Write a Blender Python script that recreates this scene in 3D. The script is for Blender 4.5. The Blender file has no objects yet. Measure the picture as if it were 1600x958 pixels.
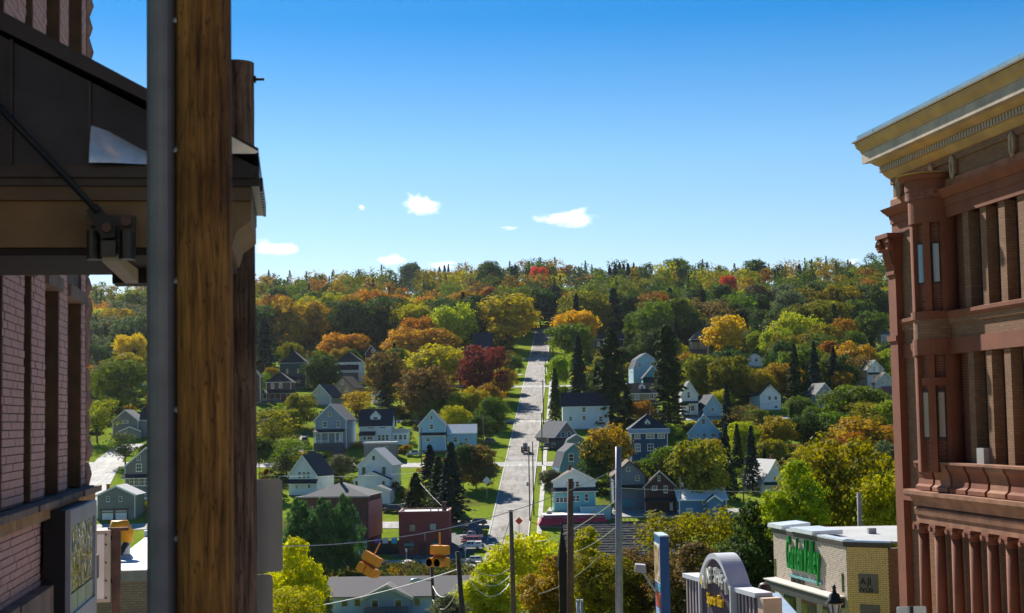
import bpy, math, random
import numpy as np
from mathutils import Vector, Matrix
random.seed(11)
rng = np.random.default_rng(11)
sc = bpy.context.scene
COL = sc.collection
R = math.radians

# ------------------------------------------------------------------ camera
F = 2400.0                      # focal length in photo pixels (1600 wide)
PITCH = math.atan(175.0 / F)
ROLL = 0.018
_f = Vector((0, math.cos(PITCH), math.sin(PITCH)))
_r0 = Vector((1, 0, 0)); _u0 = Vector((0, -math.sin(PITCH), math.cos(PITCH)))
_r = _r0 * math.cos(ROLL) - _u0 * math.sin(ROLL)
_u = _u0 * math.cos(ROLL) + _r0 * math.sin(ROLL)
cam = bpy.data.cameras.new('camera')
cam.sensor_width = 36.0; cam.lens = F / 1600 * 36
cam.clip_start = 0.1; cam.clip_end = 20000
cam.dof.use_dof = True; cam.dof.focus_distance = 130; cam.dof.aperture_fstop = 5.6
camo = bpy.data.objects.new('camera', cam); COL.objects.link(camo)
camo.matrix_world = Matrix(((_r.x, _u.x, -_f.x, 0), (_r.y, _u.y, -_f.y, 0), (_r.z, _u.z, -_f.z, 0), (0, 0, 0, 1)))
sc.camera = camo

# ------------------------------------------------------------------ sky, sun, exposure
SUN_EL = R(36); SUN_AZ = R(24)          # sun beyond the hill, left of the view
w = bpy.data.worlds.new('World'); sc.world = w; w.use_nodes = True
nt = w.node_tree; nt.nodes.clear()
o_ = nt.nodes.new('ShaderNodeOutputWorld'); bg = nt.nodes.new('ShaderNodeBackground')
sky = nt.nodes.new('ShaderNodeTexSky'); sky.sky_type = 'NISHITA'; sky.sun_disc = False
sky.sun_elevation = SUN_EL; sky.sun_rotation = -SUN_AZ
sky.air_density = 0.9; sky.dust_density = 0.15; sky.ozone_density = 3.0; sky.altitude = 900
hs = nt.nodes.new('ShaderNodeHueSaturation'); hs.inputs['Saturation'].default_value = 1.0
bg.inputs[1].default_value = 0.078
# deep polarised blue towards the zenith, as the photograph shows
tcn = nt.nodes.new('ShaderNodeTexCoord'); spn = nt.nodes.new('ShaderNodeSeparateXYZ'); rmp = nt.nodes.new('ShaderNodeValToRGB'); mln = nt.nodes.new('ShaderNodeMix'); mln.data_type = 'RGBA'; mln.blend_type = 'MULTIPLY'; mln.inputs[0].default_value = 1
ce = rmp.color_ramp.elements; ce[0].position = .03; ce[0].color = (1.16, .91, .80, 1); ce[1].position = .255; ce[1].color = (.10, .54, .80, 1); x_ = ce.new(.17); x_.color = (.62, .82, .86, 1)
nt.links.new(tcn.outputs['Generated'], spn.inputs[0]); nt.links.new(spn.outputs[2], rmp.inputs[0]); nt.links.new(rmp.outputs[0], mln.inputs[7])
nt.links.new(sky.outputs[0], hs.inputs['Color']); nt.links.new(hs.outputs[0], mln.inputs[6]); nt.links.new(mln.outputs[2], bg.inputs[0]); nt.links.new(bg.outputs[0], o_.inputs[0])
sun = bpy.data.lights.new('sun', 'SUN'); sun.energy = 5.0; sun.angle = R(0.53); sun.color = (1, .94, .84)
suno = bpy.data.objects.new('sun', sun); COL.objects.link(suno)
SUNV = Vector((-math.sin(SUN_AZ) * math.cos(SUN_EL), math.cos(SUN_AZ) * math.cos(SUN_EL), math.sin(SUN_EL)))
suno.rotation_euler = SUNV.to_track_quat('Z', 'Y').to_euler(); suno.location = (0, 0, 200)
sc.view_settings.view_transform = 'Standard'; sc.view_settings.look = 'None'
sc.view_settings.exposure = 0.9; sc.view_settings.gamma = 1.0
sc.render.engine = 'CYCLES'
cy = sc.cycles
cy.max_bounces = 9; cy.diffuse_bounces = 3; cy.glossy_bounces = 2; cy.transmission_bounces = 4; cy.volume_bounces = 5
cy.transparent_max_bounces = 6; cy.sample_clamp_indirect = 6; cy.use_denoising = True
cy.caustics_reflective = False; cy.caustics_refractive = False

# ------------------------------------------------------------------ projecting
def ray(px, py): return _f + _r * ((px - 800) / F) + _u * ((479 - py) / F)
def P(px, py, Y):
    d = ray(px, py); return d * (Y / d.y)
def proj(p):
    p = Vector(p); zc = p.dot(_f)
    return 800 + F * p.dot(_r) / zc, 479 - F * p.dot(_u) / zc

# ------------------------------------------------------------------ mesh helpers
class MB:
    def __init__(s): s.v = []; s.f = []
    def add(s, vs, fs):
        n = len(s.v); s.v += [tuple(v) for v in vs]; s.f += [tuple(i + n for i in f) for f in fs]; return s
    def hexa(s, b, t):
        """b, t: four bottom and four top corners, same winding"""
        return s.add(list(b) + list(t), [(3, 2, 1, 0), (4, 5, 6, 7), (0, 1, 5, 4), (1, 2, 6, 5), (2, 3, 7, 6), (3, 0, 4, 7)])
    def box(s, x0, x1, y0, y1, z0, z1, T=None):
        b = [(x0, y0, z0), (x1, y0, z0), (x1, y1, z0), (x0, y1, z0)]
        t = [(x0, y0, z1), (x1, y0, z1), (x1, y1, z1), (x0, y1, z1)]
        if T: b = [T(*p) for p in b]; t = [T(*p) for p in t]
        return s.hexa(b, t)
    def slab(s, a, b, c, d, th):
        q = [Vector(p) for p in (a, b, c, d)]; e = Vector((0, 0, -th))
        return s.hexa([p + e for p in q], q)
    def prism(s, pts, d):
        """polygon pts pushed along the vector d"""
        n = len(pts); d = Vector(d); A = [Vector(p) for p in pts]; B = [p + d for p in A]
        return s.add(A + B, [tuple(range(n))[::-1], tuple(range(n, 2 * n))] + [(i, (i + 1) % n, n + (i + 1) % n, n + i) for i in range(n)])
    def bar(s, a, b, wx, wz):
        """square bar from a to b"""
        a = Vector(a); b = Vector(b); d = (b - a).normalized()
        up = Vector((0, 0, 1)) if abs(d.z) < .95 else Vector((0, 1, 0))
        x = d.cross(up).normalized() * wx / 2; z = x.cross(d).normalized() * wz / 2
        o = [-x - z, x - z, x + z, -x + z]
        return s.hexa([a + k for k in o], [b + k for k in o])
    def tube(s, pts, rs, n=8, cap=True):
        pts = [Vector(p) for p in pts]
        if not hasattr(rs, '__len__'): rs = [rs] * len(pts)
        base = len(s.v); ref = None
        for i, p in enumerate(pts):
            d = (pts[min(i + 1, len(pts) - 1)] - pts[max(i - 1, 0)]).normalized()
            if ref is None: ref = Vector((1, 0, 0)) if abs(d.x) < .9 else Vector((0, 1, 0))
            x = (ref - d * ref.dot(d)).normalized(); y = d.cross(x); ref = x
            for k in range(n):
                a = 2 * math.pi * k / n; s.v.append(tuple(p + x * math.cos(a) * rs[i] + y * math.sin(a) * rs[i]))
        for i in range(len(pts) - 1):
            for k in range(n):
                a = base + i * n + k; b = base + i * n + (k + 1) % n
                s.f.append((a, b, b + n, a + n))
        if cap:
            s.f.append(tuple(base + k for k in range(n))[::-1]); s.f.append(tuple(base + (len(pts) - 1) * n + k for k in range(n)))
        return s
    def lathe(s, prof, c=(0, 0, 0), n=16):
        c = Vector(c)
        return s.tube([c + Vector((0, 0, z)) for r, z in prof], [max(r, 1e-4) for r, z in prof], n)
    def mesh(s, name, m, smooth=False):
        me = bpy.data.meshes.new(name); me.from_pydata(s.v, [], s.f); me.update()
        for k in (m if isinstance(m, (list, tuple)) else [m]): me.materials.append(k)
        if smooth: me.polygons.foreach_set('use_smooth', [True] * len(me.polygons))
        return me
    def build(s, name, m, parent=None, off=None, smooth=False):
        if off is not None:
            s.v = [(v[0] - off[0], v[1] - off[1], v[2] - off[2]) for v in s.v]
        return obj(name, s.mesh(name, m, smooth), parent)
def obj(name, me, parent=None, loc=None, rz=0, scale=None):
    o = bpy.data.objects.new(name, me); COL.objects.link(o)
    if parent: o.parent = parent
    if loc is not None: o.location = loc
    if rz: o.rotation_euler = (0, 0, rz)
    if scale is not None: o.scale = scale
    return o
def tag(o, label=None, cat=None, group=None, kind=None):
    if label: o['label'] = label
    if cat: o['category'] = cat
    if group: o['group'] = group
    if kind: o['kind'] = kind
    return o
def thing(name, label, cat, loc=(0, 0, 0), rz=0, group=None):
    o = bpy.data.objects.new(name, None); COL.objects.link(o); o.empty_display_size = .3
    o.location = loc; o.rotation_euler = (0, 0, rz)
    return tag(o, label, cat, group)

# ------------------------------------------------------------------ materials
MATS = {}
def nodes(name):
    m = bpy.data.materials.new(name); m.use_nodes = True; t = m.node_tree
    return m, t, t.nodes['Principled BSDF']
def mat(name, col, rough=.7, metal=0, var=.12, scale=3.0, bump=0.0, bscale=40, spec=.3, alpha=None):
    """painted or plain surface with slight blotchy wear in colour and fine relief"""
    if name in MATS: return MATS[name]
    m, t, b = nodes(name)
    b.inputs['Roughness'].default_value = rough; b.inputs['Metallic'].default_value = metal
    b.inputs['Specular IOR Level'].default_value = spec
    co = t.nodes.new('ShaderNodeTexCoord')
    n = t.nodes.new('ShaderNodeTexNoise'); n.inputs['Scale'].default_value = scale; n.inputs['Detail'].default_value = 6
    t.links.new(co.outputs['Object'], n.inputs['Vector'])
    r = t.nodes.new('ShaderNodeValToRGB'); r.color_ramp.elements[0].position = .3; r.color_ramp.elements[1].position = .7
    r.color_ramp.elements[0].color = tuple(c * (1 - var) for c in col) + (1,)
    r.color_ramp.elements[1].color = tuple(min(1, c * (1 + var)) for c in col) + (1,)
    t.links.new(n.outputs['Fac'], r.inputs['Fac']); t.links.new(r.outputs[0], b.inputs['Base Color'])
    if bump:
        n2 = t.nodes.new('ShaderNodeTexNoise'); n2.inputs['Scale'].default_value = bscale; n2.inputs['Detail'].default_value = 4
        t.links.new(co.outputs['Object'], n2.inputs['Vector'])
        bp = t.nodes.new('ShaderNodeBump'); bp.inputs['Strength'].default_value = bump; bp.inputs['Distance'].default_value = .03
        t.links.new(n2.outputs['Fac'], bp.inputs['Height']); t.links.new(bp.outputs[0], b.inputs['Normal'])
    MATS[name] = m; return m
def glass(name, col, rough=.08):
    if name in MATS: return MATS[name]
    m, t, b = nodes(name)
    b.inputs['Base Color'].default_value = (*col, 1); b.inputs['Roughness'].default_value = rough
    b.inputs['Specular IOR Level'].default_value = .8; MATS[name] = m; return m
def siding(name, col, step=.22):
    """lapped boards too fine to tell apart from here: relief along height"""
    if name in MATS: return MATS[name]
    m = mat(name, col, .65, var=.08, scale=.5); t = m.node_tree; b = t.nodes['Principled BSDF']
    co = [n for n in t.nodes if n.type == 'TEX_COORD'][0]
    wv = t.nodes.new('ShaderNodeTexWave'); wv.wave_type = 'BANDS'; wv.bands_direction = 'Z'; wv.wave_profile = 'SAW'
    wv.inputs['Scale'].default_value = .314 / step
    bp = t.nodes.new('ShaderNodeBump'); bp.inputs['Strength'].default_value = .5; bp.inputs['Distance'].default_value = .03
    t.links.new(co.outputs['Object'], wv.inputs['Vector']); t.links.new(wv.outputs['Fac'], bp.inputs['Height']); t.links.new(bp.outputs[0], b.inputs['Normal'])
    return m
def shingle(name, col):
    if name in MATS: return MATS[name]
    m, t, b = nodes(name); b.inputs['Roughness'].default_value = .85; b.inputs['Specular IOR Level'].default_value = .2
    co = t.nodes.new('ShaderNodeTexCoord')
    br = t.nodes.new('ShaderNodeTexNoise'); br.inputs['Scale'].default_value = 2.2; br.inputs['Detail'].default_value = 8; br.inputs['Roughness'].default_value = .75
    mx = t.nodes.new('ShaderNodeMix'); mx.data_type = 'RGBA'
    mx.inputs[6].default_value = tuple(c * .72 for c in col) + (1,); mx.inputs[7].default_value = tuple(c * 1.25 for c in col) + (1,)
    t.links.new(co.outputs['Object'], br.inputs['Vector']); t.links.new(br.outputs['Fac'], mx.inputs[0])
    t.links.new(mx.outputs[2], b.inputs['Base Color']); MATS[name] = m; return m
def brickmat(name, c1, c2, mortar, bl=.2, bh=.0677, axis='Y'):
    """brickwork too far away to tell the bricks apart"""
    if name in MATS: return MATS[name]
    m, t, b = nodes(name); b.inputs['Roughness'].default_value = .85; b.inputs['Specular IOR Level'].default_value = .2
    co = t.nodes.new('ShaderNodeTexCoord'); sp = t.nodes.new('ShaderNodeSeparateXYZ'); cb = t.nodes.new('ShaderNodeCombineXYZ')
    ad = t.nodes.new('ShaderNodeMath'); ad.operation = 'ADD'
    t.links.new(co.outputs['Object'], sp.inputs[0]); t.links.new(sp.outputs[0], ad.inputs[0]); t.links.new(sp.outputs[1], ad.inputs[1])
    t.links.new(ad.outputs[0], cb.inputs[0]); t.links.new(sp.outputs[2], cb.inputs[1])
    br = t.nodes.new('ShaderNodeTexBrick'); br.inputs['Scale'].default_value = 1
    br.inputs['Brick Width'].default_value = bl; br.inputs['Row Height'].default_value = bh; br.inputs['Mortar Size'].default_value = .008
    br.inputs['Color1'].default_value = (*c1, 1); br.inputs['Color2'].default_value = (*c2, 1); br.inputs['Mortar'].default_value = (*mortar, 1)
    t.links.new(cb.outputs[0], br.inputs['Vector'])
    no = t.nodes.new('ShaderNodeTexNoise'); no.inputs['Scale'].default_value = 1.3; no.inputs['Detail'].default_value = 5
    t.links.new(co.outputs['Object'], no.inputs['Vector'])
    hv = t.nodes.new('ShaderNodeHueSaturation'); mr = t.nodes.new('ShaderNodeMapRange')
    mr.inputs['To Min'].default_value = .75; mr.inputs['To Max'].default_value = 1.2
    t.links.new(no.outputs['Fac'], mr.inputs['Value']); t.links.new(mr.outputs[0], hv.inputs['Value']); t.links.new(br.outputs['Color'], hv.inputs['Color'])
    t.links.new(hv.outputs[0], b.inputs['Base Color'])
    bp = t.nodes.new('ShaderNodeBump'); bp.inputs['Strength'].default_value = .6; bp.inputs['Distance'].default_value = .01; bp.invert = True
    t.links.new(br.outputs['Fac'], bp.inputs['Height']); t.links.new(bp.outputs[0], b.inputs['Normal'])
    MATS[name] = m; return m
def leafmat(name, attr, trans=.34):
    """leaves: colour from the object (or the mesh colour), leaf-to-leaf differences, light through the leaf"""
    m = bpy.data.materials.new(name); m.use_nodes = True; t = m.node_tree; t.nodes.clear()
    out = t.nodes.new('ShaderNodeOutputMaterial')
    if attr: c = t.nodes.new('ShaderNodeAttribute'); c.attribute_name = attr; csock = c.outputs['Color']
    else: c = t.nodes.new('ShaderNodeObjectInfo'); csock = c.outputs['Color']
    v = t.nodes.new('ShaderNodeAttribute'); v.attribute_name = 'leafvar'
    mr = t.nodes.new('ShaderNodeMapRange'); mr.inputs['To Min'].default_value = .5; mr.inputs['To Max'].default_value = 1.5
    hr = t.nodes.new('ShaderNodeMapRange'); hr.inputs['To Min'].default_value = .485; hr.inputs['To Max'].default_value = .52
    hv = t.nodes.new('ShaderNodeHueSaturation')
    sp = t.nodes.new('ShaderNodeSeparateColor')
    t.links.new(v.outputs['Color'], sp.inputs[0])
    t.links.new(sp.outputs[0], mr.inputs['Value']); t.links.new(sp.outputs[1], hr.inputs['Value'])
    t.links.new(mr.outputs[0], hv.inputs['Value']); t.links.new(hr.outputs[0], hv.inputs['Hue']); t.links.new(csock, hv.inputs['Color'])
    d = t.nodes.new('ShaderNodeBsdfDiffuse'); tr = t.nodes.new('ShaderNodeBsdfTranslucent'); mx = t.nodes.new('ShaderNodeMixShader')
    hs2 = t.nodes.new('ShaderNodeHueSaturation'); hs2.inputs['Saturation'].default_value = 1.15; hs2.inputs['Value'].default_value = 1.7
    t.links.new(hv.outputs[0], hs2.inputs['Color']); t.links.new(hs2.outputs[0], tr.inputs['Color'])
    t.links.new(hv.outputs[0], d.inputs['Color'])
    mx.inputs[0].default_value = trans; t.links.new(d.outputs[0], mx.inputs[1]); t.links.new(tr.outputs[0], mx.inputs[2])
    g = t.nodes.new('ShaderNodeBsdfGlossy'); g.inputs['Roughness'].default_value = .6; g.inputs['Color'].default_value = (1, 1, 1, 1)
    m2 = t.nodes.new('ShaderNodeMixShader'); m2.inputs[0].default_value = .012
    t.links.new(mx.outputs[0], m2.inputs[1]); t.links.new(g.outputs[0], m2.inputs[2]); t.links.new(m2.outputs[0], out.inputs['Surface'])
    return m
LEAF = leafmat('leaves', None); LEAFM = leafmat('leaves_mass', 'leafcol'); NEEDLE = leafmat('needles', None, .15)
BARK = mat('bark', (.06, .045, .035), .9, var=.3, bump=.5)
WHITE = mat('white_paint', (.80, .80, .79), .55, var=.06)
CREAM = mat('cream_paint', (.62, .58, .48), .6)
DARKGL = glass('window_glass', (.02, .025, .03))
LITEGL = glass('pale_glass', (.25, .28, .30), .15)
CONC = mat('concrete', (.46, .44, .41), .85, var=.15, scale=.3, bump=.2)
STEEL = mat('galvanised_steel', (.42, .44, .47), .45, .6, var=.12)
BLACKM = mat('black_metal', (.02, .02, .022), .45, .3)
RUBBER = mat('rubber', (.02, .02, .02), .8)
POLEW = mat('pole_wood', (.16, .115, .085), .9, var=.3, scale=6, bump=.4)
# ------------------------------------------------------------------ terrain
PY = [-400, -60, 0, 60, 110, 200, 255, 285, 335, 352, 372, 981, 1100, 1300, 1400, 1600, 3000]
PZ = [24, 4, -1.7, -8.8, -15, -26, -32, -32.8, -31.7, -30.7, -27.9, 56.6, 76, 109, 119, 122, 90]
def road_x(y): return -2.25 + (y - 360) * 0.0358
def hz(x, y):
    z = float(np.interp(y, PY, PZ))
    if y > 372:
        k = min(1, (y - 372) / 250) * min(1, max(0, abs(x - road_x(y)) - 14) / 90)
        z += k * (2.2 * math.sin(x / 61 + 1.3) * math.sin(y / 97) + 3.0 * math.sin(x / 170 + y / 300) - 1.0)
        if x < -150: z -= min(1, (y - 372) / 350) * min(18, (-150 - x) * .075)
    return z
def ground_at(px, py, y0=20, y1=1600):
    """where the line of sight through a photo pixel meets the ground"""
    d = ray(px, py); d = d / d.y; y = y0; last = y0
    while y < y1:
        if d.z * y < hz(d.x * y, y):
            a, b = last, y
            for _ in range(18):
                m = (a + b) / 2
                if d.z * m < hz(d.x * m, m): b = m
                else: a = m
            return Vector((d.x * b, b, hz(d.x * b, b)))
        last = y; y += 2 + y * .004
    return Vector((d.x * y1, y1, hz(d.x * y1, y1)))
gx = sorted(set([-3000, -2200, -1600, -1200, -1000] + list(range(-840, 841, 8)) + [1000, 1200, 1600, 2200, 3000]))
gy = sorted(set([-400, -300, -200, -120] + list(range(-60, 1620, 7)) + [int(p) for p in PY] + [1800, 2100, 2500, 3000]))
b_ = MB()
b_.v = [(x, y, hz(x, y)) for y in gy for x in gx]
nx = len(gx)
b_.f = [(j * nx + i, j * nx + i + 1, (j + 1) * nx + i + 1, (j + 1) * nx + i) for j in range(len(gy) - 1) for i in range(nx - 1)]
gm, t, b = nodes('grass_ground'); b.inputs['Roughness'].default_value = .95; b.inputs['Specular IOR Level'].default_value = 0
co = t.nodes.new('ShaderNodeTexCoord')
n1 = t.nodes.new('ShaderNodeTexNoise'); n1.inputs['Scale'].default_value = .035; n1.inputs['Detail'].default_value = 7
n2 = t.nodes.new('ShaderNodeTexNoise'); n2.inputs['Scale'].default_value = .9; n2.inputs['Detail'].default_value = 9; n2.inputs['Roughness'].default_value = .7
for n in (n1, n2): t.links.new(co.outputs['Object'], n.inputs['Vector'])
r1 = t.nodes.new('ShaderNodeValToRGB'); e = r1.color_ramp.elements
e[0].position = .36; e[0].color = (.13, .13, .035, 1); e[1].position = .50; e[1].color = (.18, .25, .028, 1)
x = e.new(.70); x.color = (.23, .27, .04, 1)
mx = t.nodes.new('ShaderNodeMix'); mx.data_type = 'RGBA'; mx.blend_type = 'MULTIPLY'; mx.inputs[0].default_value = .8
r2 = t.nodes.new('ShaderNodeValToRGB'); r2.color_ramp.elements[0].position = .3; r2.color_ramp.elements[0].color = (.55, .55, .5, 1); r2.color_ramp.elements[1].position = .7; r2.color_ramp.elements[1].color = (1.3, 1.3, 1.2, 1)
t.links.new(n1.outputs['Fac'], r1.inputs['Fac']); t.links.new(n2.outputs['Fac'], r2.inputs['Fac'])
t.links.new(r1.outputs[0], mx.inputs[6]); t.links.new(r2.outputs[0], mx.inputs[7]); t.links.new(mx.outputs[2], b.inputs['Base Color'])
bp = t.nodes.new('ShaderNodeBump'); bp.inputs['Strength'].default_value = .8; bp.inputs['Distance'].default_value = .25
t.links.new(n2.outputs['Fac'], bp.inputs['Height']); t.links.new(bp.outputs[0], b.inputs['Normal'])
g_ = b_.build('ground', gm, smooth=True); tag(g_, 'grassy ground falling from the town street and rising up the hill', kind='structure')

# ------------------------------------------------------------------ roads
def roadmat(name, c, patch, crack=.6):
    m, t, b = nodes(name); b.inputs['Roughness'].default_value = .85; b.inputs['Specular IOR Level'].default_value = .35
    co = t.nodes.new('ShaderNodeTexCoord')
    mp = t.nodes.new('ShaderNodeMapping'); mp.inputs['Scale'].default_value = (1.2, .05, 1)
    n1 = t.nodes.new('ShaderNodeTexNoise'); n1.inputs['Scale'].default_value = .8; n1.inputs['Detail'].default_value = 6
    n3 = t.nodes.new('ShaderNodeTexNoise'); n3.inputs['Scale'].default_value = .11; n3.inputs['Detail'].default_value = 4
    vo = t.nodes.new('ShaderNodeTexVoronoi'); vo.feature = 'DISTANCE_TO_EDGE'; vo.inputs['Scale'].default_value = .16; vo.inputs['Randomness'].default_value = 1
    nw = t.nodes.new('ShaderNodeTexNoise'); nw.inputs['Scale'].default_value = .5
    ad = t.nodes.new('ShaderNodeMix'); ad.data_type = 'VECTOR'; ad.inputs[0].default_value = .25
    t.links.new(co.outputs['Object'], mp.inputs[0]); t.links.new(mp.outputs[0], n1.inputs['Vector']); t.links.new(co.outputs['Object'], n3.inputs['Vector'])
    t.links.new(co.outputs['Object'], nw.inputs['Vector'])
    t.links.new(co.outputs['Object'], ad.inputs[4]); t.links.new(nw.outputs['Color'], ad.inputs[5]); t.links.new(ad.outputs[1], vo.inputs['Vector'])
    r = t.nodes.new('ShaderNodeValToRGB'); r.color_ramp.elements[0].position = .3; r.color_ramp.elements[1].position = .7
    r.color_ramp.elements[0].color = tuple(k * .62 for k in c) + (1,); r.color_ramp.elements[1].color = tuple(k * 1.3 for k in c) + (1,)
    t.links.new(n1.outputs['Fac'], r.inputs['Fac'])
    m1 = t.nodes.new('ShaderNodeMix'); m1.data_type = 'RGBA'; r3 = t.nodes.new('ShaderNodeValToRGB'); r3.color_ramp.elements[0].position = .55; r3.color_ramp.elements[1].position = .6
    t.links.new(n3.outputs['Fac'], r3.inputs['Fac']); t.links.new(r3.outputs[0], m1.inputs[0]); t.links.new(r.outputs[0], m1.inputs[6]); m1.inputs[7].default_value = (*patch, 1)
    m2 = t.nodes.new('ShaderNodeMix'); m2.data_type = 'RGBA'; m2.blend_type = 'MULTIPLY'; m2.inputs[0].default_value = crack
    r4 = t.nodes.new('ShaderNodeValToRGB'); r4.color_ramp.elements[0].color = (.2, .2, .2, 1); r4.color_ramp.elements[1].position = .03
    t.links.new(vo.outputs['Distance'], r4.inputs['Fac']); t.links.new(m1.outputs[2], m2.inputs[6]); t.links.new(r4.outputs[0], m2.inputs[7])
    t.links.new(m2.outputs[2], b.inputs['Base Color']); return m
ASPH = roadmat('worn_asphalt', (.245, .222, .198), (.31, .285, .258), .5)
ASPH2 = roadmat('street_asphalt', (.13, .128, .125), (.16, .155, .15))
PALE = roadmat('pale_concrete', (.40, .38, .35), (.34, .33, .31), .35)
def strip(name, pts, w0, w1, m, dz, label=None, kind='structure', th=.0, parent=None):
    """a sheet along pts (x, y, width) that follows the ground; with th it is a raised slab"""
    mb = MB(); n = 0; L = []
    for i, p in enumerate(pts):
        q0 = Vector(pts[max(i - 1, 0)][:2]); q1 = Vector(pts[min(i + 1, len(pts) - 1)][:2]); d = (q1 - q0).normalized(); nn = Vector((d.y, -d.x))
        k = i / max(1, len(pts) - 1); wd = p[2] if len(p) > 2 else w0 + (w1 - w0) * k
        a = Vector(p[:2]) - nn * wd / 2; c = Vector(p[:2]) + nn * wd / 2
        za = max(hz(*a), hz(*c), hz(p[0], p[1])) if th == 0 else None
        L.append(((a.x, a.y, hz(*a) + dz), (c.x, c.y, hz(*c) + dz)))
    for (a, c), (a2, c2) in zip(L, L[1:]):
        if th:
            e = Vector((0, 0, -th)); mb.hexa([Vector(a) + e, Vector(c) + e, Vector(c2) + e, Vector(a2) + e], [a, c, c2, a2])
        else: mb.add([a, c, c2, a2], [(0, 1, 2, 3)])
    o = mb.build(name, m, parent)
    if not parent: tag(o, label, kind=kind)
    return o
def sub(p, q, step):
    n = max(1, int((Vector(q[:2]) - Vector(p[:2])).length / step))
    return [tuple(p[i] + (q[i] - p[i]) * k / n for i in range(len(p))) for k in range(n + 1)]
ang = math.atan(0.143); CA, SA = math.cos(ang), math.sin(ang)
def S(lat, al, z=0): return Vector((lat * CA - al * SA, lat * SA + al * CA, z))
ystep = [y for y in range(330, 988, 7)]
strip('hill_road', [(road_x(y), y) for y in ystep], 9, 9.2, ASPH, .10, 'worn grey asphalt road climbing straight up the hill')
strip('road_patch', [(road_x(y) - .2, y) for y in range(815, 968, 7)], 7.6, 7.8, roadmat('patched_asphalt', (.13, .115, .105), (.19, .17, .155)), .108, 'darker patched stretch near the top of the hill road')
a0, a1 = S(7, -40), S(7, 72)
strip('town_street', sub((a0.x, a0.y), (a1.x, a1.y), 7) + sub((a1.x, a1.y), (road_x(330), 330), 7)[1:], 11, 9.5, ASPH2, .10, 'asphalt street running down into the valley')
for s_, lat, wd in ((0, -.9, 4.0), (1, 14.2, 2.6)):
    p, q = S(lat, -40), S(lat, 70); strip('sidewalk', sub((p.x, p.y), (q.x, q.y), 5), wd, wd, CONC, .24, 'concrete sidewalk along the town street', th=.5)
CROSS = [(470, -190, 140, 8), (562, -60, 120, 6.5), (669, -40, 120, 6.5), (791, -60, 90, 6)]
for yc, xa, xb, wd in CROSS:
    x0 = road_x(yc)
    strip('cross_street', sub((x0 + xa, yc - xa * .0358 + 4), (x0 + xb, yc - xb * .0358), 8), wd, wd, PALE, .12, 'pale side street crossing the hill road')
strip('cross_street', sub((-46, 386), (road_x(385) - 3, 385), 7), 7.5, 8.5, PALE, .115, 'pale side street behind the red brick shop')
strip('valley_street', sub((-220, 341), (200, 338), 8), 12, 12, PALE, .13, 'pale concrete street along the valley floor')
strip('parking_lot', sub((-22, 347), (-9, 372), 5), 16, 14, ASPH2, .11, 'asphalt parking area beside the red brick building')
strip('parking_lot', sub((8, 398), (62, 392), 8), 13, 12, PALE, .11, 'pale parking lot below the houses')
for s_ in (-1, 1):
    strip('kerb', [(road_x(y) + s_ * 4.75, y) for y in range(366, 980, 7)], .35, .35, CONC, .22, 'concrete kerb along the hill road', th=.4)
strip('sidewalk', [(road_x(y) + 7.3, y) for y in range(372, 800, 7)], 1.2, 1.2, CONC, .16, 'narrow concrete path beside the hill road', th=.3)
# far street at the left, seen under the canopy
lp = [ground_at(a, b_) for a, b_ in ((118, 800), (140, 770), (157, 742), (172, 718), (196, 700), (215, 694), (260, 690))]
pts = []
for p, q in zip(lp, lp[1:]): pts += sub((p.x, p.y), (q.x, q.y), 6)[:-1]
strip('side_road', pts, 9.5, 8, PALE, .12, 'pale road curving uphill beyond the brick building')
p = ground_at(185, 824); strip('driveway', sub((p.x - 14, p.y), (p.x + 16, p.y), 5), 7, 7, PALE, .12, 'pale drive before the two-car garage')
p, q = ground_at(462, 711), ground_at(476, 680); strip('driveway', sub((p.x, p.y), (q.x, q.y), 6), 4, 3, mat('gravel', (.30, .27, .22), .95, var=.25), .1, 'gravel drive up the lawn')
for (xa, ya, xb, yb) in ((795, 588, 815, 585), (795, 562, 818, 559), (797, 575, 818, 572), (866, 570, 880, 572)):
    p, q = ground_at(xa, ya), ground_at(xb, yb); strip('driveway', sub((p.x, p.y), (q.x, q.y), 5), 3.2, 3.2, CONC, .1, 'short concrete drive beside the hill road')
# ------------------------------------------------------------------ trees
def leafquads(c, nrm, size, asp=1.0):
    """one bent leaf clump (a quad) per centre"""
    n = len(c); a = rng.normal(size=(n, 3)); x = np.cross(nrm, a); x /= np.linalg.norm(x, axis=1, keepdims=True) + 1e-9
    y = np.cross(nrm, x); s = size[:, None]
    k = rng.uniform(.55, 1.25, (n, 4, 1))
    v = np.stack([c - x * s * asp * k[:, 0], c - y * s * k[:, 1], c + x * s * asp * k[:, 2], c + y * s * k[:, 3]], 1)
    return v.reshape(-1, 3)
def quadmesh(name, v, var, m, trunk=None, col=None):
    n = len(v) // 4
    me = bpy.data.meshes.new(name); me.vertices.add(4 * n); me.vertices.foreach_set('co', v.astype(np.float32).ravel())
    me.loops.add(4 * n); me.loops.foreach_set('vertex_index', np.arange(4 * n, dtype=np.int32))
    me.polygons.add(n); me.polygons.foreach_set('loop_start', np.arange(0, 4 * n, 4, dtype=np.int32)); me.polygons.foreach_set('loop_total', np.full(n, 4, np.int32))
    at = me.attributes.new('leafvar', 'FLOAT_COLOR', 'FACE')
    c4 = np.ones((n, 4), np.float32); c4[:, 0] = var; c4[:, 1] = rng.random(n); at.data.foreach_set('color', c4.ravel())
    if col is not None:
        a2 = me.attributes.new('leafcol', 'FLOAT_COLOR', 'FACE'); c5 = np.ones((n, 4), np.float32); c5[:, :3] = col; a2.data.foreach_set('color', c5.ravel())
    me.materials.append(m); me.update(); me.validate(); return me
def unit(v): return v / (np.linalg.norm(v, axis=1, keepdims=True) + 1e-9)
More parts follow.
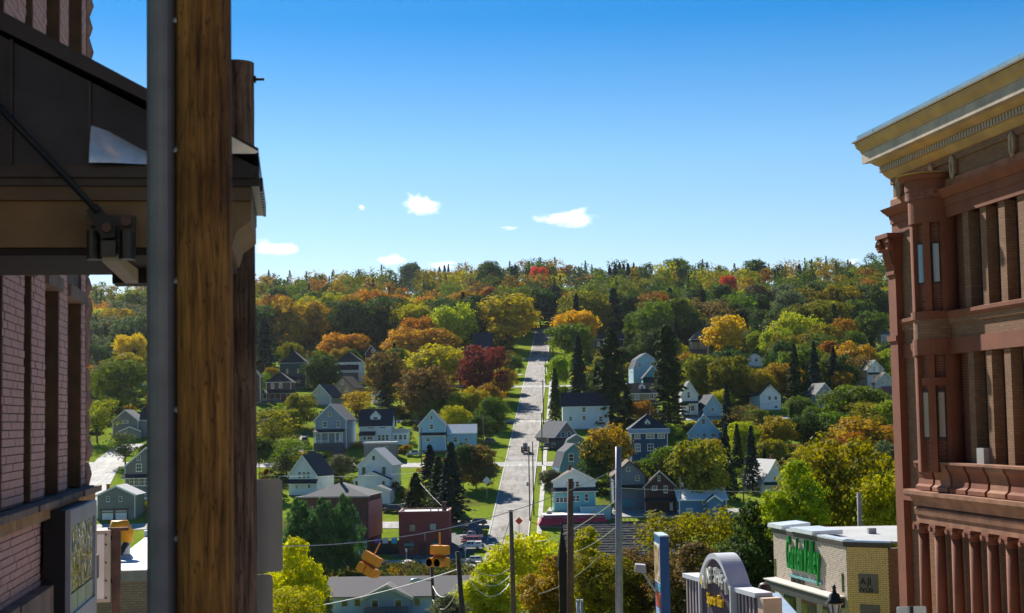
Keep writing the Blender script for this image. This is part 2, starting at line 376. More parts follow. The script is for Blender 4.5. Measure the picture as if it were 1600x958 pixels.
def crown_points(nl, n, wide=1.0, low=.18, seed=0, lobe=(.2, .38), shape='round', rag=1.0):
    """points and normals for a crown of unit height: lobes spread through an uneven envelope"""
    g = np.random.default_rng(seed); L = []
    while len(L) < nl:
        z = g.uniform(low + .08, .93); u = (z - low) / (1 - low)
        env = {'round': math.sqrt(max(0, 1 - (2 * u - 1) ** 2)) * .5 + .05, 'oval': math.sin(math.pi * min(1, u * .9 + .12)) * .44 + .03,
               'vase': (.25 + .75 * u) * math.sqrt(max(0.02, 1 - u ** 5)) * .5, 'column': (.24 * math.sqrt(max(.02, 1 - u ** 2)) + .03)}[shape] * wide
        a = g.uniform(0, 2 * math.pi); rr = env * math.sqrt(g.uniform(.15, 1)) * .8
        L.append((rr * math.cos(a), rr * math.sin(a), z, g.uniform(*lobe) * min(1, .45 + env) * (.75 if z > .8 else 1)))
    L = np.array(L); k = g.choice(len(L), n, p=L[:, 3] ** 2 / (L[:, 3] ** 2).sum())
    K = 11; sd = unit(g.normal(size=(nl * K, 3))).reshape(nl, K, 3); sd[:, :, 2] = np.where(sd[:, :, 2] < -.25, -sd[:, :, 2], sd[:, :, 2])
    si = g.integers(0, K, n); d = sd[k, si]; off = g.normal(0, 1, (n, 3)); ol = np.linalg.norm(off, axis=1, keepdims=True); off = off / ol * np.minimum(ol, 1.9) * .22 * rag ** .5
    p = L[k, :3] + (d * g.uniform(.85, 1.0, (nl, K))[k, si][:, None] + off * np.array([1, 1, .8])) * L[k, 3][:, None] * np.array([1, 1, .88])
    nr = unit(d * .6 + off * 2.4 + g.normal(0, .35, (n, 3)) + np.array([0, 0, .35]))
    lobevar = g.random((nl, K))
    return p, nr, lobevar[k, si], L
def limbs(mb, L, h, r0, wide, seed, nb=9, low=.18):
    g = random.Random(seed); top = Vector((g.uniform(-.02, .02) * h, g.uniform(-.02, .02) * h, h * .62))
    mid = Vector((g.uniform(-.015, .015) * h, 0, h * low))
    mb.tube([(0, 0, -.6), (0, 0, h * .04), mid, (mid + top) / 2, top], [r0 * 1.25, r0, r0 * .8, r0 * .5, r0 * .18], 7)
    for i in g.sample(range(len(L)), min(nb, len(L))):
        e = Vector(L[i][:3]) * h; s = mid.lerp(top, g.uniform(.0, .8)); m = s.lerp(e, .5) + Vector((0, 0, -.03 * h))
        mb.tube([s, m, e], [r0 * .36, r0 * .22, r0 * .06], 5, cap=False)
    return mb
PROTO = {}; SPR = []
def make_proto(key, h, wide, nl, n, leaf, shape, low, seed, lobe=(.2, .38), rag=1.0, nb=9):
    p, nr, lv, L = crown_points(nl, n, wide, low, seed, lobe, shape, rag)
    p *= h; sz = rng.uniform(.6, 1.3, n) * leaf
    var = np.clip(.25 + .3 * lv + rng.random(n) * .5, 0, 1)
    me = quadmesh('crown', leafquads(p, nr, sz), var, LEAF)
    tr = limbs(MB(), L, h, h * .017, wide, seed, nb, low).mesh('trunk', BARK)
    ext = np.percentile(np.abs(p[:, :2]), 97) * 2
    PROTO.setdefault(key, []).append((me, tr, h, ext))
def make_spruce(key, h, n, seed, droop=.25, ragged=.12, taper=.9, wide=.2):
    g = np.random.default_rng(seed); V = []; var = []
    z = .06; tiers = []
    while z < .985:
        tiers.append(z); z += .018 + .02 * (1 - z)
    per = n // len(tiers)
    C, N, S_ = [], [], []
    for z in tiers:
        rad = wide * (1 - z) ** taper * (1 + g.normal(0, ragged)) + .008
        nb = max(5, int(7 + 8 * (1 - z)))
        for a in g.uniform(0, 2 * math.pi, nb):
            rb = rad * g.uniform(.7, 1.12); q = max(2, int(per / nb)); s = np.sqrt(g.uniform(.06, 1, q))
            C.append(np.stack([np.cos(a + g.normal(0, .1, q)) * rb * s, np.sin(a + g.normal(0, .1, q)) * rb * s, z - droop * rb * s ** 1.5 + g.normal(0, .006, q)], 1))
            N.append(np.stack([np.cos(a) * .5 + g.normal(0, .35, q), np.sin(a) * .5 + g.normal(0, .35, q), .8 + g.normal(0, .3, q)], 1))
            var.append(np.clip(g.normal(.5, .12) + g.normal(0, .2, q), 0, 1))
    C = np.concatenate(C) * h; N = unit(np.concatenate(N)); var = np.concatenate(var)
    me = quadmesh('crown', leafquads(C, N, rng.uniform(.6, 1.25, len(C)) * h * .021, .6), var, NEEDLE)
    tr = MB().tube([(0, 0, -.6), (0, 0, h * .1), (0, 0, h * .97)], [h * .016, h * .013, h * .002], 6).mesh('trunk', BARK)
    SPR.append((C / h, N, var)); PROTO.setdefault(key, []).append((me, tr, h, 2 * wide * h * .95))
for i in range(4): make_proto('round', 14, 1.0, 34, 8500, .40, 'round', .12, 20 + i)
for i in range(3): make_proto('oval', 16, .85, 32, 8000, .40, 'oval', .14, 40 + i)
for i in range(2): make_proto('vase', 15, 1.05, 32, 7500, .40, 'vase', .2, 50 + i)
for i in range(2): make_proto('bare', 14, .95, 34, 2300, .26, 'vase', .16, 60 + i, lobe=(.15, .28), rag=1.6, nb=24)
for i in range(2): make_proto('dense', 12, 1.0, 60, 9500, .32, 'round', .03, 70 + i, lobe=(.22, .34), rag=.6)
for i in range(3): make_spruce('spruce', 18, 8500, 80 + i, ragged=.15)
for i in range(2): make_spruce('pine', 22, 8500, 90 + i, droop=.08, ragged=.30, taper=.6, wide=.2)
make_proto('bush', 3, 1.5, 20, 2600, .11, 'round', -.1, 95, lobe=(.22, .4)); make_proto('bush', 3, 1.5, 20, 2600, .11, 'round', -.1, 96, lobe=(.22, .4))
make_proto('near_round', 12, .95, 75, 15000, .19, 'round', .06, 100, lobe=(.10, .21), rag=1.3, nb=40)
make_proto('near_round', 12, .95, 70, 15000, .19, 'oval', .04, 101, lobe=(.10, .22), rag=1.3, nb=40)
make_proto('near_column', 12, .9, 70, 9000, .17, 'column', .02, 102, lobe=(.08, .15), rag=1.4, nb=24)
make_proto('near_column', 14, 1.1, 80, 14000, .24, 'oval', .02, 103, lobe=(.09, .18), rag=1.3, nb=24)
make_proto('near_bare', 11, .95, 80, 7000, .16, 'vase', .05, 104, lobe=(.10, .22), rag=1.8, nb=60)
PAL = {'green': (.095, .135, .016), 'dark green': (.045, .072, .016), 'olive': (.165, .15, .013), 'yellow-green': (.32, .29, .010), 'bright green': (.22, .26, .013),
       'golden': (.50, .31, .009), 'orange': (.37, .175, .012), 'rust': (.27, .12, .018), 'maroon': (.16, .04, .034), 'brown': (.13, .088, .03),
       'blue-green': (.026, .05, .038), 'russet-olive': (.28, .18, .012), 'pinkish brown': (.24, .13, .08), 'scarlet': (.5, .07, .03), 'grey-green': (.10, .115, .048), 'lime': (.42, .41, .008), 'deep green': (.055, .11, .036)}
NTREE = []
def tree(px, top, base, wpx, colour, kind, label=None, D=None, name=None, group=None, proto=None, jit=.12):
    """a tree standing where its foot meets the ground (or at depth D), sized from the photo"""
    if D: g = P(px, base, D); g = Vector((g.x, D, hz(g.x, D)))
    else: g = ground_at(px, base)
    zt = P(px, top, g.y).z; h = max(1.2, zt - g.z); wm = wpx * g.y / F
    return tree_at(g, h, wm, colour, kind, label, px, base, name, group, proto, jit)
def tree_at(g, h, wm, colour, kind, label=None, px=0, base=0, name=None, group=None, proto=None, jit=.12):
    ps = PROTO[kind]; me, tr, h0, w0 = ps[proto if proto is not None else random.randrange(len(ps))]
    nm = name or ('autumn_tree' if colour in ('orange', 'golden', 'maroon', 'scarlet', 'lime') else {'spruce': 'spruce_tree', 'pine': 'pine_tree', 'bush': 'bush'}.get(kind, 'broadleaf_tree'))  # strong autumn colours get a separate name; species not known
    root = thing(nm, label or '', 'bush' if kind == 'bush' else 'tree', g, random.uniform(0, 6.28), group)
    sx = max(.02, wm / w0); szc = max(.02, h / h0); lift = 0
    if kind not in ('spruce', 'pine', 'near_column') and szc > 1.25 * sx: lift = h - h0 * 1.25 * sx; szc = 1.25 * sx
    c = obj('crown', me, root, (0, 0, lift), 0, (sx, sx, szc)); k = 1 + random.uniform(-jit, jit)
    c.color = tuple(v * k * random.uniform(1 - jit, 1 + jit) for v in PAL[colour]) + (1,)
    obj('trunk', tr, root, None, 0, (sx, sx, szc if not lift else (lift + .5 * h0 * szc) / (.62 * h0)))
    NTREE.append(dict(o=root, label=label, colour=colour, kind=kind, px=px, base=base, p=g))
    return root
# ------------------------------------------------------------------ houses
RECTS = []      # (x0, x1, y0, y1, depth) in photo pixels, kept free of nearer trees
def winmesh(frame, pane, rails=1):
    key = ('win', frame.name, pane.name, rails)
    if key not in MATS:
        mb = MB(); t = .11
        mb.box(-.5, -.5 + t, -.05, .03, 0, 1); mb.box(.5 - t, .5, -.05, .03, 0, 1); mb.box(-.5 + t, .5 - t, -.05, .03, 1 - t * .8, 1); mb.box(-.56, .56, -.09, .03, -.07, .06)
        if rails: mb.box(-.5 + t, .5 - t, -.045, .02, .47, .53)
        if rails > 1: mb.box(-.03, .03, -.043, .018, .06, .47); mb.box(-.03, .03, -.043, .018, .53, .92)
        p = MB(); p.box(-.5 + t * .9, .5 - t * .9, -.012, .01, .05, 1 - t * .7)
        MATS[key] = (mb.mesh('window', frame), p.mesh('pane', pane))
    return MATS[key]
def window(root, x, z, w, h, frame=None, pane=None, y=-.02, rz=0, rails=1):
    a, b = winmesh(frame or WHITE, pane or DARKGL, rails)
    o = obj('window', a, root, (x, y, z), rz, (w, 1, h)); obj('pane', b, o); return o
def roof_gable(mb, x0, x1, y0, y1, ze, za, oh=.45, th=.2, xm=None):
    """ridge along y"""
    xm = (x0 + x1) / 2 if xm is None else xm; k = (za - ze) / max(.1, (x1 - x0) / 2)
    mb.slab((x0 - oh, y0 - oh, ze - k * oh + th), (xm, y0 - oh, za + th), (xm, y1 + oh, za + th), (x0 - oh, y1 + oh, ze - k * oh + th), th)
    mb.slab((xm, y0 - oh, za + th), (x1 + oh, y0 - oh, ze - k * oh + th), (x1 + oh, y1 + oh, ze - k * oh + th), (xm, y1 + oh, za + th), th)
def rake(mb, x0, x1, y0, ze, za, oh=.45, th=.2, d=.28, xm=None):
    xm = (x0 + x1) / 2 if xm is None else xm; k = (za - ze) / max(.1, (x1 - x0) / 2); y = y0 - oh
    for a, c in (((x0 - oh, ze - k * oh), (xm, za)), ((xm, za), (x1 + oh, ze - k * oh))):
        mb.hexa([(a[0], y - .07, a[1] - d), (c[0], y - .07, c[1] - d), (c[0], y - .003, c[1] - d), (a[0], y - .003, a[1] - d)],
                [(a[0], y - .07, a[1] + th * .9), (c[0], y - .07, c[1] + th * .9), (c[0], y - .003, c[1] + th * .9), (a[0], y - .003, a[1] + th * .9)])
def body(root, s, x0, x1, ya, ye, yb, kind, wall, roof, depth=None, y0=0, trim=None, wname='wall', low=1.2, oh=.45, knee=None):
    """walls and roof of one block. s = (centre px, base py, metres per px). Returns local measures."""
    pc, pb, k = s
    X0, X1 = (x0 - pc) * k, (x1 - pc) * k; ZE, ZA, ZB = (pb - ye) * k, (pb - ya) * k, (pb - yb) * k - low
    dp = depth or (X1 - X0) * 1.25; y1 = y0 + dp; xm = (X0 + X1) / 2; ym = (y0 + y1) / 2
    mb = MB(); rf = MB(); tr = MB()
    if kind == 'gable':
        mb.prism([(X0, y0, ZB), (X1, y0, ZB), (X1, y0, ZE), (xm, y0, ZA), (X0, y0, ZE)], (0, dp, 0))
        roof_gable(rf, X0, X1, y0, y1, ZE, ZA, oh); rake(tr, X0, X1, y0, ZE, ZA, oh)
    elif kind == 'side':
        mb.prism([(X0, y0, ZB), (X0, y1, ZB), (X0, y1, ZE), (X0, ym, ZA), (X0, y0, ZE)], (X1 - X0, 0, 0))
        q = (ZA - ZE) / (dp / 2); th = .2
        rf.slab((X0 - oh, y0 - oh, ZE - q * oh + th), (X1 + oh, y0 - oh, ZE - q * oh + th), (X1 + oh, ym, ZA + th), (X0 - oh, ym, ZA + th), th)
        rf.slab((X0 - oh, ym, ZA + th), (X1 + oh, ym, ZA + th), (X1 + oh, y1 + oh, ZE - q * oh + th), (X0 - oh, y1 + oh, ZE - q * oh + th), th)
        tr.box(X0 - oh, X1 + oh, y0 - oh - .06, y0 - oh - .003, ZE - q * oh - .12, ZE - q * oh + th * .9)
    elif kind == 'hip':
        mb.box(X0, X1, y0, y1, ZB, ZE)
        a = [(X0 - oh, y0 - oh, ZE), (X1 + oh, y0 - oh, ZE), (X1 + oh, y1 + oh, ZE), (X0 - oh, y1 + oh, ZE)]
        rg = max(.1, abs(dp - (X1 - X0)) / 2 + .4)
        t = [(xm, ym - rg, ZA), (xm, ym + rg, ZA)] if dp >= X1 - X0 else [(xm - rg, ym, ZA), (xm + rg, ym, ZA)]
        fs = [(3, 2, 1, 0), (0, 1, 4), (1, 2, 5, 4), (2, 3, 5), (3, 0, 4, 5)] if dp >= X1 - X0 else [(3, 2, 1, 0), (0, 1, 5, 4), (1, 2, 5), (2, 3, 4, 5), (3, 0, 4)]
        rf.add(a + t, fs); tr.box(X0 - oh + .02, X1 + oh - .02, y0 - oh + .02, y1 + oh - .02, ZE - .22, ZE - .004)
    elif kind == 'gambrel':
        kx, kz = knee or (.30, .62)
        ax = (X1 - X0) * kx * .5; az = ZE + (ZA - ZE) * kz
        pr = [(X0, ZE), (X0 + ax, az), (xm, ZA), (X1 - ax, az), (X1, ZE)]
        mb.prism([(X0, y0, ZB), (X1, y0, ZB)] + [(p[0], y0, p[1]) for p in pr[::-1]], (0, dp, 0))
        for p, q in zip(pr, pr[1:]):
            rf.slab((p[0], y0 - oh, p[1] + .16), (q[0], y0 - oh, q[1] + .16), (q[0], y1 + oh, q[1] + .16), (p[0], y1 + oh, p[1] + .16), .14)
            tr.hexa([(p[0], y0 - oh - .07, p[1] - .12), (q[0], y0 - oh - .07, q[1] - .12), (q[0], y0 - oh - .003, q[1] - .12), (p[0], y0 - oh - .003, p[1] - .12)],
                    [(p[0], y0 - oh - .07, p[1] + .18), (q[0], y0 - oh - .07, q[1] + .18), (q[0], y0 - oh - .003, q[1] + .18), (p[0], y0 - oh - .003, p[1] + .18)])
    elif kind == 'flat':
        mb.box(X0, X1, y0, y1, ZB, ZE); rf.box(X0 - .2, X1 + .2, y0 - .2, y1 + .2, ZE + .003, max(ZA, ZE + .2))
    elif kind == 'shed':     # falls towards the viewer
        mb.prism([(X0, y0, ZB), (X0, y1, ZB), (X0, y1, ZA), (X0, y0, ZE)], (X1 - X0, 0, 0))
        rf.slab((X0 - .2, y0 - .4, ZE + .1), (X1 + .2, y0 - .4, ZE + .1), (X1 + .2, y1, ZA + .18), (X0 - .2, y1, ZA + .18), .16)
    mb.build(wname, wall, root); ro = rf.build('roof', roof, root)
    if tr.v: tr.build('trim', trim or WHITE, root)
    if wname == 'wall' and kind != 'flat':
        MB().box(X0 - .05, X1 + .05, y0 - .05, y0 - .004, ZB, ZB + low + .45).build('foundation', mat('foundation_stone', (.20, .19, .18), .9, var=.25, scale=1.5), root)
        zt_ = ZE - .25
        for xx_ in (X0 + .09, X1 - .09): MB().box(xx_ - .11, xx_ + .11, y0 - .03, y0 - .003, ZB + low + .46, zt_).build('corner_board', trim or WHITE, root)
    return ro, (X0, X1, ZB, ZE, ZA, y0, y1)
def chimney(ro, x, y, z0, z1, w=.7, m=None):
    mb = MB(); mb.box(x - w / 2, x + w / 2, y - w / 2, y + w / 2, z0, z1); mb.box(x - w / 2 - .08, x + w / 2 + .08, y - w / 2 - .08, y + w / 2 + .08, z1 + .002, z1 + .18)
    return mb.build('chimney', m or mat('chimney_brick', (.2, .085, .06), .9, var=.2), ro)
def house(name, label, x0, x1, ya, ye, yb, kind, wall, roof, wins=(), D=None, rot=0, depth=None, trim=None, cat='house', low=1.2, frame=None, pane=None,
          porch=None, chim=None, dormer=None, wings=(), door=None, knee=None, oh=.45, rails=1, upper=None, group='houses on the hillside'):
    pc = (x0 + x1) / 2
    g = ground_at(pc, yb) if D is None else P(pc, yb, D)
    k = g.y / F; s = (pc, yb, k)
    root = thing(name, label, cat, g, R(rot), group)
    ro, (X0, X1, ZB, ZE, ZA, y0, y1) = body(root, s, x0, x1, ya, ye, yb, kind, wall, roof, depth, trim=trim, low=low, oh=oh, knee=knee)
    RECTS.append((x0 - 2, x1 + 2, ya - 2, yb, g.y))
    for wn in wins:
        px, py, pw, ph = wn[:4]; window(root, (px - pc) * k, (yb - py - ph / 2) * k, pw * k, ph * k, wn[5] if len(wn) > 5 and wn[5] else frame, wn[4] if len(wn) > 4 and wn[4] else pane, rails=rails)
    if door:
        px, py0, py1, pw, dm = door; dx = (px - pc) * k
        d = MB().box(dx - pw * k / 2, dx + pw * k / 2, -.06, .02, (yb - py1) * k, (yb - py0) * k).build('door', dm, root)
        MB().tube([(dx + pw * k * .32, -.12, (yb - (py0 + py1) / 2) * k), (dx + pw * k * .32, -.05, (yb - (py0 + py1) / 2) * k)], .05, 6).build('handle', STEEL, d)
    if porch:
        a, b2, yt, yv, ybs, rm, npost, dpth, pm = porch
        A, B, ZT, ZV, ZS = (a - pc) * k, (b2 - pc) * k, (yb - yt) * k, (yb - yv) * k, (yb - ybs) * k
        MB().slab((A - .3, -dpth - .3, ZV), (B + .3, -dpth - .3, ZV), (B + .3, .0, ZT), (A - .3, .0, ZT), .16).build('porch_roof', rm, root)
        MB().box(A - .15, B + .15, -dpth - .12, -dpth + .1, ZV - .42, ZV - .17).build('beam', pm, root)
        if npost: MB().box(A, B, -dpth - .1, -.003, ZB, ZS).build('porch_floor', mat('porch_base', (.10, .10, .11), .9), root)
        for i in range(npost):
            xx = A + .1 + (B - A - .2) * i / max(1, npost - 1)
            MB().box(xx - .12, xx + .12, -dpth, -dpth + .2, ZS + .002, ZV - .17).build('post', pm, root)
        for i in range(npost - 1):
            if npost > 3 and i == npost // 2: continue
            xa = A + .1 + (B - A - .2) * i / (npost - 1) + .12; xb = A + .1 + (B - A - .2) * (i + 1) / (npost - 1) - .12
            m_ = MB().box(xa, xb, -dpth + .06, -dpth + .12, ZS + .78, ZS + .86)
            q = xa + .15
            while q < xb - .05: m_.box(q - .03, q + .03, -dpth + .065, -dpth + .115, ZS + .05, ZS + .78); q += .3
            m_.build('railing', pm, root)
    if upper:
        ysp, um = upper; zs_ = (yb - ysp) * k; xm_ = (X0 + X1) / 2
        MB().prism([(X0 + .02, -.012, zs_), (X1 - .02, -.012, zs_), (X1 - .02, -.012, ZE - .02), (xm_, -.012, ZA - .04), (X0 + .02, -.012, ZE - .02)], (0, .011, 0)).build('gable_face', um, root)
    if chim:
        px, py = chim; chimney(ro, (px - pc) * k, (y0 + y1) / 2, ZE, (yb - py) * k)
    if dormer:
        a, b2, yt, yv, ybs, dw, dr, yy = dormer     # px box of the dormer face, yy = how far behind the wall face
        A, B, ZT, ZV, ZS = (a - pc) * k, (b2 - pc) * k, (yb - yt) * k, (yb - yv) * k, (yb - ybs) * k
        m_ = MB(); m_.prism([(A, yy, ZS), (B, yy, ZS), (B, yy, ZV), ((A + B) / 2, yy, ZT), (A, yy, ZV)], (0, 3.2, 0)); dm = m_.build('dormer', dw, root)
        m_ = MB(); roof_gable(m_, A, B, yy, yy + 3.2, ZV, ZT, .25, .12); m_.build('dormer_roof', dr, dm)
        a_, b_ = winmesh(frame or WHITE, pane or DARKGL, 1)
        obj('dormer_window', a_, dm, ((A + B) / 2, yy - .02, ZS + (ZV - ZS) * .15), 0, ((B - A) * .5, 1, (ZV - ZS) * .8)); obj('dormer_pane', b_, dm, ((A + B) / 2, yy - .02, ZS + (ZV - ZS) * .15), 0, ((B - A) * .5, 1, (ZV - ZS) * .8))
    for wg in wings:
        wx0, wx1, wya, wye, wyb, wk, ww, wr, wd, wy0 = wg[:10]
        body(root, s, wx0, wx1, wya, wye, wyb, wk, ww, wr, wd, wy0, trim=trim, low=low, wname='wing_wall', oh=.25)
        RECTS.append((wx0, wx1, wya, wyb, g.y + wy0))
        for px, py, pw, ph in (wg[10] if len(wg) > 10 else ()): window(root, (px - pc) * k, (yb - py - ph / 2) * k, pw * k, ph * k, frame, pane, y=wy0 - .02)
    return root
SW = lambda n, c: siding('siding_' + n, c)
RF = lambda n, c: shingle('shingles_' + n, c)
wh, wb = SW('white', (.80, .81, .80)), SW('bluewhite', (.66, .73, .77))
navyr, blackr, greyr, brownr, palr = RF('navy', (.028, .036, .055)), RF('black', (.028, .028, .032)), RF('grey', (.13, .13, .135)), RF('brown', (.12, .075, .055)), RF('pale', (.46, .46, .46))
blu, lblu, dteal, grn, tanw = SW('greyblue', (.22, .30, .38)), SW('lightblue', (.30, .52, .66)), SW('teal', (.025, .06, .07)), SW('greengrey', (.20, .26, .22)), SW('tan', (.42, .30, .17))
brk = brickmat('house_brick', (.16, .055, .045), (.12, .045, .04), (.2, .17, .15)); drk = brickmat('dark_brick', (.13, .045, .045), (.10, .035, .04), (.12, .09, .08))
taup, mar, nvy = SW('taupe', (.25, .21, .19)), SW('maroon', (.07, .03, .035)), SW('navy', (.03, .085, .15))
DKT = mat('dark_trim', (.04, .045, .05), .6)

house('house', 'dark teal two-storey house with steep hip roof, below the orange wood', 437, 478, 548, 567, 606, 'hip', dteal, blackr, [(449, 580, 5, 9), (466, 580, 5, 9), (450, 596, 6, 9), (466, 596, 6, 8)], trim=mat('pale_trim', (.5, .5, .5)), frame=DKT, chim=None, porch=(438, 477, 588, 592, 606, blackr, 4, 2.0, dteal))
house('house', 'small red brick house with black hip roof and enclosed front porch', 416, 455, 581, 597, 628, 'hip', brk, blackr, [(426, 603, 5, 7), (438.5, 602.5, 5, 7)], porch=(412, 459, 609, 614, 626, blackr, 6, 2.4, mat('porch_grey', (.32, .32, .33))))
house('house', 'brick house end beside the old pole, left of the brick house', 392, 407, 578, 588, 630, 'gable', brk, blackr, [(397, 596, 5, 8), (397, 616, 5, 8)])
house('house', 'white-trimmed house with black pyramid roof and shaded upper porch', 524, 565, 549, 566, 598, 'hip', wb, blackr, [(528, 590, 5, 6), (541, 590, 4, 7), (557, 589, 6, 6), (530, 572, 6, 6), (546, 572, 7, 6)], porch=(523, 560, 570, 578, 583, blackr, 3, 1.6, WHITE), oh=.7)
house('house', 'small tan gabled house with brown roof among bushes', 518, 554, 588, 606, 621, 'gable', tanw, brownr, [(535, 597, 5, 7), (528, 612, 5, 9), (543, 609, 5, 5)], rot=-14, trim=mat('brown_trim', (.12, .06, .04)), chim=None)
house('house', 'pale grey gabled house end left of the tan house', 482, 519, 601, 620, 634, 'gable', SW('palegrey', (.40, .43, .45)), navyr, [(499, 612, 5, 5)], rot=-20, depth=11)
house('house', 'slate-blue gabled house with white front porch above the parked cars', 492, 542, 632, 656, 702, 'gable', blu, greyr, [(515.5, 647, 4, 7), (508, 663, 7, 9), (529, 663, 5, 10)], rot=-8, porch=(493, 539, 671, 675, 692, navyr, 5, 2.6, WHITE), door=(532, 678, 690, 4, WHITE), chim=None, depth=13)
house('house', 'white house with navy side-gable roof and wide dormer', 562, 612, 640, 665, 695, 'side', wb, navyr, [(580, 668, 13, 3), (598, 668, 13, 3), (570, 684, 4, 6), (576, 684, 4, 6), (580, 684, 4, 6), (593, 684, 5, 9), (599, 684, 5, 9), (605, 684, 5, 9)], rot=-3, depth=9.5,
      porch=(563, 586, 674, 680, 693, blackr, 3, 1.6, WHITE), dormer=(578, 594, 643, 651, 660.5, wb, palr, 1.6), wings=[(613, 637, 671, 677, 695, 'flat', wb, palr, 6, .3, [(618, 684, 6, 8), (626, 684, 6, 8), (633, 684, 5, 8)])], chim=(582, 637))
house('house', 'low grey flat-roofed house with pale fascia below the navy-roofed house', 569, 619, 691, 694, 719, 'flat', SW('warmgrey', (.22, .21, .21)), mat('pale_fascia', (.55, .52, .48)), [(592, 702, 4, 7), (603.5, 703, 5, 10)], depth=8)
house('house', 'tall white gabled house with lower gabled front wing, left of the lawn', 560, 613, 702, 727, 772, 'gable', wh, palr, [(584.5, 716, 4, 6), (568.5, 736, 5, 11), (600.5, 736, 5, 11)], rot=-8, depth=12, trim=WHITE, frame=DKT,
      wings=[(557, 613, 737, 749, 772, 'gable', wh, navyr, 3.5, -3.5, [(561.5, 755, 4, 8), (604, 755, 4, 7)])])
house('garage', 'small white gabled garage in front of the tall white house', 571, 609, 760, 767, 790, 'gable', wh, greyr, [], rot=-6, depth=7, door=(589, 772, 790, 14, WHITE), cat='garage', group=None)
house('house', 'pale blue-white gabled house with navy skirt roof over its lower storey', 450, 497, 712, 742, 776, 'gable', wb, navyr, [(468, 740, 6, 4), (475.5, 740, 6, 4), (483, 740, 6, 4), (468, 746, 6, 3), (475.5, 746, 6, 3), (483, 746, 6, 3), (463, 761, 5, 6, LITEGL), (484, 760, 5, 6)], rot=-16, depth=12,
      porch=(450, 497, 749, 755, 756, navyr, 0, .7, WHITE), chim=None)
house('house', 'sky-blue gabled house with white-roofed wing beside the hill road', 655, 697, 641, 664, 706, 'gable', lblu, navyr, [(675, 653, 4, 7), (675, 667, 6, 8), (669, 687, 8, 5)], depth=12, trim=WHITE, wings=[(700, 744, 665, 678, 698, 'side', lblu, mat('white_metal_roof', (.75, .75, .74), .4), 8, 3, [(711, 688, 7, 8), (728, 688, 7, 4)])],
      porch=(658, 696, 676, 680, 681, navyr, 0, .5, WHITE))
house('house', 'dark barn-red house end with round window behind the orange trees', 571, 590, 540, 552, 570, 'gable', SW('barnred', (.09, .03, .035)), greyr, [(583, 548, 5, 5)], D=790)
house('house', 'dark-roofed house hidden by trees left of the hill road top', 741, 769, 520, 545, 560, 'side', dteal, navyr, [(748, 550, 4, 6), (760, 550, 4, 6)], rot=0, depth=14)
house('shed', 'tiny white gable peeping from the maroon tree', 729, 743, 588, 596, 604, 'gable', wb, greyr, [(736, 597, 3, 4)], cat='shed', group=None)
house('house', 'white house end between dark spruces left of the blue roofline', 583, 600, 598, 612, 632, 'gable', wb, greyr, [(588, 622, 4, 6)], rot=14)
# right of the hill road
house('house', 'long white house half hidden behind tall spruces by the road', 880, 952, 614, 634, 672, 'side', wb, navyr, [(892, 654, 5, 7), (913, 640, 6, 8), (913, 653, 6, 7), (939, 655, 6, 8)], depth=9)
house('house', 'taupe gabled house with navy roof and two white windows by the road', 866, 905, 659, 682, 697, 'gable', taup, navyr, [(879.5, 679, 7, 8), (890, 679, 7, 8)], rot=22, depth=16, chim=None)
house('garage', 'dark flat-roofed garage between the gabled houses and the road', 858, 895, 684, 688, 702, 'flat', mat('dark_slate', (.06, .065, .08)), navyr, [(865, 694, 5, 4)], depth=8, cat='garage', group=None)
house('house', 'green-grey gambrel house behind the blue gambrel house', 882, 921, 680, 701, 735, 'gambrel', grn, navyr, [(901, 688, 4, 6), (913, 700, 6, 10), (891, 701, 6, 8)], depth=12)
house('house', 'blue gambrel-roofed house with pale blue ground floor by the road', 874, 921, 694, 731, 748, 'gambrel', SW('midblue', (.13, .30, .42)), navyr, [(893, 715, 8, 12), (911, 715, 8, 12), (887, 742, 4, 8), (915, 741, 6, 7)], depth=11, rot=9, knee=(.34, .66), low=4.0,
      wings=[(875.5, 919.5, 732.5, 733, 752, 'flat', lblu, lblu, 9, .4)])
house('house', 'light blue gambrel house high among the pines', 990, 1030, 552, 576, 604, 'gambrel', SW('iceblue', (.42, .60, .68)), navyr, [(1000, 570, 5, 8), (1020, 568, 6, 6)], depth=12, rot=6, low=3)
house('house', 'teal gabled house below the light blue gambrel house', 1006, 1036, 572, 589, 612, 'gable', SW('tealblue', (.10, .34, .42)), navyr, [(1028, 604, 5, 7)], depth=12, porch=(1006, 1036, 589, 598, 600, navyr, 0, 1.2, WHITE))
house('house', 'tan house with black gambrel roof, white dormer and front porch', 984, 1027, 599, 614, 646, 'side', SW('khaki', (.30, .28, .17)), blackr, [(996, 620, 7, 9, LITEGL), (1019, 619, 6, 9)], depth=10, dormer=(1000, 1010, 600, 603, 611, wh, blackr, 1.8), porch=(992, 1027, 626, 631, 642, blackr, 4, 2.2, WHITE), rails=2)
house('house', 'navy hip-roofed house with pale pent roof and white-trimmed windows', 987, 1044, 647, 670, 722, 'hip', nvy, RF('ink', (.02, .035, .055)), [(997, 681, 9, 9, LITEGL), (1017, 681, 13, 9, LITEGL), (1034, 681, 11, 9, LITEGL), (997, 699, 9, 12, LITEGL), (1017, 699, 10, 11)], depth=13,
      porch=(984, 1046, 669.5, 676, 677, palr, 0, 1.3, WHITE), dormer=(1010, 1018, 656, 660, 667, wb, blackr, 1.2), low=3, rails=2, chim=(1022, 641))
house('house', 'white house partly hidden by the tall pine', 1066, 1091, 596, 616, 652, 'gable', wh, greyr, [(1077, 617, 5, 10), (1081, 638, 11, 8)], depth=11, porch=(1067, 1090, 627, 630, 648, navyr, 3, 1.8, WHITE))
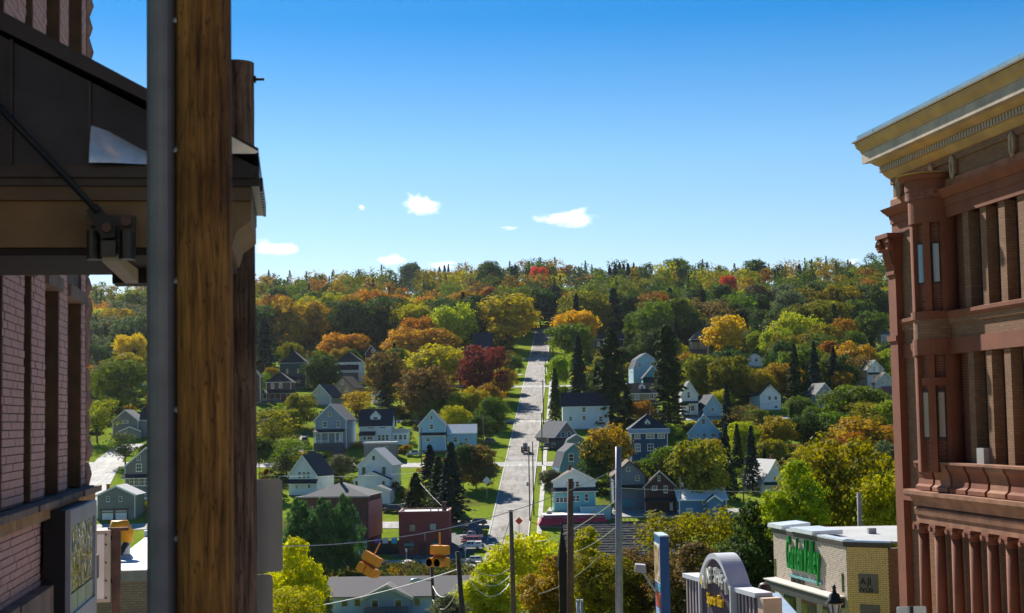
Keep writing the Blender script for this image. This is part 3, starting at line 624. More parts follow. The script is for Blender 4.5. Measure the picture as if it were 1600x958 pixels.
house('house', 'pale blue gabled house right of the tall pine', 1099, 1130, 617, 638, 652, 'gable', SW('powder', (.36, .52, .62)), navyr, [(1114, 640, 5, 6)], depth=11, rot=10)
house('house', 'sky-blue gabled house with striped hip porch roof', 1076, 1126, 648, 676, 688, 'gable', SW('azure', (.30, .55, .75)), SW('bluemetal', (.32, .52, .66)), [(1100, 659, 6, 8), (1081, 680, 5, 6, LITEGL), (1091, 680, 5, 6, LITEGL), (1101, 680, 6, 6), (1115, 680, 9, 5)], depth=11, rot=-6, low=3)
house('house', 'small white gambrel house under the golden maple', 1168, 1191, 553, 563, 574, 'gambrel', wh, palr, [(1173, 562, 5, 7), (1182, 562, 5, 7)], depth=10)
house('house', 'white gabled house with dark green gable trim in the trees', 1186, 1222, 599, 617, 642, 'gable', wh, greyr, [(1203, 622, 5, 6), (1213, 622, 5, 6), (1213, 636, 5, 4)], depth=12, rot=8, trim=mat('green_trim', (.03, .07, .05)))
house('house', 'grey gabled house with small lean-to, right of the dark spruces', 1273, 1305, 599, 616, 635, 'gable', SW('dove', (.33, .34, .36)), greyr, [(1291, 622, 5, 6)], depth=10, rot=14, wings=[(1271, 1290, 617, 626, 634, 'gable', SW('dove', (.33, .34, .36)), palr, 3, -3)])
house('house', 'tall white gabled house near the red building corner', 1355, 1382, 563, 577, 612, 'gable', wh, greyr, [(1367, 577, 4, 8), (1377, 577, 4, 8), (1368, 591, 6, 7)], depth=12, rot=12, porch=(1356, 1381, 582, 585, 586, blackr, 0, 1, WHITE))
house('house', 'pale gabled house in front of the tall white house', 1369, 1399, 582, 597, 618, 'gable', SW('palestone', (.5, .52, .52)), brownr, [(1380, 598, 5, 6), (1388, 597, 4, 6)], depth=9, rot=-4, porch=(1374, 1402, 606, 616, 620, RF('maroon', (.09, .04, .05)), 2, 3, WHITE))
house('house', 'maroon house with dark roof beside the tall corner pilaster', 1384, 1412, 604, 618, 638, 'side', SW('wine', (.13, .03, .035)), RF('maroon', (.09, .04, .05)), [(1391, 627, 5, 8)], depth=9)
house('house', 'steep white gabled house behind the bright green tree', 1190, 1236, 719.5, 755, 772, 'gable', wh, palr, [(1212, 748, 5, 5), (1212, 764, 8, 8)], depth=12, rot=14, porch=(1192, 1236, 753, 757, 768, RF('moss', (.035, .06, .05)), 3, 1.6, WHITE), chim=(1222, 713), low=3)
house('house', 'hip-roofed tan house with dark upper porch left of the golden maple', 1080, 1108, 516, 530, 556, 'hip', SW('sand', (.40, .35, .26)), greyr, [(1086, 549, 4, 6), (1100, 549, 4, 6)], depth=12, porch=(1078, 1104, 531, 533, 546, blackr, 3, 1.5, mat('porch_dark', (.06, .055, .05))))
house('house', 'grey hip roof showing over the hedge at the far right', 1377, 1401, 516, 523, 534, 'hip', SW('dove', (.33, .34, .36)), greyr, [(1386, 528, 4, 5)], depth=10, D=860)
house('house', 'grey-blue roof peak glimpsed in the wood above the bright green trees', 1158, 1170, 514, 522, 528, 'gable', wb, greyr, [(1164, 524, 3, 3)], D=880)
house('house', 'dark house with pale window under the yellow-orange trees by the road', 928, 975, 519, 530, 545, 'side', SW('plum', (.06, .05, .06)), navyr, [(935, 537, 5, 7, LITEGL)], D=850, depth=12)
house('house', 'dark maroon gabled house with white windows above the parked car', 1008, 1057, 737, 760, 803, 'gable', mar, brownr, [(1031, 748, 4, 8), (1024, 763, 8, 7), (1041, 765, 6, 11)], depth=12, trim=mat('grey_trim', (.42, .40, .38)), chim=(1031, 728), rails=2, low=2,
      porch=(1010, 1056, 778, 782, 800, blackr, 4, 2.6, mat('porch_dark', (.06, .055, .05))), door=(1049, 783, 798, 5, WHITE), rot=-5)
house('house', 'slate grey gabled house behind the steel pole with teal garage door', 960, 1010, 721, 743, 797, 'gable', SW('slate', (.16, .20, .25)), brownr, [(983, 734, 6, 6), (997, 748, 6, 8)], depth=12, low=2, trim=mat('brown_trim', (.12, .06, .04)), door=(983, 780, 794, 20, SW('tealdoor', (.06, .22, .30))), porch=(962, 1008, 758, 762, 764, blackr, 0, 1.0, DKT))
house('house', 'white-topped turquoise house with dark skirt roof by the brown pole', 866, 931, 735, 752, 806, 'gable', SW('turq', (.18, .52, .56)), brownr, [(872, 781, 6, 8), (878, 781, 6, 8), (884, 781, 6, 8), (897, 779, 5, 10), (903.5, 779, 5, 10), (917, 778, 6, 12), (889, 757, 6, 9), (896, 757, 6, 9), (903, 757, 6, 9)], depth=11, low=2, upper=(764, wh),
      porch=(863, 934, 762, 767, 767.5, navyr, 0, 1.0, WHITE), wings=[(906, 952, 790, 792, 808, 'flat', SW('seafoam', (.36, .56, .58)), mat('pale_fascia', (.55, .52, .48)), 5, -5.5)], chim=(893, 729))
house('warehouse', 'long low blue building with white metal roof behind the bare trees', 1062, 1136, 766, 781, 812, 'side', SW('cobalt', (.08, .20, .38)), mat('white_metal_roof', (.75, .75, .74), .4), [(1078, 800, 10, 12, LITEGL), (1101, 785, 6, 6), (1118, 784, 8, 8, LITEGL)], depth=14, cat='building', group=None, wings=[(1104, 1126, 774, 782, 810, 'gable', SW('cobalt', (.08, .20, .38)), navyr, 3, -3)])
# left gap under the canopy
house('house', 'grey house with pale rake boards seen beyond the brick wall', 176, 216, 641, 657, 684, 'gable', SW('mauve', (.24, .23, .25)), greyr, [(196, 659, 9, 5, LITEGL)], depth=11, low=2, wings=[(216, 250, 641, 657, 684, 'side', SW('mauve', (.24, .23, .25)), navyr, 8, 2), (188, 222, 667, 674, 684, 'gable', SW('mauve', (.24, .23, .25)), greyr, 2, -2)])
house('house', 'taupe gabled house with white sunroom windows behind the garage', 195, 262, 700, 729, 780, 'gable', SW('stone', (.20, .19, .19)), greyr, [(217, 731, 9, 12), (217, 716, 6, 7), (206, 753, 7, 12), (213, 753, 7, 12), (222, 753, 7, 12), (230, 753, 7, 12)], depth=12, rails=2, porch=(193, 262, 741, 746, 759, navyr, 0, 1.2, WHITE), low=2)
house('garage', 'grey gabled two-car garage with white doors', 152, 211, 760, 774, 812, 'gable', SW('ash', (.19, .20, .20)), palr, [(169, 780, 5, 8), (188, 780, 5, 8)], depth=10, chim=(161, 759), low=2, cat='garage', group=None, wings=[(158, 200, 796.4, 796.5, 812, 'flat', brk, brk, .5, -.12)])
house('house', 'white gable end high in the hazy wood beyond the pole', 218, 240, 581, 592, 606, 'gable', wb, greyr, [(227, 592, 6, 8)], depth=9)
# garage doors
gr = [o for o in bpy.data.objects if o.name.startswith('garage') and 'two-car' in o.get('label', '')][0]
k = gr.location.y / F
for a, b2 in ((160, 177), (181, 198)):
    d = MB().box((a - 181.5) * k, (b2 - 181.5) * k, -.2, -.14, .02, (812 - 798) * k).build('garage_door', WHITE, gr)
    m_ = MB()
    for i in range(4): xx = (a - 181.5 + (b2 - a) * (i + .5) / 4) * k; m_.box(xx - .3, xx + .3, -.215, -.202, (812 - 801.5) * k, (812 - 799.3) * k)
    m_.build('pane_row', DARKGL, d)

# ------------------------------------------------------------------ brick shops on the valley street
def shop(name, label, x0, x1, yt, yb, wall, D, depth, wins, coping, rot=0):
    pc = (x0 + x1) / 2; k = D / F; g = P(pc, yb, D); g.z = hz(g.x, D); zoff = 0
    base = proj((g.x, D, g.z))[1]
    root = thing(name, label, 'building', g, R(rot))
    W2 = (x1 - x0) * k / 2; H = (base - yt) * k
    MB().box(-W2, W2, 0, depth, -.6, H - .45).build('wall', wall, root)
    m_ = MB(); t = .35
    m_.box(-W2 - .12, W2 + .12, -.12, t, H - .447, H); m_.box(-W2 - .12, W2 + .12, depth - t, depth + .1, H - .447, H)
    m_.box(-W2 - .12, -W2 + t, t + .002, depth - t - .002, H - .447, H); m_.box(W2 - t, W2 + .12, t + .002, depth - t - .002, H - .447, H); m_.build('parapet', coping, root)
    MB().box(-W2 + t + .003, W2 - t - .003, t + .003, depth - t - .003, H - .445, H - .28).build('roof', mat('roof_membrane', (.55, .54, .52), .8), root)
    for wx, wy, ww, wh_, pn in wins: window(root, (wx - pc) * k, (base - wy - wh_ / 2) * k, ww * k, wh_ * k, mat('shop_frame', (.09, .06, .06)), pn, rails=0)
    RECTS.append((x0 - 3, x1 + 3, yt, yb, D)); return root, k, base, W2, H
PANEL = mat('pale_panel', (.38, .40, .34), .6)
rt, k, bs, W2, H = shop('brick_shop', 'red brick two-storey shop with white roof beside the parked trucks', 624, 702, 800, 868, brickmat('shop_brick', (.27, .06, .06), (.22, .05, .052), (.18, .07, .065)), 352, 13, [(645, 825.5, 11, 12, None), (677, 824, 12, 11, PANEL), (640, 852, 15, 15, None), (681, 852, 14, 14, None)], mat('shop_coping', (.2, .06, .065)))
pc = 663
d = MB().box((655 - pc) * k, (666 - pc) * k, -.08, .03, 0, (bs - 848) * k).build('door', mat('shop_door', (.10, .035, .03)), rt); MB().tube([((664 - pc) * k, -.14, 1.1), ((664 - pc) * k, -.07, 1.1)], .04, 6).build('handle', STEEL, d)
for a, b2, z0, z1 in ((632, 648, 849, 853), (674, 689, 849, 853)): MB().box((a - pc) * k, (b2 - pc) * k, -.5, -.04, (bs - z1) * k, (bs - z0) * k).build('awning', mat('awning_teal', (.12, .22, .24)), rt)
m_ = MB(); m_.box((690.5 - pc) * k, (697.5 - pc) * k, 3, 4, H - .3, (bs - 787) * k); m_.build('chimney', drk, rt)
MB().tube([((664.5 - pc) * k, -.25, (bs - 845) * k), ((664.5 - pc) * k, -.25, (bs - 833) * k)], .1, 6).build('downpipe', STEEL, rt)
for xx in (630, 672, 684): MB().tube([((xx - pc) * k, 5, H - .3), ((xx - pc) * k, 5, H + .5)], .14, 7).build('vent', mat('vent_grey', (.2, .2, .2)), rt)
# dark brick block with shallow hip roof
D = 356; kk = D / F; g = P(520, 869, D); g.z = hz(g.x, D); bs = proj((g.x, D, g.z))[1]
rt = thing('brick_block', 'dark red brick shop block with shallow hip roof behind the poplars', 'building', g, R(-7))
W2 = 56 * kk; H = (bs - 777) * kk
MB().box(-W2, W2, 0, 15, -.5, H).build('wall', drk, rt)
rf = MB(); rf.add([(-W2 + 1.2, -.5, H + .06), (W2 + .4, -.5, H + .06), (W2 + .4, 15.4, H + .06), (-W2 + 1.2, 15.4, H + .06), (.5, 6, H + 2.9), (.5, 9, H + 2.9)], [(3, 2, 1, 0), (0, 1, 4), (1, 2, 5, 4), (2, 3, 5), (3, 0, 4, 5)]); ro = rf.build('roof', greyr, rt)
chimney(ro, .9, 5.5, H + 2, H + 4.0, .6, mat('flue', (.04, .04, .04)))
MB().box(-W2 - .15, W2 + .5, -.6, -.02, H - .25, H + .05).build('cornice', mat('grey_trim', (.42, .40, .38)), rt)
tl = mat('teal_panel', (.05, .13, .14))
MB().box(W2 * .45, W2 * .98, -.12, -.003, 0, 3.2).build('shopfront', tl, rt)
for xx, z0, ww, hh, pn in ((.55 * W2, 4.5, 2.6, 2.6, LITEGL), (.62 * W2, .6, 1.6, 2.0, None), (-.1 * W2, 4.6, 1.4, 2.2, None), (-.5 * W2, 4.6, 1.4, 2.2, None), (.65 * W2, 8.2, 1.9, 1.3, LITEGL)):
    window(rt, xx, z0, ww, hh, tl, pn, y=-.14)
d = MB().box(W2 * .85, W2 * .97, -.2, -.125, .1, 2.6).build('door', mat('pale_door', (.55, .55, .52)), rt); MB().box(W2 * .87, W2 * .95, -.22, -.203, .9, 2.3).build('pane', DARKGL, d)
MB().box(W2 + .004, W2 + .35, .3, 14.5, 3.4, H - 1.2).build('end_wall', mat('pale_red', (.38, .17, .16), .8, var=.3), rt)
RECTS.append((464, 582, 757, 869, D))
for i, (px, c, what) in enumerate(((590, (.18, .06, .32), 'purple'), (602, (.55, .58, .55), 'white'), (616, (.05, .38, .68), 'bright blue'))):
    p = P(px, 845, 352); q = thing('banner', what + ' cloth banner on the fence between the brick shops', 'banner', (p.x, p.y, p.z), 0, 'banners on the fence')
    m_ = MB(); n = 6
    for j in range(n):
        x0_, x1_ = -.65 + 1.3 * j / n, -.65 + 1.3 * (j + 1) / n; a_, c_ = .05 * math.sin(j * 1.9), .05 * math.sin((j + 1) * 1.9)
        m_.hexa([(x0_, a_, -.6), (x1_, c_, -.6), (x1_, c_ + .03, -.6), (x0_, a_ + .03, -.6)], [(x0_, a_, .6), (x1_, c_, .6), (x1_, c_ + .03, .6), (x0_, a_ + .03, .6)])
    m_.build('cloth', mat('banner_' + what.split()[-1] + str(i), c, .8), q)
    MB().tube([(-.75, .08, .62), (.75, .08, .62)], .03, 6).build('rod', STEEL, q)
a, b2 = P(583, 865, 354), P(624, 865, 354)
q = thing('board_fence', 'dark board fence between the two brick shops', 'fence', (a.x, a.y, hz(a.x, a.y)))
n = 26; me = MB().box(-.11, .11, -.02, .02, 0, 3.1).mesh('board', mat('dark_boards', (.035, .035, .045), .9))
for i in range(n): obj('board', me, q, ((b2.x - a.x) * (i + .5) / n, random.uniform(-.01, .01), 0), 0, (1, 1, random.uniform(.97, 1.03)))
for z in (.5, 2.5): MB().box(0, b2.x - a.x, .025, .09, z, z + .12).build('rail', mat('dark_boards', (.035, .035, .045)), q)
# red-roofed shop on the right
D = 378; kk = D / F; g = P(897, 838, D); g.z = hz(g.x, D); bs = proj((g.x, D, g.z))[1]
rt = thing('shop', 'low shop with deep red mansard roof at the foot of the hill road', 'building', g)
W2 = 55 * kk; H = (bs - 806) * kk
MB().box(-W2 + .8, W2 - .8, .9, 11, -.5, H - .35).build('wall', mat('shop_grey', (.16, .17, .2)), rt)
redm = mat('red_metal', (.45, .03, .07), .5); h0 = (bs - 820) * kk
m_ = MB(); m_.hexa([(-W2, -.2, h0), (W2, -.2, h0), (W2, 11, h0), (-W2, 11, h0)], [(-W2 + 1.4, 1.3, H), (W2 - 1.4, 1.3, H), (W2 - 1.4, 10, H), (-W2 + 1.4, 10, H)]); ro = m_.build('mansard_roof', redm, rt)
MB().box(-W2 + 1.2, W2 - 1.2, 1.25, 10.1, H + .003, H + .16).build('roof_edge', WHITE, ro)
seam = MB().hexa([(-.03, -.24, h0), (.03, -.24, h0), (.03, -.2, h0), (-.03, -.2, h0)], [(-.03, 1.26, H), (.03, 1.26, H), (.03, 1.3, H), (-.03, 1.3, H)]).mesh('seam', redm)
for i in range(14): obj('seam', seam, ro, (-W2 + 1.6 + (2 * W2 - 3.2) * i / 13, 0, 0))
m_ = MB().box(-6.5, -5.2, 5, 6.5, H + .17, H + .9); m_.box(4.5, 5.6, 4, 5, H + .17, H + .8); m_.build('roof_unit', mat('unit_grey', (.3, .3, .3)), rt)
for xx in (-4, 0, 4): window(rt, xx, .9, 2.4, 1.8, DKT, None, y=.88, rails=0)
RECTS.append((842, 952, 804, 830, D))
# long weathered roof: courses laid one over the other
a, b2 = P(880, 818, 300), P(1062, 818, 300)
q = thing('long_roof_building', 'long building with weathered grey shingle roof behind the tree tops', 'building', (a.x, 300, hz(a.x, 300)))
o3 = Vector((a.x, 300, hz(a.x, 300))); Wd = b2.x - a.x; ztop = a.z - o3.z; n = 15; zb = P(880, 876, 288).z - o3.z
MB().box(.3, Wd - .3, -11, 11, -.5, zb - .1).build('wall', mat('weathered_wall', (.10, .095, .10), .9), q)
cm = [mat('weathered_shingle_a', (.095, .09, .088), .95, var=.4, scale=1.2, spec=.05), mat('weathered_shingle_b', (.08, .078, .08), .95, var=.4, scale=1.6, spec=.05), mat('weathered_shingle_c', (.11, .10, .095), .95, var=.4, scale=1.0, spec=.05)]
for i in range(n):
    f0, f1 = i / n, (i + 1) / n; y0_, y1_ = -12 * f1, -12 * f0 + .1; z0_, z1_ = ztop + (zb - ztop) * f1, ztop + (zb - ztop) * f0
    m_ = MB(); xx = -.3
    while xx < Wd + .3:
        x2 = min(Wd + .3, xx + random.uniform(.9, 2.6)); up = random.uniform(.02, .09)
        m_.slab((xx, y0_ - .05, z0_ + up), (x2 - .02, y0_ - .05, z0_ + up), (x2 - .02, y1_, z1_ + .03), (xx, y1_, z1_ + .03), .05 + up * .6); xx = x2
    m_.build('shingle_course', cm[i % 3], q)
MB().slab((-.3, 0, ztop + .2), (Wd + .3, 0, ztop + .2), (Wd + .3, 12, zb), (-.3, 12, zb), .2).build('roof', cm[0], q)
RECTS.append((880, 1000, 816, 850, 300))
# apartments in the valley
D = 250; kk = D / F; g = P(600, 960, D); g.z = hz(g.x, D); bs = proj((g.x, D, g.z))[1]
rt = thing('apartment_house', 'long grey-roofed apartment house with blue-white walls in the valley', 'building', g, R(-3))
aw = SW('apart', (.42, .50, .58)); pc = 600
E = lambda px: (px - pc) * kk
Z = lambda py: (bs - py) * kk
MB().box(E(508), E(745), 0, 11, -.5, Z(931)).build('wall', aw, rt)
ar = RF('apart', (.17, .155, .155)); m_ = MB(); zr = Z(907); ze = Z(932)
m_.slab((E(506), -.7, ze), (E(747), -.7, ze), (E(747), 5.5, zr), (E(506), 5.5, zr), .22); m_.slab((E(506), 5.5, zr), (E(747), 5.5, zr), (E(747), 11.7, ze), (E(506), 11.7, ze), .22); m_.build('roof', ar, rt)
m_ = MB(); m_.prism([(E(570), -1.2, -.5), (E(643), -1.2, -.5), (E(643), -1.2, Z(933)), (E(606), -1.2, Z(915)), (E(570), -1.2, Z(933))], (0, 6, 0)); m_.build('gable_wall', SW('apartgable', (.24, .29, .36)), rt)
m_ = MB(); roof_gable(m_, E(570), E(643), -1.2, 4.0, Z(933), Z(915), .5, .2); m_.build('gable_roof', ar, rt)
m_ = MB(); rake(m_, E(570), E(643), -1.2, Z(933), Z(915), .5); m_.build('trim', mat('grey_trim', (.42, .40, .38)), rt)
for px, pw, yy in ((539, 11, -.02), (559, 11, -.02), (588, 12, -1.22), (624, 12, -1.22), (652, 10, -.02), (700, 12, -.02), (725, 12, -.02)): window(rt, E(px), Z(948), pw * kk, 12 * kk, aw, None, y=yy, rails=0)
m_ = MB(); m_.box(E(573), E(642), -3.4, -1.23, Z(959), Z(957)); bal = m_.build('balcony', mat('balcony_wood', (.07, .06, .065)), rt)
bb = MB().box(-.05, .05, -3.4, -3.34, Z(956.8), Z(946)).mesh('baluster', mat('balcony_wood', (.07, .06, .065)))
for i in range(36): obj('baluster', bb, bal, (E(574) + (E(641) - E(574)) * i / 35, 0, 0))
MB().box(E(573), E(642), -3.45, -3.3, Z(945.8), Z(944.6)).build('handrail', mat('balcony_wood', (.07, .06, .065)), bal)
RECTS.append((510, 690, 905, 958, D))
# ------------------------------------------------------------------ trees seen in the photograph
T = tree
SPECIAL = [
 (412, 497, 592, 52, 'blue-green', 'spruce', 'large dark blue-green spruce at the old pole edge'),
 (504, 558, 614, 56, 'dark green', 'dense', 'clipped round dome tree left of the tan house'),
 (536, 523, 562, 66, 'orange', 'round', 'orange maple behind the black pyramid roof'),
 (604, 553, 640, 58, 'brown', 'dense', 'purple-brown rounded tree right of the pyramid-roofed house'),
 (604, 566, 640, 34, 'blue-green', 'spruce', 'small blue spruce before the purple-brown tree'),
 (690, 540, 608, 90, 'yellow-green', 'round', 'big yellow-green tree above the dark brown dome tree'),
 (667, 578, 660, 84, 'brown', 'dense', 'very dark brown dome tree behind the sky-blue house'),
 (757, 545, 625, 74, 'maroon', 'round', 'maroon tree beside the upper hill road'),
 (792, 467, 548, 88, 'yellow-green', 'vase', 'spreading yellow-green tree left of the road top'),
 (652, 515, 566, 92, 'orange', 'round', 'bright orange maple in the middle of the left wood'),
 (556, 478, 545, 70, 'dark green', 'round', 'dark green tree above the orange maple'),
 (742, 606, 660, 50, 'russet-olive', 'round', 'olive and orange tree beside the lower hill road'),
 (716, 612, 664, 42, 'bright green', 'oval', 'bright green tree right of the dark dome tree'),
 (780, 596, 632, 38, 'rust', 'bare', 'thin rust-red tree leaning over the road edge'),
 (425, 640, 704, 74, 'olive', 'bare', 'thin olive tree left of the slate-blue house'),
 (470, 618, 668, 50, 'olive', 'round', 'olive tree behind the slate-blue house'),
 (556, 612, 652, 56, 'russet-olive', 'bare', 'sparse russet tree behind the white dormer house'),
 (406, 688, 770, 40, 'dark green', 'round', 'dark green tree against the old pole by the sign backs'),
 (455, 640, 690, 34, 'green', 'oval', 'slim green tree between lawn and slate-blue house'),
 (672, 694, 768, 46, 'blue-green', 'spruce', 'pointed spruce in front of the sky-blue house'),
 (706, 690, 818, 68, 'blue-green', 'spruce', 'tall dark spruce behind the red brick shop'),
 (650, 738, 800, 50, 'dark green', 'spruce', 'low dark spruce left of the tall spruce'),
 (744, 698, 764, 58, 'brown', 'dense', 'round brown-green tree on the corner lawn'),
 (724, 696, 764, 46, 'dark green', 'round', 'dark green tree between spruce and brown round tree'),
 (686, 712, 790, 52, 'dark green', 'spruce', 'dark spruce between the two taller spruces'),
 (905, 524, 652, 46, 'blue-green', 'spruce', 'slim tall spruce right of the hill road'),
 (957, 512, 668, 66, 'dark green', 'pine', 'broad tall pine right of the slim spruce'),
 (868, 574, 660, 28, 'dark green', 'spruce', 'small spruce at the right edge of the road'),
 (1046, 506, 676, 66, 'dark green', 'pine', 'tallest pine standing among the right-hand houses'),
 (935, 560, 660, 34, 'blue-green', 'spruce', 'dark spruce in front of the long white house'),
 (980, 600, 664, 34, 'blue-green', 'spruce', 'dark spruce left of the tan gambrel house'),
 (872, 555, 620, 34, 'bright green', 'oval', 'bright green tree hanging over the road verge'),
 (901, 490, 548, 64, 'golden', 'round', 'yellow-orange tree right of the road top'),
 (890, 482, 516, 42, 'maroon', 'round', 'dark red tree at the right of the road end'),
 (1133, 498, 564, 66, 'golden', 'vase', 'glowing golden maple above the white gambrel house'),
 (1217, 518, 566, 46, 'bright green', 'round', 'bright green tree right of the golden maple'),
 (1184, 518, 558, 34, 'bright green', 'oval', 'narrow bright green tree beside the golden maple'),
 (1260, 500, 545, 38, 'pinkish brown', 'bare', 'pinkish brown sparse tree in the right wood'),
 (1097, 558, 628, 60, 'olive', 'dense', 'olive round tree behind the white house by the pine'),
 (1143, 560, 636, 62, 'olive', 'dense', 'broad olive tree below the golden maple'),
 (1187, 578, 640, 40, 'russet-olive', 'round', 'russet tree left of the green-trimmed house'),
 (1243, 536, 632, 34, 'dark green', 'spruce', 'first dark spruce right of the green-trimmed house'),
 (1274, 532, 628, 34, 'blue-green', 'spruce', 'second dark spruce, tallest of the right-hand trio'),
 (1304, 540, 620, 32, 'blue-green', 'spruce', 'third dark spruce, above the grey gabled house'),
 (1336, 556, 612, 44, 'brown', 'bare', 'bare brown tree left of the tall white house'),
 (1338, 606, 672, 88, 'green', 'round', 'wide green tree below the pale gabled house'),
 (1346, 656, 726, 82, 'russet-olive', 'vase', 'yellow-orange tree above the big near tree'),
 (1386, 690, 748, 48, 'grey-green', 'round', 'grey-green tree at the corner pilaster'),
 (1393, 628, 690, 36, 'bright green', 'round', 'light green tree touching the corner pilaster'),
 (1248, 620, 660, 44, 'green', 'round', 'green tree between green-trimmed and grey houses'),
 (1262, 646, 704, 64, 'dark green', 'round', 'dark green tree in the middle of the right slope'),
 (1215, 655, 712, 58, 'russet-olive', 'round', 'russet tree above the steep white house'),
 (1305, 648, 706, 58, 'green', 'round', 'green tree left of the yellow-orange one'),
 (1160, 634, 690, 52, 'brown', 'bare', 'brown leafless tree right of the sky-blue house'),
 (1137, 600, 690, 30, 'blue-green', 'spruce', 'spruce behind the sky-blue house with striped porch'),
 (1136, 660, 782, 38, 'blue-green', 'spruce', 'tall shaded spruce below the sky-blue house'),
 (1176, 664, 770, 36, 'blue-green', 'spruce', 'tall shaded spruce left of the steep white house'),
 (1042, 702, 790, 66, 'green', 'dense', 'green rounded tree behind the maroon house'),
 (1092, 692, 800, 86, 'olive', 'dense', 'wide dark hedge-like tree above the blue building'),
 (1206, 690, 745, 44, 'olive', 'round', 'olive tree touching the steep white roof'),
 (951, 670, 762, 72, 'russet-olive', 'round', 'green tree turning orange left of the navy house'),
 (932, 690, 764, 52, 'dark green', 'dense', 'dark green tree in front of the turning tree'),
 (862, 736, 796, 36, 'grey-green', 'round', 'pale small tree on the right road verge'),
 (1006, 628, 664, 34, 'rust', 'round', 'small orange bush-like tree under the tan house porch'),
 (766, 411, 462, 40, 'dark green', 'dense', 'dark round-headed pine on the skyline left of the road'),
 (643, 411, 458, 34, 'dark green', 'oval', 'dark pine poking above the skyline before a cloud'),
 (1183, 405, 452, 34, 'dark green', 'oval', 'tall dark tree above the right skyline'),
 (1060, 403, 455, 38, 'green', 'oval', 'tall green tree on the right skyline'),
 (1140, 432, 478, 26, 'scarlet', 'round', 'scarlet maple high in the right wood'),
 (842, 418, 466, 24, 'scarlet', 'round', 'red maple on the skyline above the road'),
 (845, 452, 512, 60, 'dark green', 'oval', 'dark tree closing the top of the hill road'),
 (868, 446, 512, 52, 'blue-green', 'pine', 'dark pine behind the top of the hill road'),
 (822, 452, 510, 54, 'dark green', 'round', 'dark green tree left of the road end'),
 (935, 450, 506, 66, 'green', 'round', 'leafy green tree above the yellow-orange tree'),
 (965, 440, 500, 30, 'blue-green', 'spruce', 'dark spruce in the right wood above the road'),
 (770, 624, 672, 48, 'green', 'round', 'green tree on the left verge above the sky-blue house wing'),
 (752, 652, 690, 40, 'dark green', 'round', 'dark green tree behind the sky-blue house wing'),
 (803, 556, 590, 34, 'green', 'round', 'small green tree on the left verge of the upper road'),
 (790, 578, 614, 36, 'russet-olive', 'round', 'small russet tree on the left verge below the maroon tree'),
 (878, 604, 648, 30, 'green', 'oval', 'slim green tree on the right verge below the hanging bright one'),
 (205, 525, 592, 52, 'golden', 'round', 'golden hazy tree seen under the canopy'),
 (190, 566, 646, 78, 'green', 'round', 'broad green tree above the grey house under the canopy'),
 (146, 538, 604, 50, 'dark green', 'round', 'dark hazy tree at the brick corner'),
 (152, 624, 692, 56, 'olive', 'bare', 'olive tree beside the far curving road'),
 (172, 478, 534, 80, 'orange', 'round', 'orange-topped hazy tree under the canopy'),
 (206, 460, 520, 60, 'green', 'round', 'green hazy tree below the canopy bracket'),
 (196, 676, 728, 52, 'dark green', 'bare', 'dark open tree above the taupe house'),
 (237, 690, 742, 30, 'dark green', 'round', 'dark tree at the metal post beside the taupe house'),
]
for s_ in SPECIAL: T(*s_)
for i, (px, top) in enumerate(((420, 421), (687, 416), (695, 414), (701, 412), (801, 415), (806, 413), (827, 408), (834, 414), (842, 409), (849, 413), (856, 409), (863, 412), (905, 416), (953, 414), (962, 412), (969, 409), (975, 412), (982, 411), (991, 410), (1098, 412), (1250, 412), (1390, 414))):
    T(px, top, 452, 15 + (i % 3) * 3, 'blue-green', 'spruce')
def on_road(px, w, top, base):
    for y in range(int(max(515, top)), int(min(862, base)) + 1, 4):
        if px + w / 2 > 753 + .248 * (850 - y) and px - w / 2 < 817 + .134 * (850 - y): return True
    return False
def blocked(px, w, top, base, D, m=.75):
    if on_road(px, w, top, base): return True
    for a, b2, c, d, dd in RECTS:
        if D < dd + 6 and px + w * m / 2 > a and px - w * m / 2 < b2 and base > c + 1 and top < d - 3: return True
        if abs(D - dd) < 14 and a - 3 < px < b2 + 3: return True
    return False
LW = ['orange'] * 2 + ['russet-olive'] * 5 + ['rust'] * 2 + ['yellow-green'] * 4 + ['green'] * 6 + ['dark green'] * 7 + ['brown'] + ['olive'] * 4
RW = ['olive'] * 5 + ['green'] * 7 + ['dark green'] * 8 + ['yellow-green'] * 3 + ['russet-olive'] * 3 + ['rust'] + ['brown'] + ['bright green'] * 2 + ['grey-green'] * 2
used = [(d['p'].x, d['p'].y) for d in NTREE]
nfill = 0
Y = 575.0
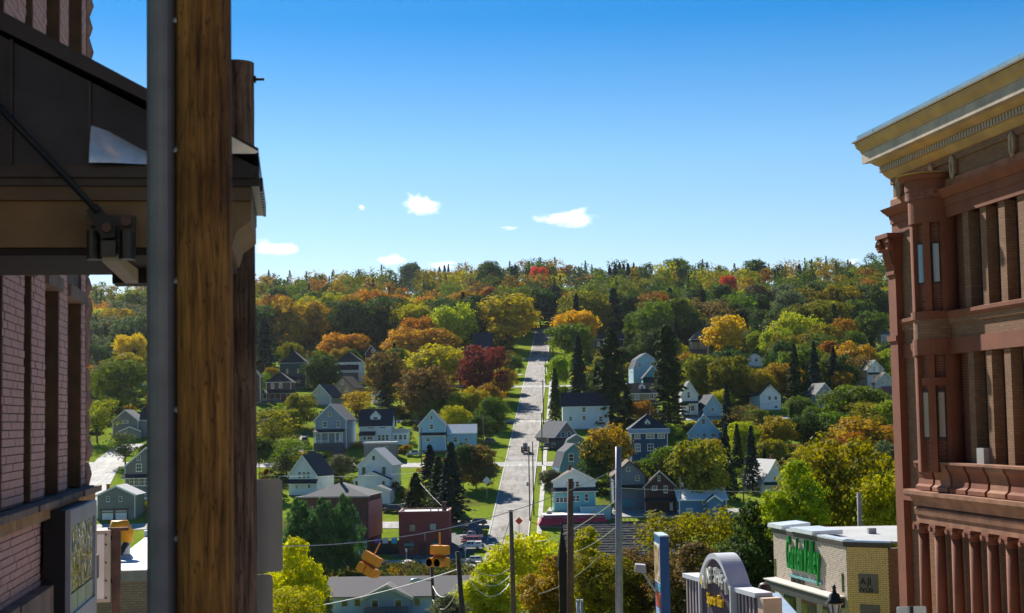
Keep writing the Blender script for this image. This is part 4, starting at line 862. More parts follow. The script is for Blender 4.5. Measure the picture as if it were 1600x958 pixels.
while Y < 1035:
    dxm = 15 + 4 * (Y - 575) / 590
    x = -.30 * Y + random.uniform(0, dxm)
    while x < .27 * Y:
        xx, yy = x + random.uniform(-4, 4), Y + random.uniform(-9, 9); x += dxm * random.uniform(.8, 1.25)
        zz = hz(xx, yy); px, py = proj((xx, yy, zz))
        if px < 395 and not (120 < px < 240): continue
        if px > 1412: continue
        if px < 395 and Y < 640: continue
        if 395 <= px < 640 and Y < 815: continue
        if 640 <= px < 850 and Y < 760: continue
        if 850 < px < 1060 and Y < 690: continue
        if px >= 1060 and Y < 590: continue
        h = random.uniform(17, 26) * (.75 if Y < 800 else 1.1); wm = h * random.uniform(.8, 1.05)
        wp = wm * F / yy; tp = py - h * F / yy
        if any((xx - a) ** 2 + (yy - c) ** 2 < (wm * .5) ** 2 for a, c in used): continue
        if blocked(px, wp, tp, py, yy): continue
        con = random.random() < (.10 if px < 850 else .16)
        if con: kind, c_ = ('spruce' if random.random() < .7 else 'pine'), random.choice(['blue-green', 'dark green']); wm *= .5; h *= 1.15
        else:
            kind = random.choice(['round', 'round', 'oval', 'vase', 'dense', 'round']); c_ = random.choice(LW if px < 850 else RW)
            if c_ == 'brown' and random.random() < .6: kind = 'bare'
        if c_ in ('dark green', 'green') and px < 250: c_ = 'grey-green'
        tree_at(Vector((xx, yy, zz)), h, wm, c_, kind, None, px, py); used.append((xx, yy)); nfill += 1
    Y += 27 + 12 * (Y - 575) / 590
# smaller trees between the houses lower down
LAWN = [(436, 662, 566, 716), (600, 716, 664, 772), (700, 762, 775, 822), (640, 690, 790, 720), (800, 500, 880, 860), (440, 716, 470, 740), (500, 770, 600, 800), (590, 790, 625, 830), (470, 625, 482, 640), (140, 690, 240, 830)]
Y = 415.0
while Y < 760:
    x = -.29 * Y
    while x < .26 * Y:
        xx, yy = x + random.uniform(-5, 5), Y + random.uniform(-8, 8); x += random.uniform(13, 20)
        zz = hz(xx, yy); px, py = proj((xx, yy, zz))
        if px < 398 or px > 1405 or (px < 850 and random.random() < .35): continue
        if any(a - 6 < px < c + 6 and b_ - 3 < py < d + 3 for a, b_, c, d in LAWN): continue
        h = random.uniform(7, 13); wm = h * random.uniform(.75, 1.1)
        if any((xx - a) ** 2 + (yy - c) ** 2 < (wm * .55) ** 2 for a, c in used): continue
        if blocked(px, wm * F / yy, py - h * F / yy, py, yy, .95): continue
        if random.random() < .2: kind, c_ = 'spruce', random.choice(['blue-green', 'dark green']); wm *= .6; h *= 1.3
        else: kind = random.choice(['round', 'oval', 'dense', 'bare', 'round']); c_ = random.choice(RW)
        tree_at(Vector((xx, yy, zz)), h, wm, c_, kind, None, px, py); used.append((xx, yy)); nfill += 1
    Y += 20
print('fill trees', nfill, 'all', len(NTREE), 'broadleaf', sum(d['kind'] not in ('spruce', 'pine', 'bush') for d in NTREE))
# wood along the crest: one mass
VV, VC, VA = [], [], []
protos = []
for i in range(6):
    p, nr, lv, L = crown_points(16, 1000, random.choice([.95, 1.1]), .1, 200 + i, (.2, .38), random.choice(['round', 'oval', 'vase'])); protos.append((p, nr, lv))
nm = 0; Y = 1050.0
while Y < 1520:
    x = -.34 * Y
    while x < .32 * Y:
        xx, yy = x + random.uniform(-5, 5), Y + random.uniform(-13, 13); x += random.uniform(15, 25)
        zz = hz(xx, yy); px, py = proj((xx, yy, zz))
        if 800 < px < 885 and yy < 1075: continue
        con = random.random() < (.14 if yy < 1250 else .3)
        h = random.uniform(17, 27); wm = h * random.uniform(.7, .98); nq = 900
        if con: p, nr, lv = SPR[random.randrange(3)]; wm = h * random.uniform(.8, 1.2); nq = 600; h *= 1.1
        else: p, nr, lv = protos[random.randrange(6)]
        sel = rng.choice(len(p), nq, replace=False); p, nr, lv = p[sel], nr[sel], lv[sel]
        a = random.uniform(0, 6.28); ca, sa = math.cos(a), math.sin(a); rm_ = np.array([[ca, sa, 0], [-sa, ca, 0], [0, 0, 1]])
        q = p @ rm_ * np.array([wm, wm, h]) + np.array([xx, yy, zz - 1]); n_ = nr @ rm_
        VV.append(leafquads(q, n_, rng.uniform(.6, 1.3, len(q)) * (.7 if not con else .5))); VA.append(np.clip(.2 + .4 * lv + rng.random(len(q)) * .4, 0, 1))
        c_ = np.array(PAL[random.choice(LW if px < 850 else RW) if not con else random.choice(['blue-green', 'dark green'])]) * random.uniform(.6, .95); VC.append(np.tile(c_, (len(q), 1))); nm += 1
    Y += 38
me = quadmesh('distant_wood', np.concatenate(VV), np.concatenate(VA), LEAFM, col=np.concatenate(VC))
tag(obj('distant_wood', me), 'mixed autumn wood covering the crest of the hill', 'wood', kind='stuff')
# undergrowth between the trunks: one mass
VV, VC, VA = [], [], []
for i in range(2600):
    yy = random.uniform(420, 1090); xx = random.uniform(-.29, .26) * yy; zz = hz(xx, yy); px, py = proj((xx, yy, zz))
    if (240 < px < 395) or px > 1415: continue
    if any(a - 4 < px < c + 4 and b_ - 2 < py < d + 2 for a, b_, c, d in LAWN): continue
    h = random.uniform(3, 7); wm = random.uniform(6, 11)
    if yy < 780: h *= .45; wm *= .55
    if blocked(px, wm * F / yy, py - h * F / yy, py, yy, 1.0): continue
    p, nr, lv = protos[i % 6]; sel = rng.choice(len(p), 200, replace=False)
    q = p[sel] * np.array([wm, wm, h]) + np.array([xx, yy, zz - .5]); VV.append(leafquads(q, nr[sel], rng.uniform(.6, 1.3, 200) * .55)); VA.append(rng.random(200))
    VC.append(np.tile(np.array(PAL[random.choice(['olive', 'dark green', 'green', 'green', 'russet-olive'])]) * .8, (200, 1)))
tag(obj('undergrowth', quadmesh('undergrowth', np.concatenate(VV), np.concatenate(VA), LEAFM, col=np.concatenate(VC))), 'green undergrowth between the trees of the hillside wood', 'undergrowth', kind='stuff')
# bushes and scrub the photo shows on the slope
BUSH = [(466, 728, 22, 26, 'russet-olive'), (536, 742, 22, 30, 'grey-green'), (549, 760, 16, 24, 'bright green'), (520, 742, 20, 26, 'olive'), (556, 730, 14, 22, 'dark green'), (455, 690, 12, 10, 'dark green'), (466, 688, 10, 9, 'dark green'),
        (620, 772, 18, 24, 'brown'), (634, 780, 16, 20, 'olive'), (764, 768, 38, 24, 'grey-green'), (640, 690, 10, 20, 'olive'), (556, 700, 10, 18, 'olive'), (425, 725, 30, 34, 'dark green'), (440, 748, 34, 40, 'grey-green'), (444, 715, 24, 34, 'olive'),
        (860, 700, 10, 12, 'green'), (870, 806, 8, 26, 'green'), (955, 800, 14, 14, 'dark green'), (1068, 720, 22, 40, 'russet-olive'), (1120, 702, 16, 40, 'russet-olive'), (1150, 705, 18, 34, 'brown'), (1240, 722, 22, 36, 'green'), (1275, 716, 24, 44, 'olive'),
        (1300, 735, 26, 50, 'yellow-green'), (1250, 745, 26, 46, 'yellow-green'), (1360, 755, 26, 50, 'grey-green'), (1385, 770, 24, 40, 'olive'), (480, 640, 12, 20, 'yellow-green'), (436, 642, 12, 18, 'bright green'), (545, 632, 16, 26, 'brown'),
        (655, 772, 16, 16, 'dark green'), (760, 640, 14, 30, 'rust'), (795, 556, 8, 20, 'golden'), (808, 574, 8, 18, 'yellow-green'), (790, 608, 10, 20, 'green'), (205, 800, 12, 14, 'green'), (226, 800, 16, 14, 'bright green'), (222, 770, 10, 10, 'green')]
BL = ['low {} bush {}'] 
for i, (px, base, hp, wp, c_) in enumerate(BUSH): T(px, base - hp, base, wp, c_, 'bush')
# scrub on the bank below the valley street
VV, VC, VA = [], [], []
for i in range(360):
    px = random.uniform(395, 1010); yy = random.uniform(306, 331); p = P(px, 900, yy); z = hz(p.x, yy)
    pp, nr, lv = protos[i % 6]; h = random.uniform(1.2, 2.6); wm = random.uniform(2, 4)
    sel = rng.choice(len(pp), 260, replace=False)
    q = pp[sel] * np.array([wm, wm, h]) + np.array([p.x, yy, z - .2]); VV.append(leafquads(q, nr[sel], rng.uniform(.6, 1.3, 260) * .16)); VA.append(rng.random(260))
    c_ = PAL[random.choice(['brown', 'olive', 'dark green', 'dark green', 'russet-olive'])]; VC.append(np.tile(np.array(c_) * .8, (260, 1)))
tag(obj('scrub', quadmesh('scrub', np.concatenate(VV), np.concatenate(VA), LEAFM, col=np.concatenate(VC))), 'dark scrub covering the bank below the valley street', 'scrub', kind='stuff')
# ------------------------------------------------------------------ nearer trees
def near(px, top, base, wpx, colour, kind, D, label, proto=0):
    g = P(px, base, D); z0 = hz(g.x, D); h = P(px, top, D).z - z0
    return tree_at(Vector((g.x, D, z0)), h, wpx * D / F, colour, kind, label, px, base, None, None, proto, .04)
near(832, 834, 985, 122, 'lime', 'near_round', 150, 'bright yellow-green maple behind the middle wooden pole', 0)
near(766, 876, 985, 100, 'lime', 'near_round', 140, 'lower yellow-green tree right of the short leaning pole', 1)
near(872, 866, 985, 105, 'russet-olive', 'near_round', 120, 'olive and yellow tree behind the brown wooden pole', 1)
near(919, 816, 980, 56, 'yellow-green', 'near_column', 125, 'narrow tree with orange tip right of the brown pole', 0)
near(940, 866, 985, 120, 'olive', 'near_round', 110, 'dark olive tree between brown and steel poles', 0)
near(1004, 858, 985, 110, 'brown', 'near_round', 112, 'thin brown-leaved tree right of the steel pole', 0)
near(1060, 800, 985, 110, 'olive', 'near_bare', 118, 'half-bare olive tree behind the blue pylon sign', 0)
near(1125, 794, 980, 120, 'olive', 'near_bare', 122, 'half-bare tree above the arched purple sign', 0)
near(1090, 845, 990, 120, 'brown', 'near_round', 104, 'shaded brown tree behind the purple sign', 1)
near(1186, 780, 985, 110, 'dark green', 'near_round', 108, 'dark shaded tree left of the yellow brick shop', 1)
near(1335, 684, 990, 190, 'olive', 'near_round', 118, 'large russet-olive tree rising behind the yellow brick shop', 0)
near(1252, 716, 990, 90, 'bright green', 'near_round', 105, 'bright green tree at the left edge of the large russet tree', 1)
near(1390, 738, 990, 96, 'yellow-green', 'near_round', 112, 'yellow-green tree between the large russet tree and the corner pilaster', 0)
near(462, 838, 985, 92, 'lime', 'near_round', 90, 'glowing yellow-green tree beside the sign backs', 1)
near(458, 915, 990, 76, 'yellow-green', 'near_bare', 82, 'thin yellow-green low tree at the bottom beside the sign backs', 0)
near(488, 908, 985, 60, 'grey-green', 'near_round', 95, 'grey-green bushy tree right of the thin low tree', 0)
near(700, 928, 990, 60, 'grey-green', 'near_round', 130, 'pale green bushy tree behind the short poles', 1)
near(470, 776, 905, 56, 'deep green', 'near_column', 318, 'leftmost of the three green poplars', 1)
near(508, 776, 910, 62, 'deep green', 'near_column', 314, 'middle of the three green poplars', 1)
near(541, 770, 900, 48, 'deep green', 'near_column', 316, 'rightmost of the three green poplars, tallest and slimmest', 1)
near(232, 838, 905, 22, 'golden', 'near_round', 120, 'small yellow tree just left of the metal post', 0)
# ------------------------------------------------------------------ vehicles
def carpaint(n, c): return mat('paint_' + n, c, .3, .15, var=.04, spec=.6)
WHEEL = None
def wheel(root, x, y, r, w=.22):
    global WHEEL
    if WHEEL is None:
        t = MB().tube([(0, -.5, 0), (0, -.42, 0), (0, .42, 0), (0, .5, 0)], [.86, 1, 1, .86], 14).mesh('tyre', RUBBER)
        rm = MB().tube([(0, -.53, 0), (0, -.3, 0), (0, .3, 0), (0, .53, 0)], [.5, .62, .62, .5], 10).mesh('rim', STEEL); WHEEL = (t, rm)
    t = obj('wheel', WHEEL[0], root, (x, y, r), 0, (r, w, r)); obj('rim', WHEEL[1], t)
def vehicle(kind, label, colour, px, py, head, cname, D=None, group='parked vehicles', cap=False, name=None):
    g = ground_at(px, py) if D is None else P(px, py, D)
    if D is not None: g.z = hz(g.x, D)
    g.z += .14
    root = thing(name or {'pickup': 'pickup_truck', 'suv': 'parked_car', 'sedan': 'parked_car'}[kind], label, {'pickup': 'truck', 'suv': 'car', 'sedan': 'car'}[kind], g, head, group)
    pt = carpaint(cname, colour); L, Wd, Hh, hood, cab0, cab1, hl = {'pickup': (5.4, 1.9, 1.85, 1.1, -1.0, .75, 1.1), 'suv': (4.8, 1.88, 1.78, 1.05, -2.2, .9, 1.0), 'sedan': (4.6, 1.78, 1.42, .92, -1.6, .85, .88)}[kind]
    w2 = Wd / 2; x0, x1 = -L / 2, L / 2
    m_ = MB()
    pr = [(x0, .42), (x0, hl - .08), (x0 + .08, hl), (x1 - .35, hood - .12), (x1 - .05, hood - .28), (x1, .6), (x1 - .05, .42)]
    m_.prism([(a, -w2, b) for a, b in pr], (0, Wd, 0)); m_.build('body', pt, root)
    s = .62 if kind == 'sedan' else .45; r_ = .5 if kind != 'pickup' else .15
    m_ = MB(); ti = .16
    m_.hexa([(cab0, -w2 + .03, hl - .02), (cab1 + s, -w2 + .03, hl - .02), (cab1 + s, w2 - .03, hl - .02), (cab0, w2 - .03, hl - .02)], [(cab0 + r_ * .7, -w2 + ti, Hh), (cab1, -w2 + ti, Hh), (cab1, w2 - ti, Hh), (cab0 + r_ * .7, w2 - ti, Hh)]); cb = m_.build('cabin', pt, root)
    def sideq(f0, f1, sg):
        def at(fx, fz):
            xa = cab0 + (r_ * .7) * fz; xb = cab1 + s * (1 - fz); return Vector((xa + (xb - xa) * fx, sg * (w2 - .03 - (ti - .03) * fz + .012), hl - .02 + (Hh - hl) * fz))
        a, b, c, d = at(f0, .16), at(f1, .16), at(f1 - .03, .86), at(f0 + .02, .86); e = Vector((0, -sg * .01, 0))
        return MB().hexa([a, b, b + e, a + e], [d, c, c + e, d + e])
    for sg in (-1, 1):
        for f0, f1 in (((.06, .44), (.48, .9)) if kind != 'pickup' else ((.08, .38), (.42, .9))): sideq(f0, f1, sg).build('side_window', DARKGL, cb)
    xa, xb = cab1 + s * .84 + .02, cab1 + s * .1 + .02; za, zb_ = hl + (Hh - hl) * .16, hl + (Hh - hl) * .9
    MB().hexa([(xa, -w2 + .18, za), (xa, w2 - .18, za), (xa - .03, w2 - .18, za), (xa - .03, -w2 + .18, za)], [(xb, -w2 + .26, zb_), (xb, w2 - .26, zb_), (xb - .03, w2 - .26, zb_), (xb - .03, -w2 + .26, zb_)]).build('windscreen', DARKGL, cb)
    xa, xb = cab0 + r_ * .7 * .16 - .012, cab0 + r_ * .7 * .9 - .012
    MB().hexa([(xa, -w2 + .2, za), (xa, w2 - .2, za), (xa + .03, w2 - .2, za), (xa + .03, -w2 + .2, za)], [(xb, -w2 + .28, zb_), (xb, w2 - .28, zb_), (xb + .03, w2 - .28, zb_), (xb + .03, -w2 + .28, zb_)]).build('rear_window', DARKGL, cb)
    if kind == 'pickup':
        if cap:
            c_ = MB().hexa([(x0 + .05, -w2 + .04, hl + .004), (cab0 - .06, -w2 + .04, hl + .004), (cab0 - .06, w2 - .04, hl + .004), (x0 + .05, w2 - .04, hl + .004)], [(x0 + .12, -w2 + .14, Hh - .06), (cab0 - .06, -w2 + .14, Hh - .06), (cab0 - .06, w2 - .14, Hh - .06), (x0 + .12, w2 - .14, Hh - .06)]).build('bed_cap', WHITE, root)
            for sg in (-1, 1): MB().box(x0 + .35, cab0 - .3, sg * (w2 - .075) - .012, sg * (w2 - .075) + .012, hl + .2, Hh - .3).build('cap_window', DARKGL, c_)
        else: MB().box(x0 + .1, cab0 - .1, -w2 + .1, w2 - .1, hl - .04, hl + .012).build('bed_liner', RUBBER, root)
    for xx in (x0 + L * .2, x1 - L * .19):
        for sg in (-1, 1): wheel(root, xx, sg * (w2 - .1), .38 if kind == 'pickup' else .35)
    for sg in (-1, 1):
        MB().box(x1 - .08, x1 + .02, sg * w2 * .72 - .18, sg * w2 * .72 + .18, .66, .82).build('headlight', LITEGL, root)
        MB().box(x0 - .02, x0 + .06, sg * w2 * .85 - .1, sg * w2 * .85 + .1, .62, .92).build('tail_light', mat('tail_red', (.4, .02, .02), .3), root)
    MB().box(x1 - .02, x1 + .07, -w2 + .05, w2 - .05, .38, .56).build('bumper', STEEL, root); MB().box(x0 - .08, x0 + .02, -w2 + .05, w2 - .05, .38, .56).build('bumper', STEEL, root)
    RECTS.append((px - 25, px + 25, py - 14, py, g.y)); return root
PI = math.pi
vehicle('pickup', 'white pickup with bed cap, nearest of the row beside the red brick shop', (.66, .67, .70), 735, 859, PI, 'white', cap=True)
vehicle('suv', 'red four-wheel-drive right behind the capped white pickup', (.34, .03, .05), 736, 851, PI, 'red')
vehicle('pickup', 'white and red pickup third in the row by the brick shop', (.62, .58, .56), 737, 843, PI, 'cream')
vehicle('suv', 'dark car with pale roof fourth in the row by the brick shop', (.03, .035, .06), 740, 836, PI, 'ink')
vehicle('pickup', 'navy pickup last but one in the row by the brick shop', (.03, .06, .12), 741, 829, PI, 'navy')
vehicle('suv', 'dark van at the far end of the row by the brick shop', (.05, .05, .06), 746, 822, PI, 'char')
vehicle('sedan', 'white car partly behind the yellow-green maple by the valley street', (.6, .62, .64), 769, 862, PI / 2 + .1, 'silver')
vehicle('sedan', 'white and orange car on the valley street below the pickups', (.62, .58, .54), 744, 880, 0.05, 'bone')
vehicle('suv', 'white off-roader at the teal shopfront behind the poplars', (.62, .64, .66), 555, 874, 0, 'white')
vehicle('sedan', 'dark saloon parked on the upper lane below the slate-blue house', (.02, .035, .06), 486, 712, PI, 'ink')
vehicle('suv', 'maroon four-wheel-drive parked below the slate-blue house porch', (.14, .02, .05), 528, 713, PI, 'wine')
vehicle('pickup', 'blue-white pickup left of the sky-blue house', (.18, .3, .42), 648, 713, PI, 'steelblue')
vehicle('suv', 'black car parked beside the sky-blue house wing', (.02, .025, .03), 763, 694, PI, 'black')
vehicle('suv', 'dark green vehicle on the lawn left of the slate-blue house', (.02, .04, .035), 477, 692, PI / 2, 'pine')
vehicle('pickup', 'dark pickup parked at the right road edge by the flat garage', (.07, .02, .035), 855, 702, PI, 'plum')
vehicle('suv', 'pale van parked below the maroon gabled house', (.42, .5, .52), 1015, 812, PI / 2 + .2, 'mint', D=388)
vehicle('sedan', 'pale car right of the van below the maroon house', (.5, .48, .46), 1033, 811, PI / 2, 'sand', D=388)
vehicle('pickup', 'white pickup in the drive beside the taupe house', (.6, .62, .64), 230, 784, 0, 'white')
vehicle('sedan', 'white car behind the roof of the red brick shop', (.62, .63, .65), 632, 796, PI, 'white')
vehicle('suv', 'dark car behind the red brick shop, left of the white car', (.05, .05, .07), 612, 800, PI, 'char')
# tractor coming down the hill road
g = ground_at(821, 708); g.z += .12; g.x += 0
rt = thing('tractor', 'dark red tractor with glazed cab on the hill road', 'tractor', g, 0)
trd = mat('tractor_red', (.16, .03, .03), .5)
MB().box(-.45, .45, -1.9, .3, 1.0, 1.75).build('bonnet', trd, rt)
c_ = MB().hexa([(-.8, .2, 1.1), (.8, .2, 1.1), (.8, 1.9, 1.1), (-.8, 1.9, 1.1)], [(-.7, .3, 2.95), (.7, .3, 2.95), (.7, 1.8, 2.95), (-.7, 1.8, 2.95)]).build('cab', BLACKM, rt)
for a, b2 in ((-.66, -.05), (.05, .66)): MB().hexa([(a, .17, 1.55), (b2, .17, 1.55), (b2, .2, 1.55), (a, .2, 1.55)], [(a * .96, .265, 2.8), (b2 * .96, .265, 2.8), (b2 * .96, .295, 2.8), (a * .96, .295, 2.8)]).build('windscreen', mat('cab_glass', (.3, .36, .36), .1), c_)
MB().box(-.85, .85, .15, 1.95, 2.953, 3.08).build('cab_roof', mat('cab_roof', (.5, .5, .48)), c_)
for sg in (-1, 1):
    wheel(rt, sg * 1.12, 1.3, .92, .55); wheel(rt, sg * .95, -1.4, .55, .4)
    MB().box(sg * 1.12 - .32, sg * 1.12 + .32, .5, 2.1, 1.88, 1.98).build('mudguard', trd, rt)
for o in rt.children:
    if o.name.startswith('wheel'): o.rotation_euler = (0, 0, PI / 2)
MB().tube([(.2, -.9, 1.75), (.2, -.9, 3.3)], [.09, .07], 8).build('exhaust', BLACKM, rt)
MB().box(-1.4, 1.4, -2.5, -2.1, .35, 1.05).build('front_blade', mat('blade', (.06, .06, .07), .6, .4), rt)
# ------------------------------------------------------------------ road signs far off
def diamond(px, py, s, label, m, D=None, pole=True):
    g = ground_at(px, py + s * 2.2) if D is None else P(px, py, D); k = g.y / F
    g = Vector((g.x, g.y, hz(g.x, g.y))); c = P(px, py, g.y); h = c.z - g.z; r = s * k / 2
    q = thing('road_sign', label, 'sign', g)
    MB().prism([(0, -.05, h - r), (r, -.05, h), (0, -.05, h + r), (-r, -.05, h)], (0, .03, 0)).build('sign_plate', m, q)
    MB().tube([(0, .02, -.3), (0, .02, h + r * .6)], .06, 6).build('post', STEEL, q); return q
diamond(761, 751, 13, 'white back of a diamond road sign on the corner lawn', mat('sign_back', (.6, .62, .63), .4, .3))
diamond(858, 576, 8, 'small orange diamond sign high on the road verge', mat('sign_orange', (.75, .09, .02), .5), D=755)
diamond(811, 814, 12, 'orange diamond roadworks sign at the foot of the hill road', mat('sign_orange', (.75, .09, .02), .5), D=372)
for px, py, D in ((635, 875, 343), (727, 866, 343)):
    p = P(px, py, D); q = thing('parking_meter', 'small grey meter post on the kerb ' + ('before the red brick shop' if px < 700 else 'below the white pickup'), 'meter', (p.x, D, hz(p.x, D)))
    MB().tube([(0, 0, 0), (0, 0, 2.2)], .07, 7).build('post', STEEL, q); MB().lathe([(.1, 2.2), (.22, 2.35), (.24, 2.7), (.12, 2.95)], n=10).build('meter_head', mat('meter_grey', (.5, .5, .5)), q)
# guard rail along the valley street
def railing(label, pts, h, n, name='guard_rail'):
    q = thing(name, label, 'railing', pts[0]); o3 = pts[0]
    for a, b2 in zip(pts, pts[1:]): MB().bar(a + Vector((0, 0, h)), b2 + Vector((0, 0, h)), .08, .3).build('rail', mat('rail_steel', (.35, .34, .33), .6, .3), q, o3)
    pm = MB().box(-.07, .07, -.07, .07, -.3, h - .17).mesh('post', mat('rail_post', (.12, .11, .10)))
    for a, b2 in zip(pts, pts[1:]):
        for i in range(n): obj('post', pm, q, a.lerp(b2, i / n) - o3 + Vector((0, .12, 0)))
p = [P(x, 885, 333) for x in (395, 560, 720)]; railing('long guard rail between valley street and scrub bank', [Vector((v.x, 333, hz(v.x, 333) + .1)) for v in p], .75, 14)
p = [P(x, 812, 386) for x in (955, 1012, 1075)]; railing('low rail along the parking lot below the houses', [Vector((v.x, 386, hz(v.x, 386) + .1)) for v in p], .8, 8)
# ------------------------------------------------------------------ poles
def pole(label, px, ytop, D, wpx, m=None, lean=0, arms=(), name='utility_pole', ybase=None, tf=None):
    t = P(px, ytop, D); b0 = Vector((t.x + lean, D, hz(t.x + lean, D) - .3)); q = thing(name, label, 'pole', b0)
    r = wpx * D / F / 2; h = t - b0
    MB().tube([(0, 0, 0), h * .5, h], [r * 1.2, r * 1.05, r * .9], 12).build('shaft', m or POLEW, q, smooth=True)
    for z, wd in arms:
        c = h * ((h.z - z) / h.z); MB().box(c.x - wd / 2, c.x + wd / 2, c.y - r - .14, c.y - r - .02, c.z - .07, c.z + .07).build('crossarm', POLEW, q)
        for f_ in (-.45, -.2, .2, .45): MB().lathe([(.03, .07), (.06, .12), (.07, .2), (.04, .26)], (c.x + wd * f_, c.y - r - .08, c.z), 8).build('insulator', mat('porcelain', (.35, .33, .32), .3), q)
    if tf:
        z, side = tf; c = h * ((h.z - z) / h.z); MB().lathe([(.18, -.5), (.28, -.46), (.28, .4), (.2, .48), (.05, .52)], c + Vector((side * (r + .32), -.1, 0)), 12).build('transformer', mat('transformer_grey', (.3, .34, .38)), q)
    return q
pole('brown wooden utility pole, thickest wooden one, left of the steel pole', 891, 748, 75, 10, mat('brown_pole', (.13, .075, .05), .9, var=.3, scale=5, bump=.4), -.15)
pole('tall grey steel pole with cap in the lower middle', 966, 698, 70, 10.5, mat('grey_pole', (.20, .205, .235), .5, .3, var=.2, scale=4), -.15)
pole('middle wooden pole in front of the yellow-green maple', 798, 797, 110, 7, None, .1)
pole('short leaning wooden pole left of the yellow-green maple', 715, 862, 95, 7.5, mat('dark_pole', (.07, .05, .045), .9, var=.3), .35)
pole('thin wooden pole carrying the street lamp', 674, 884, 150, 5, mat('dark_pole2', (.09, .06, .05), .9, var=.3), .3)
pole('pale stub of a pole behind the yellow brick shop roof', 1342, 770, 66, 7.5, mat('pale_pole', (.32, .28, .27), .9, var=.2))
for i, (px, yt, yb, lab, arms, tf) in enumerate(((846, 645, 727, 'slim pole on the right verge beside the tractor', (), None), (826, 700, 815, 'slim pole with dark lamp at the right of the lower road', (), (9.0, -1)), (848, 593, 663, 'pole with crossarm on the right verge above the tractor', ((.8, 2.6),), None), (859, 525, 565, 'thin pole at the right of the upper road', (), None), (863, 495, 552, 'pole near the road top on the right', ((1.0, 3.4),), None),
        (755, 646, 706, 'pole beside the sky-blue house wing', ((1.0, 3),), None), (543, 668, 716, 'thin pole before the slate-blue house', (), None), (408, 592, 632, 'pale pole beside the small brick house', ((1.5, 2),), None), (793, 547, 590, 'pale pole on the left verge of the upper road', (), None), (658, 668, 728, 'thin pole before the sky-blue house', (), None),
        (954, 745, 808, 'pale pole left of the steel pole among the houses', ((1.2, 2.4),), None), (1063, 743, 812, 'pale pole with transformer by the blue building', (), (2.4, 1)), (1161, 748, 790, 'dark pole in the shade of the tall spruces', (), None), (832, 690, 805, 'second slim pole beside the lamp pole on the right verge', (), None), (852, 560, 600, 'short thin pole below the orange diamond sign', (), None))):
    g = ground_at(px, yb); t = P(px, yt, g.y); pole(lab, px, yt, g.y, max(1.6, .30 * F / g.y), mat('grey_wood', (.2, .18, .165), .9) if 'pale' in lab else None, 0, arms, tf=tf)
# two pipes at the bottom
for px, lab in ((902.5, 'left of the two grey vent pipes by the brown pole'), (908.5, 'right of the two grey vent pipes by the brown pole')):
    t = P(px, 937, 78); b0 = Vector((t.x, 78, hz(t.x, 78))); q = thing('vent_pipe', lab, 'pipe', b0, 0, 'vent pipes'); h = t.z - b0.z
    MB().tube([(0, 0, 0), (0, 0, h - .1)], .065, 10).build('pipe', STEEL, q, smooth=True); MB().tube([(0, 0, h - .1), (0, 0, h)], .09, 10).build('cap', STEEL, q)
# street lamp head
t = P(674, 908, 150); q = thing('street_lamp', 'cobra-head street lamp on the thin wooden pole', 'lamp', t)
e = P(641, 908, 149.5) - t; MB().tube([(0, 0, 0), e * .4 + Vector((0, 0, .12)), e * .62 + Vector((0, 0, .1))], .05, 7).build('arm', STEEL, q)
m_ = MB(); m_.tube([e * .5 + Vector((0, 0, .1)), e * .66 + Vector((0, 0, .1)), e * .9, e * 1.02 + Vector((0, 0, -.06))], [.07, .2, .24, .1], 10); hd = m_.build('lamp_head', mat('lamp_grey', (.45, .48, .52), .4, .3), q, smooth=True)
MB().lathe([(.02, -.32), (.16, -.26), (.18, -.16)], e * .85, 10).build('lens', mat('lamp_lens', (.6, .62, .6), .2), hd)
# floodlight box
t = P(1026, 922, 57); q = thing('flood_light', 'grey box floodlight on an angled arm left of the blue pylon', 'lamp', t)
e = P(1004, 893, 56.6) - t; MB().tube([(0, 0, -.1), e], .035, 8).build('arm', STEEL, q)
a_ = P(992, 890, 56.3) - t; b_ = P(1009, 890, 56.8) - t
m_ = MB(); m_.hexa([(a_.x, -.5, a_.z - .12), (b_.x, -.5, a_.z - .16), (b_.x + .05, .1, a_.z - .16), (a_.x + .05, .1, a_.z - .12)], [(a_.x + .05, -.45, a_.z + .16), (b_.x - .02, -.45, a_.z + .12), (b_.x, .1, a_.z + .12), (a_.x + .07, .1, a_.z + .16)]); m_.build('lamp_box', mat('floodlight_grey', (.4, .38, .40), .5), q)
# ------------------------------------------------------------------ wires
def wire(label, a, b, sag, r, m=None, n=14, name='overhead_wire', group=None):
    a, b = Vector(a), Vector(b); q = [a.lerp(b, i / n) - Vector((0, 0, sag * 4 * (i / n) * (1 - i / n))) for i in range(n + 1)]
    mb = MB().tube([p - a for p in q], r, 5); o = mb.build(name, m or mat('wire_dark', (.09, .09, .10), .5, .4)); o.location = a
    return tag(o, label, 'wire', group)
WP = mat('wire_pale', (.5, .5, .5), .4, .5)
wire('span wire carrying the yellow beacons to the steel pole', P(360, 852, 58), P(967, 731, 70), 1.08, .018, WP)
wire('wire rising from lower left to the short leaning pole', P(395, 962, 90), P(717, 889, 95), .35, .028, WP)
wire('upper cable falling from the steel pole past the brown pole', P(966, 779, 70), P(835, 846, 140), .5, .022, WP)
wire('lower cable falling from the steel pole to the olive tree', P(966, 821, 70), P(900, 862, 118), .15, .022, WP)
wire('pale cable looping below the steel pole', P(940, 866, 104), P(842, 928, 112), .4, .02, WP)
wire('guy wire dropping from the middle wooden pole', P(796, 815, 110), P(782, 858, 108), .0, .03)
for i in range(3): wire(('upper', 'middle', 'lower')[i] + ' pale cable sagging from the short leaning pole to the middle pole', P(722, 873 + 8 * i, 95), P(796, 888 + 12 * i, 110), .75 + .25 * i, .02, WP)
